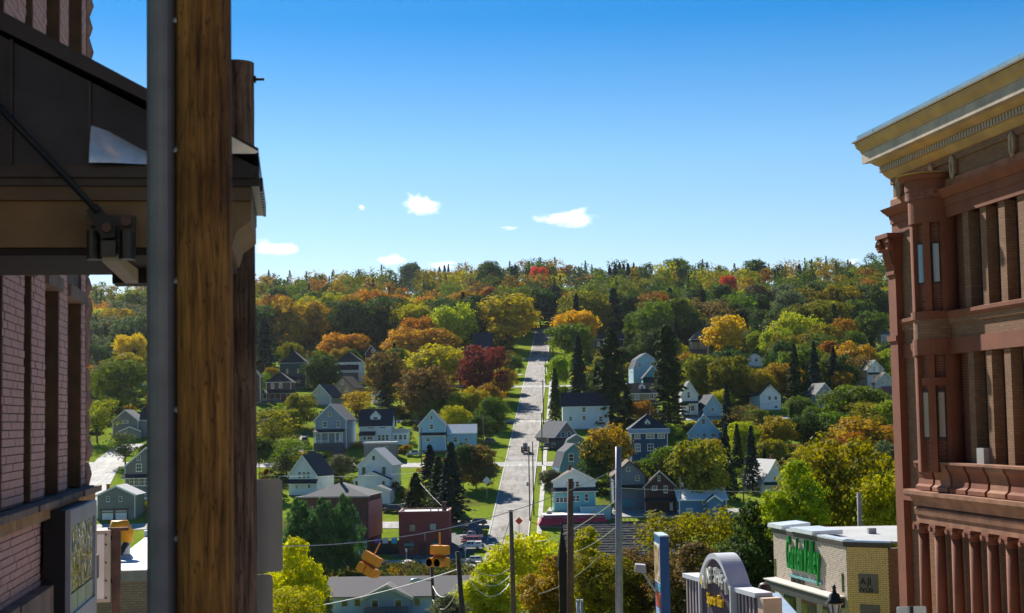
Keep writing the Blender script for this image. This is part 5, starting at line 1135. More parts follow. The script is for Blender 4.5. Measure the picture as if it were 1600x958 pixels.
for i in range(2): wire(('first', 'second')[i] + ' cable hanging between the thin lamp pole and the leaning pole', P(676, 915 + 22 * i, 150), P(716, 905 + 14 * i, 95), 1.1, .025, WP)
wire('wire from the chimney of the red brick shop up to the lawn', P(657, 755, 380), P(690, 790, 356), .2, .022)
for i, (xa, ya, xb, yb, D, lab) in enumerate(((398, 652, 860, 655, 545, 'wire across the hillside above the slate-blue house eaves'), (398, 673, 770, 672, 540, 'wire across the slate-blue and white houses'), (640, 645, 850, 646, 560, 'wire crossing the lower hill road above the sky-blue house'), (398, 742, 660, 738, 420, 'wire before the pale blue-white gabled house'),
        (640, 671, 850, 678, 530, 'wire crossing the hill road near the tractor'), (952, 762, 1400, 764, 375, 'long wire before the maroon house'), (1010, 660, 1240, 622, 540, 'wire over the sky-blue house with striped porch'), (170, 650, 240, 653, 560, 'wire before the grey house under the canopy'), (170, 662, 240, 664, 555, 'lower wire before the grey house under the canopy'), (450, 563, 580, 568, 760, 'wire linking the dark hip roofs'))):
    wire(lab, P(xa, ya, D), P(xb, yb, D), .8, .045, WP if i % 2 else None)
# ------------------------------------------------------------------ yellow beacons on the span wire
YEL = mat('signal_yellow', (.75, .30, .015), .45, var=.1)
def beacon(label, px, py, D, rx, ry, rz):
    c = P(px, py, D); q = thing('traffic_beacon', label, 'traffic signal', c); q.rotation_euler = (rx, ry, rz)
    MB().tube([(0, 0, 0), (0, 0, -.5)], .035, 8).build('hanger', YEL, q)
    h = MB().box(-.37, .37, -.16, .16, -.84, -.5); h.build('sign_box', YEL, q)
    MB().box(-.3, .3, -.04, .04, -.96, -.86).build('bracket', mat('bracket_red', (.35, .10, .04)), q)
    for sx in (-.2, .2):
        b2 = MB().box(sx - .16, sx + .16, -.12, .16, -1.3, -.965).build('beacon_housing', YEL, q)
        v = MB(); n = 16; li = MB()
        ring = [(sx + .18 * math.cos(PI * 2 * i / n), -.13, -1.13 + .18 * math.sin(PI * 2 * i / n)) for i in range(n)]
        for i in range(n):
            if 11 <= i <= 12: continue
            a, d = Vector(ring[i]), Vector(ring[(i + 1) % n]); e = Vector((0, -.3, 0)); o3 = Vector((sx, -.13, -1.13))
            li.hexa([a + (o3 - a) * .11, d + (o3 - d) * .11, d + (o3 - d) * .13, a + (o3 - a) * .13], [a + e + (o3 - a) * .11, d + e + (o3 - d) * .11, d + e + (o3 - d) * .13, a + e + (o3 - a) * .13])
            v.hexa([a, d, d + (o3 - d) * .1, a + (o3 - a) * .1], [a + e, d + e, d + e + (o3 - d) * .1, a + e + (o3 - a) * .1])
        v.build('visor', YEL, b2); li.build('visor_lining', mat('visor_black', (.008, .008, .008), .8), b2); MB().tube([(sx, -.121, -1.13), (sx, -.15, -1.13)], [.16, .14], 14).build('lens', mat('beacon_lens', (.03, .015, .012), .3), b2)
    return q
beacon('yellow flashing beacon pair hanging upright before the red brick shop', 687, 832, 60, 0, 0, R(-38))
beacon('yellow beacon pair tilted on the span wire, left one', 594, 848, 58.5, R(14), R(-24), R(150))
# ------------------------------------------------------------------ near: helpers in the street frame
def FZ(px, py, lat):
    d = ray(px, py); t = lat / (d.x * CA + d.y * SA); return (-d.x * SA + d.y * CA) * t, d.z * t
def FA(px, py, al):
    d = ray(px, py); t = al / (-d.x * SA + d.y * CA); return (d.x * CA + d.y * SA) * t, d.z * t
STONE = mat('red_sandstone', (.205, .068, .034), .85, var=.16, scale=1.5, bump=.25, bscale=25)
STONE2 = mat('weathered_sandstone', (.27, .122, .068), .85, var=.3, scale=2.2, bump=.3, bscale=20)
TANB = brickmat('tan_brick', (.27, .145, .075), (.21, .105, .055), (.16, .10, .062))
REDB = brickmat('red_brick', (.20, .07, .04), (.15, .05, .032), (.24, .14, .10))
GOLD = mat('ochre_metal', (.42, .25, .088), .6, var=.22, scale=1.2)
PALEG = mat('weathered_cornice', (.40, .32, .24), .65, var=.25, scale=2)
FLASH = mat('blue_flashing', (.18, .30, .36), .4, .4)
def letters(root, text, Tf, size, depth, m, gap=.12, name='letter', shear=0, squash=1.0):
    """each letter its own piece; Tf maps (x right, y up, z out) to the parent's space; returns the width"""
    x = 0
    for ch in text:
        if ch == ' ': x += size * .35; continue
        cu = bpy.data.curves.new('letter', 'FONT'); cu.body = ch; cu.size = size; cu.extrude = depth / 2; cu.shear = shear; cu.offset = size * .012
        tmp = bpy.data.objects.new('letter_tmp', cu); COL.objects.link(tmp); bpy.context.view_layer.update()
        me = bpy.data.meshes.new_from_object(tmp); bpy.data.objects.remove(tmp); bpy.data.curves.remove(cu)
        xs = [v.co.x for v in me.vertices]
        if not xs: continue
        x0, x1 = min(xs), max(xs)
        for v in me.vertices: v.co = Tf((v.co.x - x0) * squash + x, v.co.y, v.co.z + depth / 2)
        me.materials.clear(); me.materials.append(m); me.update(); obj(name, me, root); x += (x1 - x0) * squash + size * gap
    return x
# ------------------------------------------------------------------ right: ornate corner building
p_ = P(1403, 500, 43); LF = p_.x * CA + p_.y * SA; UC = -p_.x * SA + p_.y * CA
gb = S(LF, UC, hz(*S(LF, UC)[:2]) - .3)
rb = thing('ornate_building', 'ornate red sandstone and tan brick building with ochre cornice at the right edge', 'building', gb)
TR = lambda u, v, z: S(LF - v, u, z) - gb         # u along the street, v out from the face
U0 = 24.0
def zl(px, py): return FZ(px, py, LF)[1]
def uu(px, py=600): return FZ(px, py, LF)[0]
def run(name, prof, m, u0=U0, u1=None, parent=None):
    """moulding of the given (v, z) outline carried along the face and round past the corner"""
    n = len(prof); u1 = UC if u1 is None else u1
    A = [TR(u0, v, z) for v, z in prof]; B = [TR(u1 + max(v, 0) * (1 if u1 >= UC else 0), v, z) for v, z in prof]
    mb = MB().add(A + B, [tuple(range(n)), tuple(range(n, 2 * n))[::-1]] + [(i, n + i, n + (i + 1) % n, (i + 1) % n) for i in range(n)])
    return mb.build(name, m, parent or rb)
def blk(name, u0, u1, v0, v1, z0, z1, m, parent=None): return MB().box(u0, u1, v0, v1, z0, z1, TR).build(name, m, parent or rb)
zwt = zl(1402, 275); zec = zl(1490, 293); zeb = zl(1494, 336); zs1 = zl(1492, 484); zl1 = zl(1492, 528); zw2 = zl(1494, 552); zbt = zl(1470, 724); zld = zl(1411, 761); zeb2 = zl(1431, 812)
zg = gb.z
blk('main_wall', U0, UC - .01, -9, -.30, zg, zwt + .3, REDB)
# upper frieze of brick with wreaths
blk('frieze_wall', U0, UC, -.29, 0, zec + .02, zwt, TANB)
run('frieze_band', [(0.003, zwt - .22), (.06, zwt - .2), (.06, zwt - .02), (0.003, zwt)], TANB)
run('frieze_sill', [(0.003, zec + .03), (.07, zec + .05), (.07, zec + .24), (0.003, zec + .3)], STONE2)
for px in (1409, 1461, 1495, 1590):
    u = uu(px, 300); blk('wreath_pilaster', u - .16, u + .16, .003, .075, zec + .3, zwt - .22, TANB)
    zc = (zec + zwt) / 2 + .05; hh = (zwt - zec) * .30; q = []
    for i in range(17): a = 2 * PI * i / 16; q.append(TR(u + .085 * math.cos(a), .1, zc + hh * math.sin(a)))
    MB().tube(q, .05, 6, cap=False).build('wreath', mat('terracotta_tan', (.40, .29, .2), .9, var=.3, scale=8, bump=.6), rb)
# ochre cornice, from the wall outwards and up
zk = zwt
run('bed_mould', [(0.004, zk - .05), (0.087, zk - .02), (0.1914, zk + 0.096), (0.2175, zk + 0.16), (0.004, zk + 0.16)], GOLD)
run('dentil_band', [(0.004, zk + 0.1624), (0.2349, zk + 0.1624), (0.2349, zk + 0.336), (0.004, zk + 0.336)], GOLD)
dm = MB().box(-.045, .045, 0, .06, 0, .155, lambda u, v, z: TR(u, v, z) - TR(0, 0, 0)).mesh('dentil', PALEG)
u = UC + .2; n_ = 0
while u > UC - 9.6: obj('dentil', dm, rb, TR(u, .237, zk + 0.1696)); u -= .16; n_ += 1
run('soffit', [(0.004, zk + 0.3384), (0.261, zk + 0.3384), (0.3828, zk + 0.416), (0.4524, zk + 0.48), (0.004, zk + 0.48)], GOLD)
run('corona', [(0.004, zk + 0.4824), (0.6438, zk + 0.4824), (0.6438, zk + 0.784), (0.004, zk + 0.784)], PALEG)
run('cyma', [(0.004, zk + 0.7864), (0.6612, zk + 0.7864), (0.6786, zk + 0.864), (0.7656, zk + 0.96), (0.8004, zk + 1.104), (0.004, zk + 1.104)], GOLD)
run('gutter_edge', [(0.004, zk + 1.106), (0.8526, zk + 1.106), (0.8526, zk + 1.152), (0.004, zk + 1.152)], mat('old_gutter', (.12, .09, .06), .8, var=.4, scale=6))
pm = MB().box(-.62, .62, .70, .74, zk + 1.154, zk + 1.304, lambda u, v, z: TR(u, v, z) - TR(0, 0, 0)).mesh('flashing_panel', FLASH)
for i in range(9): obj('flashing_panel', pm, rb, TR(UC + .1 - i * 1.25, random.uniform(0, .01), 0) - TR(0, 0, 0) + TR(0, 0, 0))
# red stone entablature over the upper windows
run('entablature', [(0.0, zeb), (.06, zeb), (.06, zeb + .28), (.09, zeb + .285), (.09, zeb + .56), (.12, zeb + .565), (.12, zec - .22), (.0, zec - .22)], STONE)
run('entablature_crown', [(0.0, zec - .217), (.14, zec - .217), (.2, zec - .14), (.24, zec - .1), (.3, zec - .01), (0, zec - .01)], STONE)
def storey(z0, z1, tag_):
    piers = [(1514, 1523), (1542, 1551), (1571, 1581), (1602, 1612), (1634, 1645), (1668, 1680)]
    for a, c in piers: ua, uc = uu(c, 600), uu(a, 600); blk('pier', ua, uc, -.28, 0, z0, z1, TANB)
    # toothed brick jambs behind
    for a, c in piers:
        ua = uu(c, 600); m_ = MB(); z = z0
        while z < z1 - .14: m_.box(ua - .62, ua - .34, -.297, -.255, z, z + .068, TR); z += .136
        m_.build('toothed_jamb', REDB, rb)
        w_ = blk('window', ua - .33, ua - .02, -.299, -.27, z0 + .05, z1 - .3, mat('bronze_frame', (.06, .045, .04), .5)); blk('pane', ua - .30, ua - .05, -.268, -.262, z0 + .12, z1 - .4, DARKGL, w_)
storey(zs1, zeb, 1); storey(zbt - .2, zw2, 2)
blk('corner_strip', uu(1436), UC, -.29, -.01, zg, zeb, TANB)
run('sill_course', [(0, zs1 - .2), (.1, zs1 - .2), (.14, zs1 - .12), (.14, zs1 - .03), (0, zs1)], STONE)
run('brick_band', [(-.2, zl1 + .0), (.004, zl1), (.004, zs1 - .203), (-.2, zs1 - .203)], TANB)
run('brick_cap', [(0.005, zs1 - .36), (.06, zs1 - .34), (.08, zs1 - .204), (0.005, zs1 - .204)], TANB)
run('lintel_band', [(-.2, zw2), (.05, zw2), (.05, zl1 - .003), (-.2, zl1 - .003)], STONE)
# corner pilaster with Ionic capital
ua, ub = UC - .42, UC + .12; zc0, zc1 = zl(1403, 430), zl(1403, 366)
blk('pilaster', ua, ub, .003, .2, zg, zc0, STONE)
cap = blk('capital', ua - .03, ub + .05, .003, .25, zc0 + .002, zc0 + .1, STONE); 
MB().add([TR(u, v, z) for (u, v, z) in [(ua, 0.01, zc0 + .1), (ub, 0.01, zc0 + .1), (ub, .2, zc0 + .1), (ua, .2, zc0 + .1), (ua - .1, 0.01, zc1 - .12), (ub + .12, 0.01, zc1 - .12), (ub + .12, .36, zc1 - .12), (ua - .1, .36, zc1 - .12)]], [(0, 1, 2, 3), (7, 6, 5, 4), (0, 4, 5, 1), (1, 5, 6, 2), (2, 6, 7, 3), (3, 7, 4, 0)]).build('bell', STONE, cap)
MB().box(ua - .16, ub + .2, .003, .46, zc1 - .118, zc1, TR).build('abacus', STONE, cap)
for (u_, v_) in ((ua - .02, .40), (ub + .08, .40)):
    q = []; 
    for i in range(30): a = i * .42; r_ = .19 * (1 - i / 34); q.append(TR(u_ + math.cos(a) * r_, v_, zc1 - .32 + math.sin(a) * r_))
    MB().tube(q, .042, 6).build('volute', STONE, cap); MB().tube([TR(u_, v_ - .1, zc1 - .32), TR(u_, v_ + .01, zc1 - .32)], .17, 14).build('volute_disc', STONE, cap)
for i in range(9):
    u_ = ua + (ub - ua) * (i % 3 + .5) / 3; z_ = zc0 + .14 + .2 * (i // 3); v_ = .21 + .05 * (i // 3)
    MB().add([TR(u_ - .09, v_, z_), TR(u_ + .09, v_, z_), TR(u_ + .07, v_ + .05, z_ + .16), TR(u_, v_ + .14, z_ + .24), TR(u_ - .07, v_ + .05, z_ + .16), TR(u_, v_ - .03, z_ + .05)], [(0, 1, 2, 3, 4), (1, 0, 5), (2, 1, 5), (3, 2, 5), (4, 3, 5), (0, 4, 5)]).build('leaf', STONE, cap)
run('pilaster_band', [(.2, zl1 + .1), (.24, zl1 + .1), (.24, zl1 + .25), (.2, zl1 + .25)], STONE, UC - .4)
# rounded bay window
uc = FZ(1463, 450, LF - .10)[0]; cb = S(LF - .10, uc, 0); nn = Vector((-cb.x, -cb.y, 0)).normalized(); tr_ = Vector((-nn.y, nn.x, 0))
BR = .62
def bay(ph, r, z): return cb + nn * (r * math.cos(ph)) + tr_ * (r * math.sin(ph)) + Vector((0, 0, z)) - gb
def arc(name, r0, r1, p0, p1, z0, z1, m, n=8, parent=None, dr=0):
    mb = MB()
    for i in range(n):
        a, b = R(p0 + (p1 - p0) * i / n), R(p0 + (p1 - p0) * (i + 1) / n)
        mb.hexa([bay(a, r0, z0), bay(b, r0, z0), bay(b, r1, z0), bay(a, r1, z0)], [bay(a, r0, z1), bay(b, r0, z1), bay(b, r1 + dr, z1), bay(a, r1 + dr, z1)])
    return mb.build(name, m, parent or rb)
for (z0, z1, g0, g1, pane) in ((zs1, zeb - .1, .33, .76, glass('sky_glass', (.12, .22, .28), .05)), (zbt - .2, zw2 - .02, .30, .68, glass('curtain_glass', (.22, .17, .14), .2))):
    arc('bay_core', .1, BR - .16, -100, 115, z0, z1, REDB, 18)
    for a, c in ((-110, -62), (-29, -11), (15, 60), (60, 120)): arc('bay_rib', BR - .16, BR, a, c, z0, z1, STONE, 6)
    hgt = z1 - z0
    for a, c in ((-58, -33), (-8, 13)):
        f_ = arc('bay_window', BR - .158, BR - .10, a, c, z0 + hgt * (g0 - .02), z0 + hgt * (g1 + .02), mat('dark_frame', (.03, .03, .035), .5), 3)
        arc('pane', BR - .098, BR - .09, a + 2.5, c - 2.5, z0 + hgt * g0, z0 + hgt * g1, pane, 3, f_)
arc('bay_sill', .1, BR + .05, -105, 115, zs1 - .2, zs1 - .003, STONE, 18)
arc('bay_brick_band', .1, BR + .0, -105, 115, zl1 + .003, zs1 - .203, TANB, 18); arc('bay_lintel', .1, BR + .03, -105, 115, zw2 - .017, zl1, STONE, 18)
arc('bay_transom', BR - .1, BR + .02, -44, 15, zbt - .2 + (zw2 - zbt + .2) * .735, zbt - .2 + (zw2 - zbt + .2) * .80, STONE, 10)
zz = zeb - .097
for r1, h, m_, dr in ((BR + .03, .62, STONE, 0), (BR + .06, .24, mat('carved_sandstone', (.20, .075, .05), .9, var=.45, scale=14, bump=.8, bscale=18), .03), (BR + .1, .26, STONE, .0), (BR + .16, .1, STONE, .12)):
    arc('bay_ring', .1, r1, -105, 115, zz, zz + h, m_, 20, None, dr); zz += h + .003
for i in range(12):
    a = -100 + 200 * i / 12; arc('roof_tile', .2, BR + .22, a, a + 16, zz, zz + .05, GOLD, 2, None, .10)
# balustrade of bowed panels, main ledge, entablature
zb0 = zld + .02
for i in range(9):
    u1_ = FZ(1430, 740, LF - .36)[0] - i * 1.07; u0_ = u1_ - .93; pr = [(.05, zb0), (.36, zb0), (.36, zb0 + .10), (.28, zb0 + .16), (.26, zb0 + .30), (.31, zb0 + .50), (.38, zb0 + .60), (.40, zbt), (.05, zbt)]
    n = len(pr); A = [TR(u0_, v, z) for v, z in pr]; B = [TR(u1_, v, z) for v, z in pr]
    MB().add(A + B, [tuple(range(n)), tuple(range(n, 2 * n))[::-1]] + [(k, n + k, n + (k + 1) % n, (k + 1) % n) for k in range(n)]).build('balustrade_panel', STONE2 if i % 3 == 1 else STONE, rb)
run('balustrade_cap', [(.03, zbt + .003), (.42, zbt + .003), (.42, zbt + .06), (.03, zbt + .06)], STONE2, U0, FZ(1427, 722, LF - .42)[0])
blk('balcony_floor', U0, UC - .8, -.29, .36, zld - .3, zld - .0, STONE)
run('ledge', [(-.2, zld - .16), (.52, zld - .16), (.56, zld - .1), (.56, zld - .003), (-.2, zld + .005)], STONE2, U0, FZ(1411, 762, LF - .56)[0])
run('ledge_mould', [(.0, zld - .42), (.38, zld - .40), (.42, zld - .28), (.48, zld - .2), (.5, zld - .163), (.0, zld - .163)], STONE2, U0, FZ(1424, 775, LF - .45)[0])
run('frieze_stone', [(.0, zeb2 + .42), (.35, zeb2 + .42), (.36, zld - .423), (.0, zld - .423)], STONE, U0, FZ(1432, 790, LF - .36)[0])
run('architrave', [(.0, zeb2), (.34, zeb2), (.34, zeb2 + .2), (.38, zeb2 + .22), (.41, zeb2 + .38), (.35, zeb2 + .417), (.0, zeb2 + .417)], STONE2, U0, FZ(1430, 812, LF - .38)[0])
lat_c = LF - .18
for i, px in enumerate((1445, 1470, 1496.5, 1524.5, 1552.5, 1582, 1613, 1646)):
    u = FZ(px, 880, lat_c)[0]; c = S(lat_c, u, gb.z) - gb
    col = MB().lathe([(.19, 0), (.19, .2), (.155, .26), (.152, 1.5), (.135, zeb2 - gb.z - .28)], c, 20).build('column', STONE, rb, smooth=True)
    zc = zeb2 - gb.z; MB().lathe([(.135, zc - .278), (.16, zc - .26), (.15, zc - .22), (.15, zc - .17), (.2, zc - .1), (.22, zc - .07)], c, 16).build('neck', STONE, col)
    m_ = MB(); w_ = Vector((CA, SA, 0)) * .2; l_ = Vector((-SA, CA, 0)) * .2
    m_.hexa([c - w_ - l_ + Vector((0, 0, zc - .068)), c + w_ - l_ + Vector((0, 0, zc - .068)), c + w_ + l_ + Vector((0, 0, zc - .068)), c - w_ + l_ + Vector((0, 0, zc - .068))], [c - w_ - l_ + Vector((0, 0, zc - .003)), c + w_ - l_ + Vector((0, 0, zc - .003)), c + w_ + l_ + Vector((0, 0, zc - .003)), c - w_ + l_ + Vector((0, 0, zc - .003))]); m_.build('abacus', STONE, col)
    for s1 in (-1, 1):
        e = c - w_ * .95 + l_ * s1 * .8 + Vector((0, 0, zc - .12)); MB().tube([e - w_ * .15, e + w_ * .5], .075, 9).build('volute', mat('carved_sandstone', (.2, .075, .05)), col)
blk('lower_wall', U0, UC - .45, -.32, -.06, zg, zeb2 - .01, TANB)
ac = TR(uu(1536, 712), .12, zl(1536, 724)); m_ = MB().box(uu(1541), uu(1530), -.2, .14, zl(1536, 726), zl(1536, 700), TR).build('air_conditioner', mat('ac_grey', (.36, .36, .35), .5), rb)
# ------------------------------------------------------------------ left: brick building
LL = -2.5
def fl(px, py): return FZ(px, py, LL)
uN, uF = 8.6, fl(136, 600)[0]
gl = S(LL, uF, hz(*S(LL, uF)[:2]) - .4)
lb = thing('brick_building', 'pinkish brick building with stone sills and rough quoins at the left edge', 'building', gl)
TL = lambda u, v, z: S(LL + v, u, z) - gl
def blkl(name, u0, u1, v0, v1, z0, z1, m, parent=None): return MB().box(u0, u1, v0, v1, z0, z1, TL).build(name, m, parent or lb)
MORT = mat('old_mortar', (.15, .10, .09), .95, var=.2, scale=4)
ztop = 9.0; zsl = fl(0, 799)[1]; zsb = fl(0, 830)[1]; zwl = fl(0, 952)[1]
TRIM = mat('brown_timber', (.12, .06, .03), .7, var=.25, scale=5)
BST = mat('brown_stone', (.20, .13, .10), .9, var=.3, scale=3, bump=.5, bscale=14)
op = [(fl(a, 600)[0], fl(b, 600)[0]) for a, b in ((36.5, 48), (69, 91), (104, 126))]
op = [(op[0][0] - .0, op[0][1]), op[1], op[2], (fl(-28, 600)[0], fl(2, 600)[0])]
zlint = fl(80, 428)[1]; zlow2 = zlint + .75
edges = sorted([uN, uF - .12] + [e for o in op for e in o])
prev = uN
for o in sorted(op) + [(uF - .12, None)]:
    if o[0] > prev + .01: blkl('wall', prev, o[0], -.25, 0, zsl, ztop, MORT)
    prev = o[1]
blkl('back_wall', uN, uF - .1, -6, -.255, gl.z, ztop, MORT)
blkl('lower_wall', uN, uF - .1, -.25, -.003, gl.z, zsl - .01, MORT)
for o in op:
    blkl('spandrel', o[0] + .003, o[1] - .003, -.24, -.03, zlint, zlow2, BST)
    blkl('lintel', o[0] - .02, o[1] + .06, -.2, .05, zlint - .14, zlint - .003, BST)
    for z0, z1 in ((zsl + .01, zlint - .145), (zlow2 + .01, ztop)):
        wn = blkl('window_frame', o[1] - .05 - (o[1] - o[0]) * .42, o[1] - .05 - (o[1] - o[0]) * .30, -.24, -.09, z0, z1, TRIM); blkl('pane', o[0] + .004, o[1] - .05 - (o[1] - o[0]) * .43, -.235, -.22, z0, z1, DARKGL, wn)
        blkl('jamb', o[1] - .01, o[1] + .012, -.245, -.006, z0, z1, TRIM)
# bricks: the ones that show largest each on their own, the rest in one part
bh, bl = .074, .215
bm = mat('pink_brick', (.56, .31, .27), .85, var=.16, scale=9, bump=.3, bscale=60, spec=.25)
lst = []
def inop(u0, u1, z):
    for o in op:
        if u1 > o[0] and u0 < o[1] and z > zsl - .01: return True
    return False
z = gl.z + .6; row = 0
while z < 5.2:
    u = uN + (row % 2) * bl / 2
    while u < uF - .12:
        ua_, ub_ = u, min(u + bl, uF - .12)
        if zsb - .02 < z + bh and z < zsl: pass
        else:
            if z >= zsl:
                for o in op:
                    if ua_ < o[0] < ub_: ub_ = o[0]
                    if ua_ < o[1] < ub_: ua_ = o[1]
            if ub_ - ua_ > .05 and not inop(ua_ + .01, ub_ - .01, z):
                p = S(LL, (ua_ + ub_) / 2, z); px, py = proj(p); vis = -8 < px < 140 and -5 < py < 965 and not (py > 15 + .535 * px - 6 and py < 424)
                lst.append((ua_, ub_, z, (F / p.y) ** 2 * (ub_ - ua_) if vis else 0))
        u += bl
    z += bh; row += 1
lst.sort(key=lambda t: -t[3])
bmesh_ = MB().box(-.5, .5, 0, 1, 0, 1).mesh('brick', bm)
rest = MB()
TL0 = TL(0, 0, 0)
for i, (a, b2, z, sc_) in enumerate(lst):
    pr = random.uniform(.002, .010)
    if i < 300:
        o = obj('brick', bmesh_, lb); o.matrix_local = Matrix.Translation(TL((a + b2) / 2, 0.0, z + .005)) @ Matrix.Rotation(ang + PI / 2, 4, 'Z') @ Matrix.Diagonal((b2 - a - .01, -pr - .004, bh - .010, 1))
    else: rest.box(a + .005, b2 - .005, -.002, pr + .002, z + .005, z + bh - .005, TL)
tag(rest.build('bricks', bm, lb), kind='stuff')
# sills and ledges of stone blocks
def course(name, v1, z0, z1, m, n, rough=.012):
    for i in range(n):
        a = uN + (uF - uN) * i / n; b2 = uN + (uF - uN) * (i + 1) / n; blkl(name, a + .004, b2 - .004, 0.012, v1 + random.uniform(-rough, rough), z0, z1 + random.uniform(-rough, 0), m)
course('sill_stone', .17, zsb + .1, zsl, BST, 7); course('sill_moulding', .10, zsb - .02, zsb + .097, mat('ochre_stone', (.34, .19, .09), .9, var=.3, scale=4), 4)
course('base_stone', .14, zwl - .28, zwl, BST, 6); course('plinth_stone', .12, zwl - .9, zwl - .285, mat('red_plinth', (.30, .14, .09), .9, var=.3), 5)
# rough quoins on the far corner
z = gl.z + .2
while z < 7.5:
    h = random.uniform(.20, .34); e = random.uniform(.0, .07); m_ = MB(); p0 = .0
    a, b2 = uF - .2 + random.uniform(-.05, .03), uF + .02 + e
    bt = [TL(a, -.2, z), TL(b2 - .02, -.2, z), TL(b2 - .03, .02, z), TL(a, .014, z)]
    md = [TL(a, -.2, z + h / 2), TL(b2 + .04, -.2, z + h / 2), TL(b2 + .03, .03 + e * .5, z + h / 2), TL(a, .024, z + h / 2)]
    tp = [TL(a, -.2, z + h - .012), TL(b2 - .02, -.2, z + h - .012), TL(b2 - .03, .02, z + h - .012), TL(a, .014, z + h - .012)]
    m_.hexa(bt, md); m_.hexa(md, tp); m_.build('quoin', mat('quoin_stone', (.26, .14, .11), .95, var=.35, scale=5, bump=.8, bscale=12), lb); z += h
# bracket and glazed display case beside the corner
LD = LL + .30
u0_, u1_ = FZ(110, 860, LD)[0], FZ(151, 860, LD)[0]; zt_, zb_ = FZ(150, 782, LD)[1], FZ(150, 958, LD)[1] - .3
dc = thing('display_case', 'tall glazed display case on the brick corner reflecting the street', 'display case', S(LD, u0_, zb_)); od = S(LD, u0_, zb_)
TD = lambda u, v, z: S(LD + v, u, z) - od
GRF = mat('grey_frame', (.33, .32, .36), .45, .3)
zh = zt_ - zb_
MB().box(u0_, u1_, -.26, -.05, zb_, zt_, TD).build('case_back', mat('case_dark', (.02, .016, .016)), dc)
f_ = MB(); 
f_.box(u0_, u1_, -.049, 0, zt_ - .16, zt_, TD); f_.box(u0_, u1_, -.049, 0, zb_, zb_ + .5, TD); f_.box(u0_, u0_ + .06, -.049, 0, zb_ + .502, zt_ - .162, TD); f_.box(u1_ - .12, u1_, -.049, 0, zb_ + .502, zt_ - .162, TD); f_.build('frame', GRF, dc)
mg, t, b = nodes('rippled_mirror_glass'); b.inputs['Base Color'].default_value = (.8, .8, .82, 1); b.inputs['Metallic'].default_value = 1; b.inputs['Roughness'].default_value = .05
co = t.nodes.new('ShaderNodeTexCoord'); no = t.nodes.new('ShaderNodeTexNoise'); no.inputs['Scale'].default_value = 5; bp = t.nodes.new('ShaderNodeBump'); bp.inputs['Strength'].default_value = .5; bp.inputs['Distance'].default_value = .06
t.links.new(co.outputs['Object'], no.inputs['Vector']); t.links.new(no.outputs['Fac'], bp.inputs['Height']); t.links.new(bp.outputs[0], b.inputs['Normal'])
for i in range(3): a = u0_ + .062 + (u1_ - u0_ - .186) * i / 3; c_ = u0_ + .062 + (u1_ - u0_ - .186) * (i + 1) / 3; MB().box(a + .01, c_ - .01, -.045, -.018, zb_ + .72, zt_ - .165, TD).build('glass_pane', mg, dc); MB().box(a + .02, c_ - .02, -.045, -.02, zb_ + .503, zb_ + .70, TD).build('lower_pane', mat('green_pane', (.30, .36, .28), .2), dc)
cbz = fl(100, 862)[1]; b0 = fl(93, 860)[0]
bq = FZ(95, 870, LL + .2)[0], FZ(114, 870, LL + .2)[0]; blkl('bracket', bq[0], bq[1], .02, .24, cbz - .18, cbz, BST); blkl('bracket_foot', bq[0] + .04, bq[1] - .05, .02, .2, cbz - .42, cbz - .184, mat('ochre_stone', (.34, .19, .09)))
# box sign on its steel post
al = 21.0; a_, za = FA(150, 829, al); b_, zb2 = FA(173, 941, al); c_ = FA(180, 832, al)[0]
o3 = S(c_, al, hz(*S(c_, al)[:2])); q = thing('box_sign', 'upright white box sign in a beige frame beyond the brick corner', 'sign', o3); TS = lambda u, v, z: S(u, v, z) - o3
MB().box(a_, b_ - .01, al, al + .5, zb2, za, TS).build('sign_frame', mat('beige_metal', (.52, .45, .36), .5), q)
MB().box(a_ + .015, a_ + (b_ - a_) * .56, al - .012, al - .002, zb2 + .05, za - .05, TS).build('sign_face', mat('white_acrylic', (.75, .75, .74), .3), q)
for zz_ in (.06, .3, .55, .8, .94): MB().tube([TS(a_ + (b_ - a_) * .68, al - .02, zb2 + (za - zb2) * zz_), TS(a_ + (b_ - a_) * .68, al, zb2 + (za - zb2) * zz_)], .012, 6).build('bolt', BLACKM, q)
q = thing('sign_post', 'rusty brown steel post holding the box sign', 'post', o3); rz_ = mat('rusty_steel', (.13, .075, .06), .8, .2, var=.4, scale=5)
w_ = FA(187, 900, al)[0] - FA(174, 900, al)[0]
MB().box(c_ - w_ / 2, c_ + w_ / 2, al + .1, al + .22, o3.z, za - .02, TS).build('post', rz_, q); MB().box(c_ - .11, c_ + .16, al + .08, al + .14, za - .018, za + .025, TS).build('top_arm', rz_, q)
for zz_ in (.12, .72): MB().tube([TS(b_ - .02, al + .12, zb2 + (za - zb2) * (1 - zz_)), TS(c_ - w_ / 2, al + .12, zb2 + (za - zb2) * (1 - zz_))], .035, 8).build('bolt', BLACKM, q)
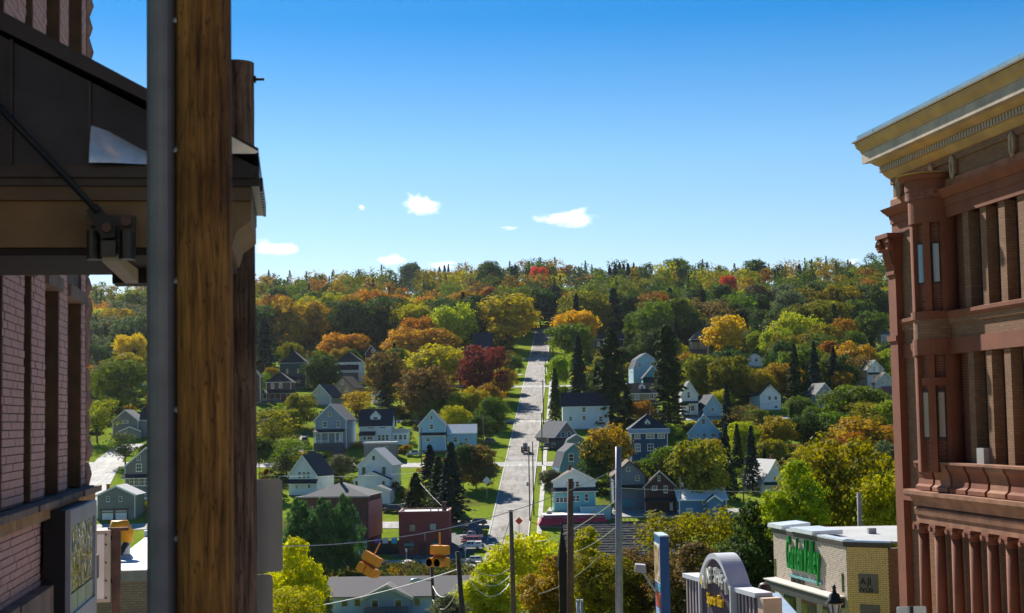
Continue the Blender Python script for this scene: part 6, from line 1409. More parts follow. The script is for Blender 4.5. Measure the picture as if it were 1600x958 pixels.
# low brick building beyond with its roof vent
al = 43.0; l0, zt_ = FA(150, 893, al); l1 = FA(292, 893, al)[0]
o3 = S(l0, al, hz(*S(l0, al)[:2])); q = thing('flat_roof_shop', 'low tan brick building with pale flat roof left of the metal post', 'building', o3); TS = lambda u, v, z: S(u, v, z) - o3
MB().box(l0, l1, al, al + 14, o3.z - .5, zt_ - .3, TS).build('wall', brickmat('sand_brick', (.36, .26, .18), (.30, .21, .15), (.2, .15, .12)), q)
MB().box(l0 - .05, l1 + .05, al - .06, al + .25, zt_ - .297, zt_, TS).build('coping', mat('coping_stone', (.30, .27, .25), .8, var=.2), q)
MB().box(l0, l1, al + .253, al + 14, zt_ - .297, zt_ - .1, TS).build('roof', mat('roof_white', (.62, .62, .6), .7), q); MB().box(l0 - .05, l1 + .05, al + 14, al + 14.3, zt_ - .3, zt_ + .12, TS).build('rear_parapet', WHITE, q)
a_, za = FA(196, 886, al + 5)
o3 = S(a_, al + 5, zt_ - .1); q = thing('roof_vent', 'roof vent with yellow hood on the pale flat roof', 'vent', o3)
MB().lathe([(.26, 0), (.2, .1), (.15, .14)], n=10).build('base', STEEL, q); MB().tube([(0, 0, .1), (0, 0, .55)], .14, 10).build('pipe', STEEL, q)
MB().tube([(-.16, -.08, .1), (.06, -.08, .5)], .1, 8).build('black_boot', BLACKM, q)
MB().tube([(.05, 0, .5), (.05, 0, .78), (-.06, -.03, .98), (-.26, -.08, 1.0), (-.32, -.1, .74)], [.17, .2, .22, .21, .19], 12).build('hood', YEL, q, smooth=True)
# ------------------------------------------------------------------ entrance canopy at the left
A0 = 10.0; A1 = 11.45
zf = [FA(100, y, A0)[1] for y in (258, 290, 312, 385)]
lw = LL - .0; le = FA(405, 260, A0)[0]; lp = FA(392, 330, A0)[0]
oc = S(lw, A0, zf[3]); cn = thing('entrance_canopy', 'dark metal entrance canopy hung on tie rods above the sidewalk', 'canopy', oc); TC = lambda u, v, z: S(u, v, z) - oc
LX = lw - 1.6
DKM = mat('dark_bronze', (.032, .028, .03), .4, .5, var=.25, scale=3); BRN = mat('brown_fascia', (.13, .075, .04), .6, var=.15); BEI = mat('beige_fascia', (.22, .125, .055), .7, var=.14, scale=4); LGM = mat('glint_metal', (.72, .69, .63), .3, .6, var=.2, scale=9, bump=.05, bscale=14)  # LGM: pale metal whose colour stands in for sun glint on the canopy
MB().box(LX, le, A0, A1, zf[1], zf[0], TC).build('crown_fascia', DKM, cn); MB().box(LX, le - .03, A0 - .03, A0 - .002, zf[1] + .05, zf[0] - .03, TC).build('crown_bead', DKM, cn)
MB().box(LX, le - .05, A0 + .02, A1 - .02, zf[2], zf[1] - .003, TC).build('moulding', BRN, cn)
zc_ = FA(380, 350, A0)[1]; x1_ = FA(362, 380, A0)[0]
MB().prism([TC(LX, A0 + .05, zf[3]), TC(x1_, A0 + .05, zf[3]), TC(x1_ + .03, A0 + .05, zc_ - .04), TC(lp, A0 + .05, zc_ + .03), TC(lp, A0 + .05, zf[2] - .003), TC(LX, A0 + .05, zf[2] - .003)], TC(0, A1 - .1, 0) - TC(0, A0, 0)).build('fascia_panel', BEI, cn)
MB().box(LX, x1_ - .02, A0 + .08, A1 - .06, zf[3] - .05, zf[3] - .004, TC).build('soffit', mat('dark_soffit', (.03, .022, .018), .8), cn)
rl = lambda px: 18 + .535 * px
def rp(px, dy=0, A=A0): l, z = FA(px, rl(px) + dy, A); return l, z
pts = [rp(-260), rp(404)]
dv = (TC(0, A1, 0) - TC(0, A0, 0))
(la, zaa), (lb2, zbb) = pts
MB().hexa([TC(la, A0 - .06, zaa - .17), TC(lb2, A0 - .06, zbb - .05), TC(lb2, A1, zbb - .05), TC(la, A1, zaa - .17)], [TC(la, A0 - .06, zaa), TC(lb2, A0 - .06, zbb), TC(lb2, A1, zbb), TC(la, A1, zaa)]).build('roof', DKM, cn)
MB().prism([TC(la, A0 + .03, zf[0] + .003), TC(lb2 - .02, A0 + .03, zf[0] + .003), TC(la, A0 + .03, zaa - .172)], dv * .9).build('end_panel', mat('dark_panel', (.028, .027, .034), .45, .3, var=.3, scale=4), cn)
for px in (18, 140):
    l, z = rp(px, 34); MB().box(l - .008, l + .008, A0 + .0, A0 + .028, zf[0] + .004, z, TC).build('standing_seam', DKM, cn)
c0 = [FA(x_, y_, A0 - .02) for x_, y_ in ((141, 194), (168, 203), (228, 236), (300, 247), (300, 257), (141, 257))]
m_ = MB(); nu, nv = 12, 8; tops = [(141, 194), (168, 203), (228, 236), (300, 250)]
for i in range(nu + 1):
    x_ = 141 + 159 * i / nu; yt = float(np.interp(x_, [a[0] for a in tops], [a[1] for a in tops]))
    for j in range(nv + 1):
        f_ = j / nv; l, z = FA(x_, yt + (257.5 - yt) * f_, A0 - .02); m_.v.append(tuple(TC(l, A0 + .02 - .10 * math.sin(f_ * 1.5) * min(1, (257.5 - yt) / 50), max(z, zf[0] + .004))))
for i in range(nu):
    for j in range(nv): a_ = i * (nv + 1) + j; m_.f.append((a_, a_ + 1, a_ + nv + 2, a_ + nv + 1))
m_.build('flashing', LGM, cn, smooth=True)  # sun glint built as a pale bulged triangle over the dark end panel
c1 = [FA(x_, y_, A0 - .075) for x_, y_ in ((352, 208), (404, 237), (398, 240), (352, 240))]
MB().prism([TC(l, A0 - .075, z) for l, z in c1], dv * .01).build('corner_glint', LGM, cn)  # pale patch colours in the glint at the outer roof corner
for i in range(10): MB().box(le + .001, le + .02, A0 + .1 + i * .13, A0 + .18 + i * .13, zf[1] - .02, zf[0] - .06, TC).build('corrugation', DKM, cn)
l0, z0 = FA(-90, 73, A0 - .2); l1, z1 = FA(152, 330, A0 - .2)
tie = MB().tube([TC(l0, A0 - .2, z0), TC(l1, A0 - .2, z1)], .021, 10).build('tie_rod', BLACKM, cn, smooth=True)
pl = [FA(x_, y_, A0 - .05) for x_, y_ in ((135, 336), (210, 336), (210, 405), (135, 405))]
MB().prism([TC(l, A0 - .05, z) for l, z in pl], dv * .06).build('anchor_plate', mat('gun_metal', (.06, .055, .05), .5, .6), cn)
for px in (146, 198): l, z = FA(px, 347, A0 - .06); MB().tube([TC(l, A0 - .12, z), TC(l, A0 - .04, z)], .034, 10).build('bolt', mat('bolt_brown', (.09, .05, .04), .5, .5), cn); MB().tube([TC(l, A0 - .085, z - .06), TC(l, A0 - .085, z - .24)], .04, 10).build('sleeve', mat('gun_metal', (.06, .055, .05)), cn)
a_ = [FA(x_, y_, A0 - .14) for x_, y_ in ((136, 330), (152, 318), (182, 352), (180, 372), (160, 374))]; MB().prism([TC(l, A0 - .18, z) for l, z in a_], dv * .06).build('clevis', BLACKM, cn)
l, z = FA(168, 372, A0 - .16); MB().tube([TC(l, A0 - .22, z + .06), TC(l, A0 - .1, z + .06)], .03, 10).build('pin', mat('bolt_brown', (.09, .05, .04)), cn)
MB().box(FA(160, 380, A0 - .1)[0], FA(182, 380, A0 - .1)[0], A0 - .17, A0 - .06, FA(160, 401, A0 - .1)[1], FA(160, 378, A0 - .1)[1], TC).build('lug', mat('gun_metal', (.06, .055, .05)), cn)
a_, z_ = FA(160, 402, A0 - .1); b_ = FA(184, 402, A0 - .1)[0]; e_, ze_ = FA(196, 443, A0 + .9); f2 = FA(216, 443, A0 + .9)[0]; 
MB().hexa([TC(a_, A0 - .1, z_ - .03), TC(b_, A0 - .1, z_ - .03), TC(f2, A0 + .9, ze_), TC(e_, A0 + .9, ze_)], [TC(a_, A0 - .1, z_ + .02), TC(b_, A0 - .1, z_ + .02), TC(f2, A0 + .9, ze_ + .1), TC(e_, A0 + .9, ze_ + .1)]).build('cross_beam', mat('pale_timber', (.42, .33, .24), .7), cn)
g2 = FA(232, 440, A0 + .9)[0]; k0, k1 = FA(176, 443, A0 + .95), FA(236, 395, A0 + .95)
MB().box(k0[0], k1[0], A0 + .92, A0 + 1.2, k0[1], k1[1], TC).build('hanger_block', mat('dark_soffit', (.03, .022, .018)), cn)
# ------------------------------------------------------------------ poles close by
def grainwood(name, c1, c2):
    m, t, b = nodes(name); b.inputs['Roughness'].default_value = .8; b.inputs['Specular IOR Level'].default_value = .25
    co = t.nodes.new('ShaderNodeTexCoord'); mp = t.nodes.new('ShaderNodeMapping'); mp.inputs['Scale'].default_value = (14, 14, .7)
    n1 = t.nodes.new('ShaderNodeTexNoise'); n1.inputs['Scale'].default_value = 2.2; n1.inputs['Detail'].default_value = 8; n1.inputs['Roughness'].default_value = .65
    n2 = t.nodes.new('ShaderNodeTexNoise'); n2.inputs['Scale'].default_value = 1.6; n2.inputs['Detail'].default_value = 4
    t.links.new(co.outputs['Object'], mp.inputs[0]); t.links.new(mp.outputs[0], n1.inputs['Vector']); t.links.new(co.outputs['Object'], n2.inputs['Vector'])
    r = t.nodes.new('ShaderNodeValToRGB'); r.color_ramp.elements[0].position = .34; r.color_ramp.elements[1].position = .62; r.color_ramp.elements[0].color = (*c1, 1); r.color_ramp.elements[1].color = (*c2, 1)
    r2 = t.nodes.new('ShaderNodeValToRGB'); r2.color_ramp.elements[0].position = .3; r2.color_ramp.elements[0].color = (.3, .25, .2, 1); r2.color_ramp.elements[1].position = .6
    mx = t.nodes.new('ShaderNodeMix'); mx.data_type = 'RGBA'; mx.blend_type = 'MULTIPLY'; mx.inputs[0].default_value = .9
    t.links.new(n1.outputs['Fac'], r.inputs['Fac']); t.links.new(n2.outputs['Fac'], r2.inputs['Fac']); t.links.new(r.outputs[0], mx.inputs[6]); t.links.new(r2.outputs[0], mx.inputs[7]); vo = t.nodes.new('ShaderNodeTexVoronoi'); vo.feature = 'DISTANCE_TO_EDGE'; mp2 = t.nodes.new('ShaderNodeMapping'); mp2.inputs['Scale'].default_value = (16, 16, .8); t.links.new(co.outputs['Object'], mp2.inputs[0])
    ad2 = t.nodes.new('ShaderNodeMix'); ad2.data_type = 'VECTOR'; ad2.inputs[0].default_value = .12; t.links.new(mp2.outputs[0], ad2.inputs[4]); t.links.new(n2.outputs['Color'], ad2.inputs[5]); t.links.new(ad2.outputs[1], vo.inputs['Vector'])
    r5 = t.nodes.new('ShaderNodeValToRGB'); r5.color_ramp.elements[0].color = (.12, .1, .08, 1); r5.color_ramp.elements[1].position = .06; t.links.new(vo.outputs['Distance'], r5.inputs['Fac'])
    mx3 = t.nodes.new('ShaderNodeMix'); mx3.data_type = 'RGBA'; mx3.blend_type = 'MULTIPLY'; mx3.inputs[0].default_value = .75; t.links.new(mx.outputs[2], mx3.inputs[6]); t.links.new(r5.outputs[0], mx3.inputs[7]); t.links.new(mx3.outputs[2], b.inputs['Base Color'])
    bp = t.nodes.new('ShaderNodeBump'); bp.inputs['Strength'].default_value = .7; bp.inputs['Distance'].default_value = .012; t.links.new(n1.outputs['Fac'], bp.inputs['Height']); t.links.new(bp.outputs[0], b.inputs['Normal']); return m
D = 7.7; c = P(320, 479, D); zg_ = hz(c.x, D); r_ = 43.5 * D / F
o3 = Vector((c.x, D, zg_ - .3)); q = thing('utility_pole', 'thick orange-brown wooden utility pole, nearest to the viewer, with a metal guard', 'pole', o3)
MB().tube([(0, 0, 0), (0, 0, 2.5), (0, 0, 9.5)], [r_ * 1.03, r_, r_ * .97], 28).build('shaft', grainwood('pole_grain', (.11, .038, .009), (.52, .215, .045)), q, smooth=True)
gx_ = P(253, 479, D - .02).x - c.x; hw = 23 * D / F; gu = MB(); n = 10
prof = [(gx_ - hw + hw * (1 - math.cos(PI * i / n)), -.02 - .075 * math.sin(PI * i / n)) for i in range(n + 1)]
prof = [(gx_ - hw - .0, .05)] + prof + [(gx_ + hw + .03, .05)]
gu.prism([(a, b2, 0.3) for a, b2 in prof], (0, 0, 9.2)); ug = gu.build('riser_guard', mat('guard_grey', (.19, .175, .175), .5, .35, var=.15, scale=6), q, smooth=False)
for py in (35, 236, 440, 640, 840): zz_ = P(253, py, D).z - o3.z; MB().lathe([(.016, -.016), (.018, 0), (.008, .012)], (gx_ + hw + .005, -.04, zz_), 8).build('bolt', STEEL, ug)
D = 12.0; c = P(371, 300, D); zg_ = hz(c.x, D); r_ = 27 * D / F; o3 = Vector((c.x, D, zg_ - .3)); q = thing('old_pole', 'weathered cut-off wooden pole standing behind the nearest pole', 'pole', o3)
ht = P(371, 99, D).z - o3.z
pm = MB(); n = 26; rows = 44
for j in range(rows):
    for i in range(n):
        a = 2 * PI * i / n; rr = r_ * (1 + .035 * math.sin(i * 2.6 + 1.7 * math.sin(j * .21)) * (.5 + .5 * math.sin(i * 5.1 + j * .13)) + random.uniform(-.012, .012)); pm.v.append((rr * math.cos(a), rr * math.sin(a), ht * j / (rows - 1)))
for j in range(rows - 1):
    for i in range(n): pm.f.append((j * n + i, j * n + (i + 1) % n, (j + 1) * n + (i + 1) % n, (j + 1) * n + i))
pm.f.append(tuple(range((rows - 1) * n, rows * n))); pm.build('shaft', grainwood('old_pole_grain', (.05, .026, .016), (.28, .155, .095)), q)
zz_ = P(400, 124, D).z - o3.z; MB().tube([(r_ - .02, 0, zz_), (r_ + .08, 0, zz_)], .012, 8).build('bolt', BLACKM, q); MB().tube([(r_ + .0, 0, zz_), (r_ + .015, 0, zz_)], .03, 8).build('washer', BLACKM, q)
def roundrect(w_, h, r_, y):
    q = []
    for cx, cy, a0_ in ((w_ / 2 - r_, h / 2 - r_, 0), (-w_ / 2 + r_, h / 2 - r_, 90), (-w_ / 2 + r_, -h / 2 + r_, 180), (w_ / 2 - r_, -h / 2 + r_, 270)):
        for i in range(6): a = R(a0_ + 18 * i); q.append((cx + r_ * math.cos(a), y, cy + r_ * math.sin(a)))
    return q
SB = mat('sign_back_grey', (.36, .33, .30), .5, .4, var=.06, scale=2)
for lab, x0, x1, y0, y1, D in (('grey back of a tall rounded sign fixed to the weathered pole', 352, 441, 748, 895, 12.2), ('grey back of a smaller sign plate below the tall rounded one', 360, 426, 897, 985, 12.2)):
    a, b2 = P(x0, y1, D), P(x1, y0, D); cc = (a + b2) / 2; q = thing('street_sign', lab, 'sign', cc)
    pl_ = MB().prism(roundrect(b2.x - a.x, b2.z - a.z, .035, 0), (0, .004, 0)).build('plate', SB, q); m_ = MB(); 
    m_.box(-.03, .03, -.03, -.002, -(b2.z - a.z) / 2, (b2.z - a.z) / 2); m_.build('mounting_strip', STEEL, q)
# sign back at the lower right
D = 30; a, b2 = P(1402, 990, D), P(1447, 947, D); cc = (a + b2) / 2; q = thing('street_sign', 'pale sign back at the bottom under the corner pilaster', 'sign', Vector((cc.x, D, hz(cc.x, D)))); o3 = Vector((cc.x, D, hz(cc.x, D)))
MB().prism([(x_ , y_, z_ + cc.z - o3.z) for x_, y_, z_ in roundrect(b2.x - a.x, b2.z - a.z, .04, 0)], (0, .004, 0)).build('plate', mat('sign_back_pale', (.78, .73, .66), .5, .2), q); MB().box(-.03, .03, -.05, -.002, 0, cc.z - o3.z + .26).build('post', BLACKM, q)

# ------------------------------------------------------------------ unseen block added behind the viewer to bounce warm light
bz_ = hz(0, -24); tb = thing('bounce_block', 'tan brick block added unseen behind the viewer to bounce warm light', 'building', (3, -24, bz_))
SANDB = brickmat('warm_tan_brick', (.52, .38, .24), (.46, .33, .21), (.42, .36, .3))
MB().box(-16, 16, -10, 0, -.5, 11).build('wall', SANDB, tb); MB().box(-16.3, 16.3, -10.3, .35, 11.003, 11.7).build('cornice', PALEG, tb)
for zz_ in (1.0, 4.6, 8.0):
    for xx_ in range(-14, 15, 4): window(tb, xx_, zz_, 1.4, 2.0, CREAM, None, y=.06, rz=PI)
# ------------------------------------------------------------------ yellow brick shop with the green lettering
Y0 = 56.0
pN = P(1322, 843, Y0); pF = P(1208, 822, 63.4); pR = P(1387, 838, 55.2)
zr = pN.z; base = hz(pN.x, Y0) - .4
ys = thing('yellow_brick_shop', 'yellow and buff brick shop with green script lettering below the large russet tree', 'building', Vector((pN.x, Y0, base))); oy = Vector((pN.x, Y0, base))
flat = lambda p, z: Vector((p.x - oy.x, p.y - oy.y, z))
pR2 = P(1425, 838, 55.9); dB = Vector((pF.x - pN.x, pF.y - pN.y, 0)); dBn = dB.normalized()
def vwall(name, a, b2, z0, z1, m, th=.25, parent=None):
    d = Vector((b2.x - a.x, b2.y - a.y, 0)).normalized(); nb = Vector((-d.y, d.x, 0)) * th
    A, B = flat(a, 0), flat(b2, 0)
    return MB().hexa([A + Vector((0, 0, z0 - base)), B + Vector((0, 0, z0 - base)), B + nb + Vector((0, 0, z0 - base)), A + nb + Vector((0, 0, z0 - base))], [A + Vector((0, 0, z1 - base)), B + Vector((0, 0, z1 - base)), B + nb + Vector((0, 0, z1 - base)), A + nb + Vector((0, 0, z1 - base))]).build(name, m, parent or ys)
MY = mat('dark_mortar', (.12, .08, .05), .95)
BUFF = mat('buff_brick', (.56, .46, .37), .8, var=.14, scale=7); YELB = mat('yellow_brick', (.80, .55, .24), .75, var=.12, scale=9); REDK = mat('plain_red_brick', (.33, .13, .07), .85, var=.18, scale=8)
vwall('side_wall', pF, pN, base, zr - .25, MY); vwall('front_wall', pN, pR, base, zr - .25, MY)
vwall('return_wall', pR, pR2, base, zr - .3, MY)
def faceT(a, b2):
    d = Vector((b2.x - a.x, b2.y - a.y, 0)); L = d.length; d.normalize(); out = Vector((d.y, -d.x, 0)); A = flat(a, 0)
    return L, (lambda x, y, z: A + d * x + Vector((0, 0, y - base)) + out * z)
def laybricks(a, b2, z0, z1, m, holes=(), bl=.203, bh=.0677, j=.011):
    L, Tf = faceT(a, b2); mb = MB(); z = z1; row = 0
    while z > z0:
        z -= bh; x = -(row % 2) * bl / 2
        while x < L:
            xa, xb = max(0, x), min(L, x + bl); x += bl
            if xb - xa < .03 or any(xb > h[0] and xa < h[1] and z + bh > h[2] and z < h[3] for h in holes): continue
            pr = random.uniform(.003, .011)
            mb.hexa([Tf(xa + j / 2, z, .0), Tf(xb - j / 2, z, .0), Tf(xb - j / 2, z, pr), Tf(xa + j / 2, z, pr)], [Tf(xa + j / 2, z + bh - j, .0), Tf(xb - j / 2, z + bh - j, .0), Tf(xb - j / 2, z + bh - j, pr), Tf(xa + j / 2, z + bh - j, pr)])
        row += 1
    return tag(mb.build('bricks', m, ys), kind='stuff')
LS, TSd = faceT(pF, pN); LFr, TFr = faceT(pN, pR)
def spx(px, py):     # photo pixel on the side face -> (x, z)
    d = ray(px, py); n2 = Vector((dBn.y, -dBn.x, 0)); t = n2.dot(pN) / n2.dot(d); h = d * t; return (Vector((h.x - pF.x, h.y - pF.y, 0))).length, h.z
def fpx(px, py):
    return (px - 1322) / (1387 - 1322) * LFr, P(px, py, 55.6).z
zt1 = spx(1262, 918)[1]
laybricks(pF, pN, base + .5, zr - .26, BUFF); laybricks(pN, pR, base + .5, zr - .26, YELB); laybricks(pR, pR2, base + .5, zr - .32, REDK, bl=.24, bh=.08)
# coping and roof
COP = mat('dark_coping', (.075, .06, .055), .6); WM = mat('white_metal_cap', (.68, .70, .73), .35, .4)
for a, b2, L, Tf in ((pF, pN, LS, TSd), (pN, pR, LFr, TFr)):
    MB().hexa([Tf(-.1, zr - .248, -.3), Tf(L + .06, zr - .248, -.3), Tf(L + .06, zr - .248, .05), Tf(-.1, zr - .248, .05)], [Tf(-.1, zr - .09, -.3), Tf(L + .06, zr - .09, -.3), Tf(L + .06, zr - .09, .06), Tf(-.1, zr - .09, .06)]).build('coping', COP, ys)
    MB().hexa([Tf(-.12, zr - .087, -.35), Tf(L + .06, zr - .087, -.35), Tf(L + .06, zr - .087, .03), Tf(-.12, zr - .087, .03)], [Tf(-.12, zr - .02, -.35), Tf(L + .06, zr - .02, -.35), Tf(L + .06, zr - .02, .02), Tf(-.12, zr - .02, .02)]).build('coping_cap', WM, ys)
for x0_, x1_, dz in ((-.3, 1.3, .1), (2.2, 4.6, .04)):
    MB().hexa([TSd(x0_, zr - .015 + dz - .08, -1.1), TSd(x1_, zr - .015 + dz - .08, -1.1), TSd(x1_, zr - .05, .14), TSd(x0_, zr - .05, .14)], [TSd(x0_, zr + dz + .08, -1.1), TSd(x1_, zr + dz + .08, -1.1), TSd(x1_, zr + .1, .12), TSd(x0_, zr + .1, .12)]).build('sheet_metal_cap', WM, ys)
rfz = zr - .12; bk = Vector((.25, 1, 0)).normalized() * 16
A_, B_, C_ = flat(pF, rfz - base), flat(pN, rfz - base), flat(pR2, rfz - base)
MB().prism([A_ + Vector((.3, .2, 0)), B_ + Vector((.2, .35, 0)), C_ + Vector((0, .3, 0)), C_ + Vector((14, .5, 0)), C_ + Vector((14, 8.2, 0)), A_ + Vector((.4, .6, 0))], (0, 0, -.08)).build('roof', mat('roof_pale', (.40, .40, .39), .8, var=.15, scale=.6), ys)
MB().hexa(*[[flat(P(1362, 830, 60), rfz - base + h) + Vector(v) for v in ((-.15, -.15, 0), (.15, -.15, 0), (.15, .15, 0), (-.15, .15, 0))] for h in (0, .22)]).build('roof_unit', mat('unit_grey', (.3, .3, .3)), ys)
# green lettering
GREEN = mat('sign_green', (.005, .24, .045), .35, var=.05)
x0_, z0_ = spx(1233, 884); x1_, z1_ = spx(1289, 905); sl = 0
sg = thing('shop_lettering', 'green raised script lettering on the buff brick wall', 'sign', oy)
zb_ = spx(1240, 893)[1]; zt_ = spx(1233, 840)[1]; hh = spx(1255, 842)[1] - spx(1255, 888)[1]
wd_tot = spx(1291, 890)[0] - x0_
sz = hh * 1.28
def TG(x, y, z): return TSd(x0_ + x, spx(1262, 893)[1] + y * 1.2, .03 + z)
w1 = letters(sg, 'Garden', lambda x, y, z: TG(x * k1 if 0 else x, y, z), sz, .08, GREEN, .02, shear=.25, squash=.40)
# fit: measured width -> scale along the wall
half = wd_tot * .5; ss = half / w1 * .88
for o in list(sg.children): bpy.data.objects.remove(o)
w1 = letters(sg, 'Garden', TG, sz, .09, GREEN, .02, shear=.25, squash=.40 * ss)
w2 = letters(sg, 'Valley', lambda x, y, z: TG(x + half, y, z), sz, .09, GREEN, .02, shear=.25, squash=.40 * ss)
xa = .2; MB().hexa([TG(xa, -.30, 0), TG(wd_tot - .35, -.30, 0), TG(wd_tot - .35, -.30, .05), TG(xa, -.30, .05)], [TG(xa, -.22, 0), TG(wd_tot - .35, -.22, 0), TG(wd_tot - .35, -.22, .05), TG(xa, -.22, .05)]).build('underline', mat('teal_line', (.15, .36, .38), .4), sg)
letters(sg, 'DENTAL | FAMILY | HOME', lambda x, y, z: TG(.3 + x, y - .46, z), .25, .03, mat('sign_black', (.025, .022, .02), .5), .04, squash=.40 * ss * 1.05)
# slit windows, fascia, shop windows
for px, y0, y1 in ((1211.5, 873, 900), (1317, 896, 925)):
    xx, z1 = spx(px, y0); z0 = spx(px, y1)[1]; MB().hexa([TSd(xx - .11, z0, .0), TSd(xx + .11, z0, .0), TSd(xx + .11, z0, .014), TSd(xx - .11, z0, .014)], [TSd(xx - .11, z1, .0), TSd(xx + .11, z1, .0), TSd(xx + .11, z1, .014), TSd(xx - .11, z1, .014)]).build('slit_window', glass('green_glass', (.03, .05, .02)), ys)
za, zb_ = spx(1240, 912)[1], spx(1240, 926)[1]
MB().hexa([TSd(.2, zb_, .0), TSd(LS - .3, zb_, .0), TSd(LS - .3, zb_, .5), TSd(.2, zb_, .5)], [TSd(.2, za, .0), TSd(LS - .3, za, .0), TSd(LS - .3, za, .5), TSd(.2, za, .5)]).build('fascia', mat('dark_fascia', (.05, .05, .055), .5), ys)
MB().hexa([TSd(.15, za + .004, .0), TSd(LS - .25, za + .004, .0), TSd(LS - .25, za + .004, .55), TSd(.15, za + .004, .55)], [TSd(.15, za + .07, .0), TSd(LS - .25, za + .07, .0), TSd(LS - .25, za + .05, .55), TSd(.15, za + .05, .55)]).build('fascia_cap', mat('pale_cap', (.55, .52, .47), .6), ys)
for px0, px1, fm in ((1226, 1244, mat('green_glass2', (.03, .05, .02))), (1253, 1276, mat('red_timber', (.16, .06, .05), .6)), (1286, 1296, BLACKM)):
    xa, _ = spx(px0, 940); xb, _ = spx(px1, 940); z1 = zb_ - .12; f_ = MB().hexa([TSd(xa, base + .6, .0), TSd(xb, base + .6, .0), TSd(xb, base + .6, .03), TSd(xa, base + .6, .03)], [TSd(xa, z1, .0), TSd(xb, z1, .0), TSd(xb, z1, .03), TSd(xa, z1, .03)]).build('shop_window', fm, ys)
    n = 2 if px0 == 1253 else 1
    for i in range(n): u0_, u1_ = xa + (xb - xa) * (i + .1) / n, xa + (xb - xa) * (i + .9) / n; MB().hexa([TSd(u0_, base + .8, .03), TSd(u1_, base + .8, .03), TSd(u1_, base + .8, .04), TSd(u0_, base + .8, .04)], [TSd(u0_, z1 - .15, .03), TSd(u1_, z1 - .15, .03), TSd(u1_, z1 - .15, .04), TSd(u0_, z1 - .15, .04)]).build('pane', DARKGL, f_)
# plaques on the yellow face
for (px0, py0, px1, py1, lines, nm) in ((1340, 897.5, 1370, 926.5, (('AJI', .30, .36), ('IVOR', .03, .24)), 'square dark plaque with letters on the yellow brick front'), (1341, 945, 1371, 975, (), 'lower dark plaque with small print on the yellow brick front')):
    xa, z1 = fpx(px0, py0); xb, z0 = fpx(px1, py1); o3 = TFr(xa, z0, .012) + oy; q = thing('wall_plaque', nm, 'sign', o3)
    Tq = lambda x, y, z, xa=xa, z0=z0, o3=o3: TFr(xa + x, z0 + y, .012 + z) + oy - o3
    W_, H_ = xb - xa, z1 - z0
    MB().hexa([Tq(0, 0, 0), Tq(W_, 0, 0), Tq(W_, 0, .03), Tq(0, 0, .03)], [Tq(0, H_, 0), Tq(W_, H_, 0), Tq(W_, H_, .03), Tq(0, H_, .03)]).build('plate', mat('plaque_grey', (.16, .14, .13), .5, var=.25, scale=12), q)
    for txt, yo, s_ in lines:
        letters(q, txt, lambda x, y, z, yo=yo: Tq(.05 + x, yo + y, .031 + z), s_ * .95, .012, mat('plaque_black', (.018, .008, .01), .5), .1, squash=.9 if len(txt) < 4 else .9)
# ------------------------------------------------------------------ purple arched sign
D0 = 42.0; sN = P(1200, 940, D0); sd = Vector((-.24, 1, 0)).normalized(); so = Vector((sd.y, -sd.x, 0)) * -1
SL = 6.5; sF = Vector((sN.x, sN.y, 0)) + sd * SL
def ppx(px, py):
    d = ray(px, py); n2 = Vector((sd.y, -sd.x, 0)); t = n2.dot(sN) / n2.dot(d); h = d * t; return SL - Vector((h.x - sN.x, h.y - sN.y, 0)).dot(sd), h.z
z0 = hz(sN.x, D0) + .5; os_ = Vector((sF.x, sF.y, z0)); ps = thing('arched_sign', 'purple boarded bar sign with white arch and yellow lettering', 'sign', os_)
TP = lambda x, y, z: Vector((sF.x, sF.y, 0)) - sd * x + Vector((0, 0, y)) + Vector((-sd.y, sd.x, 0)) * -0 + Vector((-1, -.24, 0)).normalized() * z - os_
PUR = mat('purple_boards', (.10, .062, .085), .7, var=.2, scale=3); WHT = mat('sign_white', (.62, .63, .66), .5, var=.06); BATT = mat('pale_batten', (.55, .48, .44), .6)
def face(name, x0, x1, y0, y1, z0_, z1_, m, parent=None): return MB().hexa([TP(x0, y0, z0_), TP(x1, y0, z0_), TP(x1, y0, z1_), TP(x0, y0, z1_)], [TP(x0, y1, z0_), TP(x1, y1, z0_), TP(x1, y1, z1_), TP(x0, y1, z1_)]).build(name, m, parent or ps)
xL, zL = ppx(1074, 905); xA, zA = ppx(1102, 908); xB, zB = ppx(1150, 930); xR, zR = ppx(1184, 942); zap = ppx(1129, 874)[1]
zc1 = (zL + zA) / 2
nb = 6
for i in range(nb): a = xL + (xA - xL) * i / nb; c_ = xL + (xA - xL) * (i + 1) / nb; face('board', a + .012, c_ - .012, z0, zc1, -.1, 0, PUR); face('batten', a - .03, a + .03, z0, zc1 - .02, .002, .03, BATT)
for i in range(nb): a = xB + (xR - xB) * i / nb; c_ = xB + (xR - xB) * (i + 1) / nb; face('board', a + .012, c_ - .012, z0, zc1, -.1, 0, PUR); face('batten', a - .03, a + .03, z0, zc1 - .02, .002, .03, BATT)
xm = (xA + xB) / 2; hw = (xB - xA) / 2
def archz(x): k = min(1, abs(x - xm) / hw); return zc1 + (zap - zc1) * (1 - k ** 2.1)
nb = 8
for i in range(nb):
    a = xA + .02 + (2 * hw - .04) * i / nb; c_ = xA + .02 + (2 * hw - .04) * (i + 1) / nb
    za_, zb2_ = archz(a + .01) - .03, archz(c_ - .01) - .03
    MB().hexa([TP(a + .01, z0, -.1), TP(c_ - .01, z0, -.1), TP(c_ - .01, z0, .12), TP(a + .01, z0, .12)], [TP(a + .01, za_, -.1), TP(c_ - .01, zb2_, -.1), TP(c_ - .01, zb2_, .12), TP(a + .01, za_, .12)]).build('board', PUR, ps)
m_ = MB(); n = 30
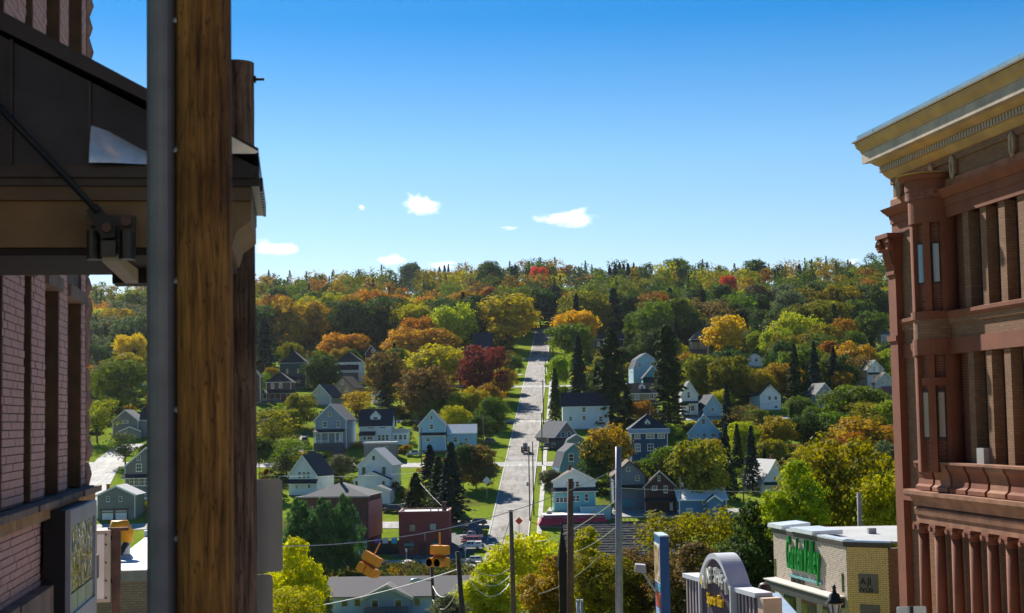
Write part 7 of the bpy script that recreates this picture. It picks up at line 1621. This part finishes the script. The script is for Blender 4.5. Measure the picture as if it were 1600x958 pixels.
for i in range(n):
    a = xA - .08 + (2 * hw + .16) * i / n; c_ = xA - .08 + (2 * hw + .16) * (i + 1) / n; za_, zc_ = archz(a), archz(c_)
    m_.hexa([TP(a, za_, -.45), TP(c_, zc_, -.45), TP(c_, zc_, .2), TP(a, za_, .2)], [TP(a, za_ + .16, -.45), TP(c_, zc_ + .16, -.45), TP(c_, zc_ + .16, .2), TP(a, za_ + .16, .2)])
m_.build('arch_cap', WHT, ps)
face('left_cap', xL - .12, xA - .09, zc1 + .003, zc1 + .13, -.4, .12, WHT); face('right_cap', xB + .09, xR + .1, zc1 + .003, zc1 + .13, -.4, .12, WHT)
face('arch_side', xB + .0, xB + .08, z0, zc1 + .0, -.45, .2, WHT); face('arch_side', xA - .08, xA - .0, z0, zc1, -.2, .2, WHT)
e_ = face('end_post', xR + .11, xR + .5, z0, zc1 + .02, -.5, .05, mat('peach_paint', (.62, .44, .32), .6)); face('end_panel', xR + .2, xR + .42, z0 + .1, zc1 - .45, .052, .07, mat('mustard', (.55, .32, .04), .6), e_)
WL = mat('cream_letters', (.66, .66, .60), .5); YL = mat('yellow_letters', (.80, .52, .01), .5)
def arcline(txt, m, size, rad_h, y0_, xs, xe):
    n = len(txt); W_ = xe - xs
    for i, ch in enumerate(txt):
        if ch == ' ': continue
        k = (i + .5) / n; x = xs + W_ * k; dy = rad_h * (1 - (2 * k - 1) ** 2)
        letters(ps, ch, lambda X, Yv, Z, x=x, dy=dy: TP(x - W_ / n * .42 + X, y0_ + dy + Yv, .125 + Z), size, .10, m, 0, squash=.62)
yb_ = ppx(1108, 910)[1]
arcline('MINE SHAFT', WL, .62, .32, ppx(1108, 921)[1], xA + .25, xB - .2)
letters(ps, 'Sports Bar', lambda X, Yv, Z: TP(xm - hw * .5 + X, ppx(1125, 945)[1] + Yv, .125 + Z), .46, .08, YL, .03, squash=.58)
xx, zz_ = ppx(1105, 906); face('yellow_mark', xx - .1, xx + .12, zz_ - .12, zz_ + .18, .125, .2, YL)
# low roof with turbine vent behind the sign
p = P(1195, 938, 46); q = thing('roof_turbine', 'ball-shaped metal roof turbine vent right of the purple sign', 'vent', Vector((p.x, 46, p.z - .25))); tm = mat('turbine_metal', (.13, .09, .085), .5, .5)
MB().lathe([(.17, -.2), (.15, .1), (.15, .3)], n=14).build('neck', STEEL, q)
zc = .3
for i in range(16):
    a = 2 * PI * i / 16; m_ = MB(); pts = []
    for j in range(7): t_ = -1.1 + 2.2 * j / 6; rr = .21 * math.cos(t_ * .75); pts.append((rr, zc + .21 + .2 * t_))
    for (r1, z1), (r2, z2) in zip(pts, pts[1:]):
        m_.hexa([(r1 * math.cos(a), r1 * math.sin(a), z1), (r1 * math.cos(a + .28), r1 * math.sin(a + .28), z1), (r1 * .9 * math.cos(a + .3), r1 * .9 * math.sin(a + .3), z1), (r1 * .9 * math.cos(a), r1 * .9 * math.sin(a), z1)], [(r2 * math.cos(a), r2 * math.sin(a), z2), (r2 * math.cos(a + .28), r2 * math.sin(a + .28), z2), (r2 * .9 * math.cos(a + .3), r2 * .9 * math.sin(a + .3), z2), (r2 * .9 * math.cos(a), r2 * .9 * math.sin(a), z2)])
    m_.build('vane', tm, q)
MB().lathe([(.15, zc + .42), (.08, zc + .46), (.01, zc + .48)], n=12).build('cap', tm, q)
a, b2 = P(1165, 925, 52), P(1216, 925, 50); zr2 = p.z - .3
q = thing('metal_roof_building', 'low building with pale blue metal roof between the purple sign and the yellow brick shop', 'building', Vector((a.x, 46, hz(a.x, 46)))); o3 = Vector((a.x, 46, hz(a.x, 46)))
m_ = MB(); qx = [(sN.x + .3, 43.6, -.9), (b2.x + .3, 44.2, -.9), (b2.x + .1, 50.5, -.15), (sN.x - .9, 50, -.15)]; m_.hexa([Vector((x_, y_, zr2 + z_)) - o3 for x_, y_, z_ in qx], [Vector((x_, y_, zr2 + z_ + .15)) - o3 for x_, y_, z_ in qx]); m_.build('roof', mat('blue_metal_roof', (.42, .52, .62), .4, .3), q)
MB().box(sN.x + .4 - o3.x, b2.x - .1 - o3.x, -2.2, 4, -.3, zr2 - o3.z - .92).build('wall', CREAM, q)
# ------------------------------------------------------------------ blue pylon sign
D = 55.0; pC = P(1031, 842, D); pRr = P(1045, 842, D + .05); pLf = P(1022, 840, D + 1.6); bz = hz(pC.x, D); zt = P(1031, 839, D).z
q = thing('pylon_sign', 'tall blue pylon sign with picture panel and red panel', 'sign', Vector((pC.x, D, bz))); o3 = Vector((pC.x, D, bz))
A, B, C_ = Vector((pC.x, pC.y, 0)), Vector((pRr.x, pRr.y, 0)), Vector((pLf.x, pLf.y, 0)); Dd = B + (C_ - A)
def q4(z): return [Vector((v.x, v.y, z)) - o3 for v in (A, B, Dd, C_)]
BLUE = mat('pylon_blue', (.008, .075, .24), .4, var=.05)
MB().hexa(q4(bz), q4(zt)).build('cabinet', BLUE, q); MB().hexa(q4(zt + .003), [v + Vector((0, 0, .05)) for v in q4(zt)]).build('cap', mat('pale_blue_cap', (.5, .6, .72), .4), q)
dl = C_ - A; Ld = dl.length; dl.normalize(); ot = Vector((-1, -.02, 0)); ot = (ot - dl * ot.dot(dl)).normalized()
def side(name, x0, x1, z0, z1, m, dz=.02, parent=None): 
    f = lambda x, z, o_: A + dl * x + Vector((0, 0, z)) + ot * o_ - o3
    return MB().hexa([f(x0, z0, .002), f(x1, z0, .002), f(x1, z0, dz), f(x0, z0, dz)], [f(x0, z1, .002), f(x1, z1, .002), f(x1, z1, dz), f(x0, z1, dz)]).build(name, m, parent or q)
zz = lambda py: P(1027, py, D + .8).z
pn = side('picture_panel', .08, Ld - .08, zz(910), zz(849), mat('panel_white', (.62, .62, .6), .4))
pmt, t, b = nodes('blurred_picture'); b.inputs['Roughness'].default_value = .4
co = t.nodes.new('ShaderNodeTexCoord'); no = t.nodes.new('ShaderNodeTexNoise'); no.inputs['Scale'].default_value = 2.2; rp_ = t.nodes.new('ShaderNodeValToRGB'); e = rp_.color_ramp.elements
e[0].position = .35; e[0].color = (.10, .05, .03, 1); e[1].position = .7; e[1].color = (.65, .65, .6, 1); x = e.new(.5); x.color = (.38, .22, .08, 1)
t.links.new(co.outputs['Object'], no.inputs['Vector']); t.links.new(no.outputs['Fac'], rp_.inputs['Fac']); t.links.new(rp_.outputs[0], b.inputs['Base Color'])
side('picture', .2, Ld - .2, zz(907), zz(852), pmt, .03, pn)
side('red_panel', .12, Ld - .3, zz(948), zz(925), mat('panel_red', (.62, .02, .02), .4)); side('lower_panel', .1, Ld - .25, zz(962), zz(951), mat('panel_bluewhite', (.25, .35, .6), .4)); side('blue_panel', .1, Ld - .3, zz(923), zz(913), mat('panel_teal', (.04, .25, .38), .4))
# ------------------------------------------------------------------ lantern, conifer-like spire, sign post
D = 34; c = P(1304, 940, D); q = thing('street_lantern', 'black street lantern with finial before the yellow brick shop', 'lamp', Vector((c.x, D, hz(c.x, D)))); k = D / F; zb_ = c.z - hz(c.x, D); zf_ = lambda py: (940 - py) * k + zb_
MB().lathe([(.09, 0), (.09, .4), (.05, .5), (.04, zf_(962))], n=12).build('post', BLACKM, q)
gl_ = MB().lathe([(.10, zf_(961)), (.15, zf_(945)), (.155, zf_(943))], n=8).build('glass_cage', mat('lantern_glass', (.55, .52, .45), .15), q)
for i in range(6): a = 2 * PI * i / 6; MB().bar((.102 * math.cos(a), .102 * math.sin(a), zf_(961)), (.157 * math.cos(a), .157 * math.sin(a), zf_(943)), .02, .02).build('cage_bar', BLACKM, gl_)
MB().lathe([(.19, zf_(942.8)), (.19, zf_(941)), (.14, zf_(937)), (.12, zf_(930)), (.05, zf_(926)), (.035, zf_(921)), (.05, zf_(919)), (.03, zf_(916.5)), (.008, zf_(913))], n=14).build('lantern_roof', BLACKM, q, smooth=True)
MB().lathe([(.185, zf_(943.2)), (.2, zf_(942.2))], n=14).build('band', mat('brass', (.4, .28, .08), .4, .6), q)
D = 105; c = P(878, 819, D); b0 = Vector((c.x, D, hz(c.x, D))); q = thing('spire', 'slender dark brown pyramid spire left of the brown pole', 'spire', b0)
k = D / F; h = c.z - b0.z; SPM = mat('dark_slate_brown', (.022, .014, .012), .8, var=.3)
r_ = 14 * k; zb_ = P(878, 886, D).z - b0.z
MB().tube([(0, 0, zb_), (0, 0, zb_ + (h - zb_) * .5), (0, 0, h)], [r_ * .72, r_ * .38, .02], 8).build('roof', SPM, q); MB().box(-r_ * .45, r_ * .45, -r_ * .45, r_ * .45, -.3, zb_ - .01).build('tower', SPM, q); MB().lathe([(.05, h - .1), (.09, h + .0), (.03, h + .12), (.0, h + .3)], n=8).build('finial', SPM, q)
# ------------------------------------------------------------------ labels for trees and bushes that have none of their own
ORD = ['leftmost', 'second', 'third', 'fourth', 'fifth', 'sixth', 'seventh', 'eighth', 'ninth', 'tenth'] + [f'{n}th' for n in range(11, 60)]
KW = {'spruce': 'spruce', 'pine': 'pine', 'bare': 'sparse tree', 'dense': 'domed tree', 'vase': 'spreading tree', 'oval': 'tall-crowned tree', 'round': 'round tree', 'bush': 'bush'}
grp = {}
for d in NTREE:
    if d['label']: continue
    sd_ = 'under the canopy' if d['px'] < 300 else ('left of the hill road' if d['px'] < 850 else 'right of the hill road')
    y = d['p'].y; bd = 'at the skyline' if y > 1260 else 'high in the wood' if y > 1060 else 'in the upper wood' if y > 930 else 'in the middle wood' if y > 780 else 'above the houses' if y > 640 else 'among the houses' if y > 480 else 'on the low slope'
    grp.setdefault((d['colour'], KW[d['kind']], bd, sd_), []).append(d)
for (c_, kw, bd, sd_), L in grp.items():
    L.sort(key=lambda d: d['px'])
    for i, d in enumerate(L):
        d['o']['label'] = f'{c_} {kw} {bd} {sd_}' + ('' if len(L) == 1 else f', {ORD[i]} from left' if i else ', leftmost such')
for d in NTREE:
    if 'group' not in d['o']:
        d['o']['group'] = 'bushes on the slope' if d['kind'] == 'bush' else 'trees near the town street' if d['p'].y < 330 else 'trees on the hillside'
# ------------------------------------------------------------------ clouds: white vapour, thin at the rim
cm, t, b = nodes('cloud_vapour'); t.nodes.remove(b); out = [n for n in t.nodes if n.type == 'OUTPUT_MATERIAL'][0]
pv = t.nodes.new('ShaderNodeVolumePrincipled'); pv.inputs['Color'].default_value = (1, 1, 1, 1); pv.inputs['Anisotropy'].default_value = .5
co = t.nodes.new('ShaderNodeTexCoord'); oi = t.nodes.new('ShaderNodeObjectInfo')
no = t.nodes.new('ShaderNodeTexNoise'); no.noise_dimensions = '4D'; no.inputs['Scale'].default_value = 1.7; no.inputs['Detail'].default_value = 5; no.inputs['Roughness'].default_value = .62
wm_ = t.nodes.new('ShaderNodeMath'); wm_.operation = 'MULTIPLY'; wm_.inputs[1].default_value = 37; t.links.new(oi.outputs['Random'], wm_.inputs[0]); t.links.new(wm_.outputs[0], no.inputs['W'])
t.links.new(co.outputs['Object'], no.inputs['Vector'])
ln = t.nodes.new('ShaderNodeVectorMath'); ln.operation = 'LENGTH'; t.links.new(co.outputs['Object'], ln.inputs[0])
m1 = t.nodes.new('ShaderNodeMath'); m1.operation = 'MULTIPLY_ADD'; m1.inputs[1].default_value = 2.6; m1.inputs[2].default_value = -.72; t.links.new(no.outputs['Fac'], m1.inputs[0])
m2_ = t.nodes.new('ShaderNodeMath'); m2_.operation = 'SUBTRACT'; t.links.new(m1.outputs[0], m2_.inputs[0]); t.links.new(ln.outputs[1], m2_.inputs[1])
sz_ = t.nodes.new('ShaderNodeSeparateXYZ'); t.links.new(co.outputs['Object'], sz_.inputs[0])
fb = t.nodes.new('ShaderNodeMapRange'); fb.inputs['From Min'].default_value = -.62; fb.inputs['From Max'].default_value = -.3; t.links.new(sz_.outputs[2], fb.inputs['Value'])
m3 = t.nodes.new('ShaderNodeMath'); m3.operation = 'MULTIPLY'; m3.use_clamp = True; t.links.new(m2_.outputs[0], m3.inputs[0]); t.links.new(fb.outputs[0], m3.inputs[1])
m4 = t.nodes.new('ShaderNodeMath'); m4.operation = 'MULTIPLY'; m4.inputs[1].default_value = .09; t.links.new(m3.outputs[0], m4.inputs[0]); t.links.new(m4.outputs[0], pv.inputs['Density'])
t.links.new(pv.outputs[0], out.inputs['Volume'])
import bmesh as _bm
_b = _bm.new(); _bm.ops.create_icosphere(_b, subdivisions=3, radius=1.05); cme = bpy.data.meshes.new('cloud'); _b.to_mesh(cme); _b.free(); cme.materials.append(cm)
def cloud(label, px, py, wpx, hpx, seed, D=5200):
    c = P(px, py, D); k = D / F
    return tag(obj('cloud', cme, None, c, 0, (wpx * k * .72, hpx * k * .95, hpx * k * .9)), label, 'cloud', 'small white clouds')
cloud('largest white cloud, flat-based, right of the middle of the sky', 887, 344, 92, 26, 1)
cloud('ragged white cloud left of the middle of the sky', 659, 321, 56, 30, 2)
cloud('white cloud touching the old pole above the skyline', 428, 389, 78, 24, 3)
cloud('white cloud behind the skyline trees, left of the dark pine', 612, 408, 46, 16, 4)
cloud('low white cloud sinking behind the skyline right of the dark pine', 690, 415, 50, 12, 5)
cloud('tiny round cloud left of the ragged cloud', 565, 324, 11, 9, 6)
cloud('small wisp of cloud left of the largest cloud', 795, 357, 30, 7, 7)
cloud('small cloud above the right skyline near the red building', 1330, 410, 24, 12, 8)
cloud('small cloud touching the capital of the corner pilaster', 1384, 414, 22, 12, 9)
# ------------------------------------------------------------------ haze in the valley air
hm, t, b = nodes('valley_air'); t.nodes.remove(b); out = [n for n in t.nodes if n.type == 'OUTPUT_MATERIAL'][0]
pv = t.nodes.new('ShaderNodeVolumePrincipled'); pv.inputs['Color'].default_value = (.86, .93, 1, 1); pv.inputs['Density'].default_value = .00002; pv.inputs['Anisotropy'].default_value = .8
t.links.new(pv.outputs[0], out.inputs['Volume'])
tag(MB().box(-3100, 3100, -450, 3100, -40, 160).build('haze', hm), 'thin bluish haze filling the valley air', 'haze', kind='stuff')
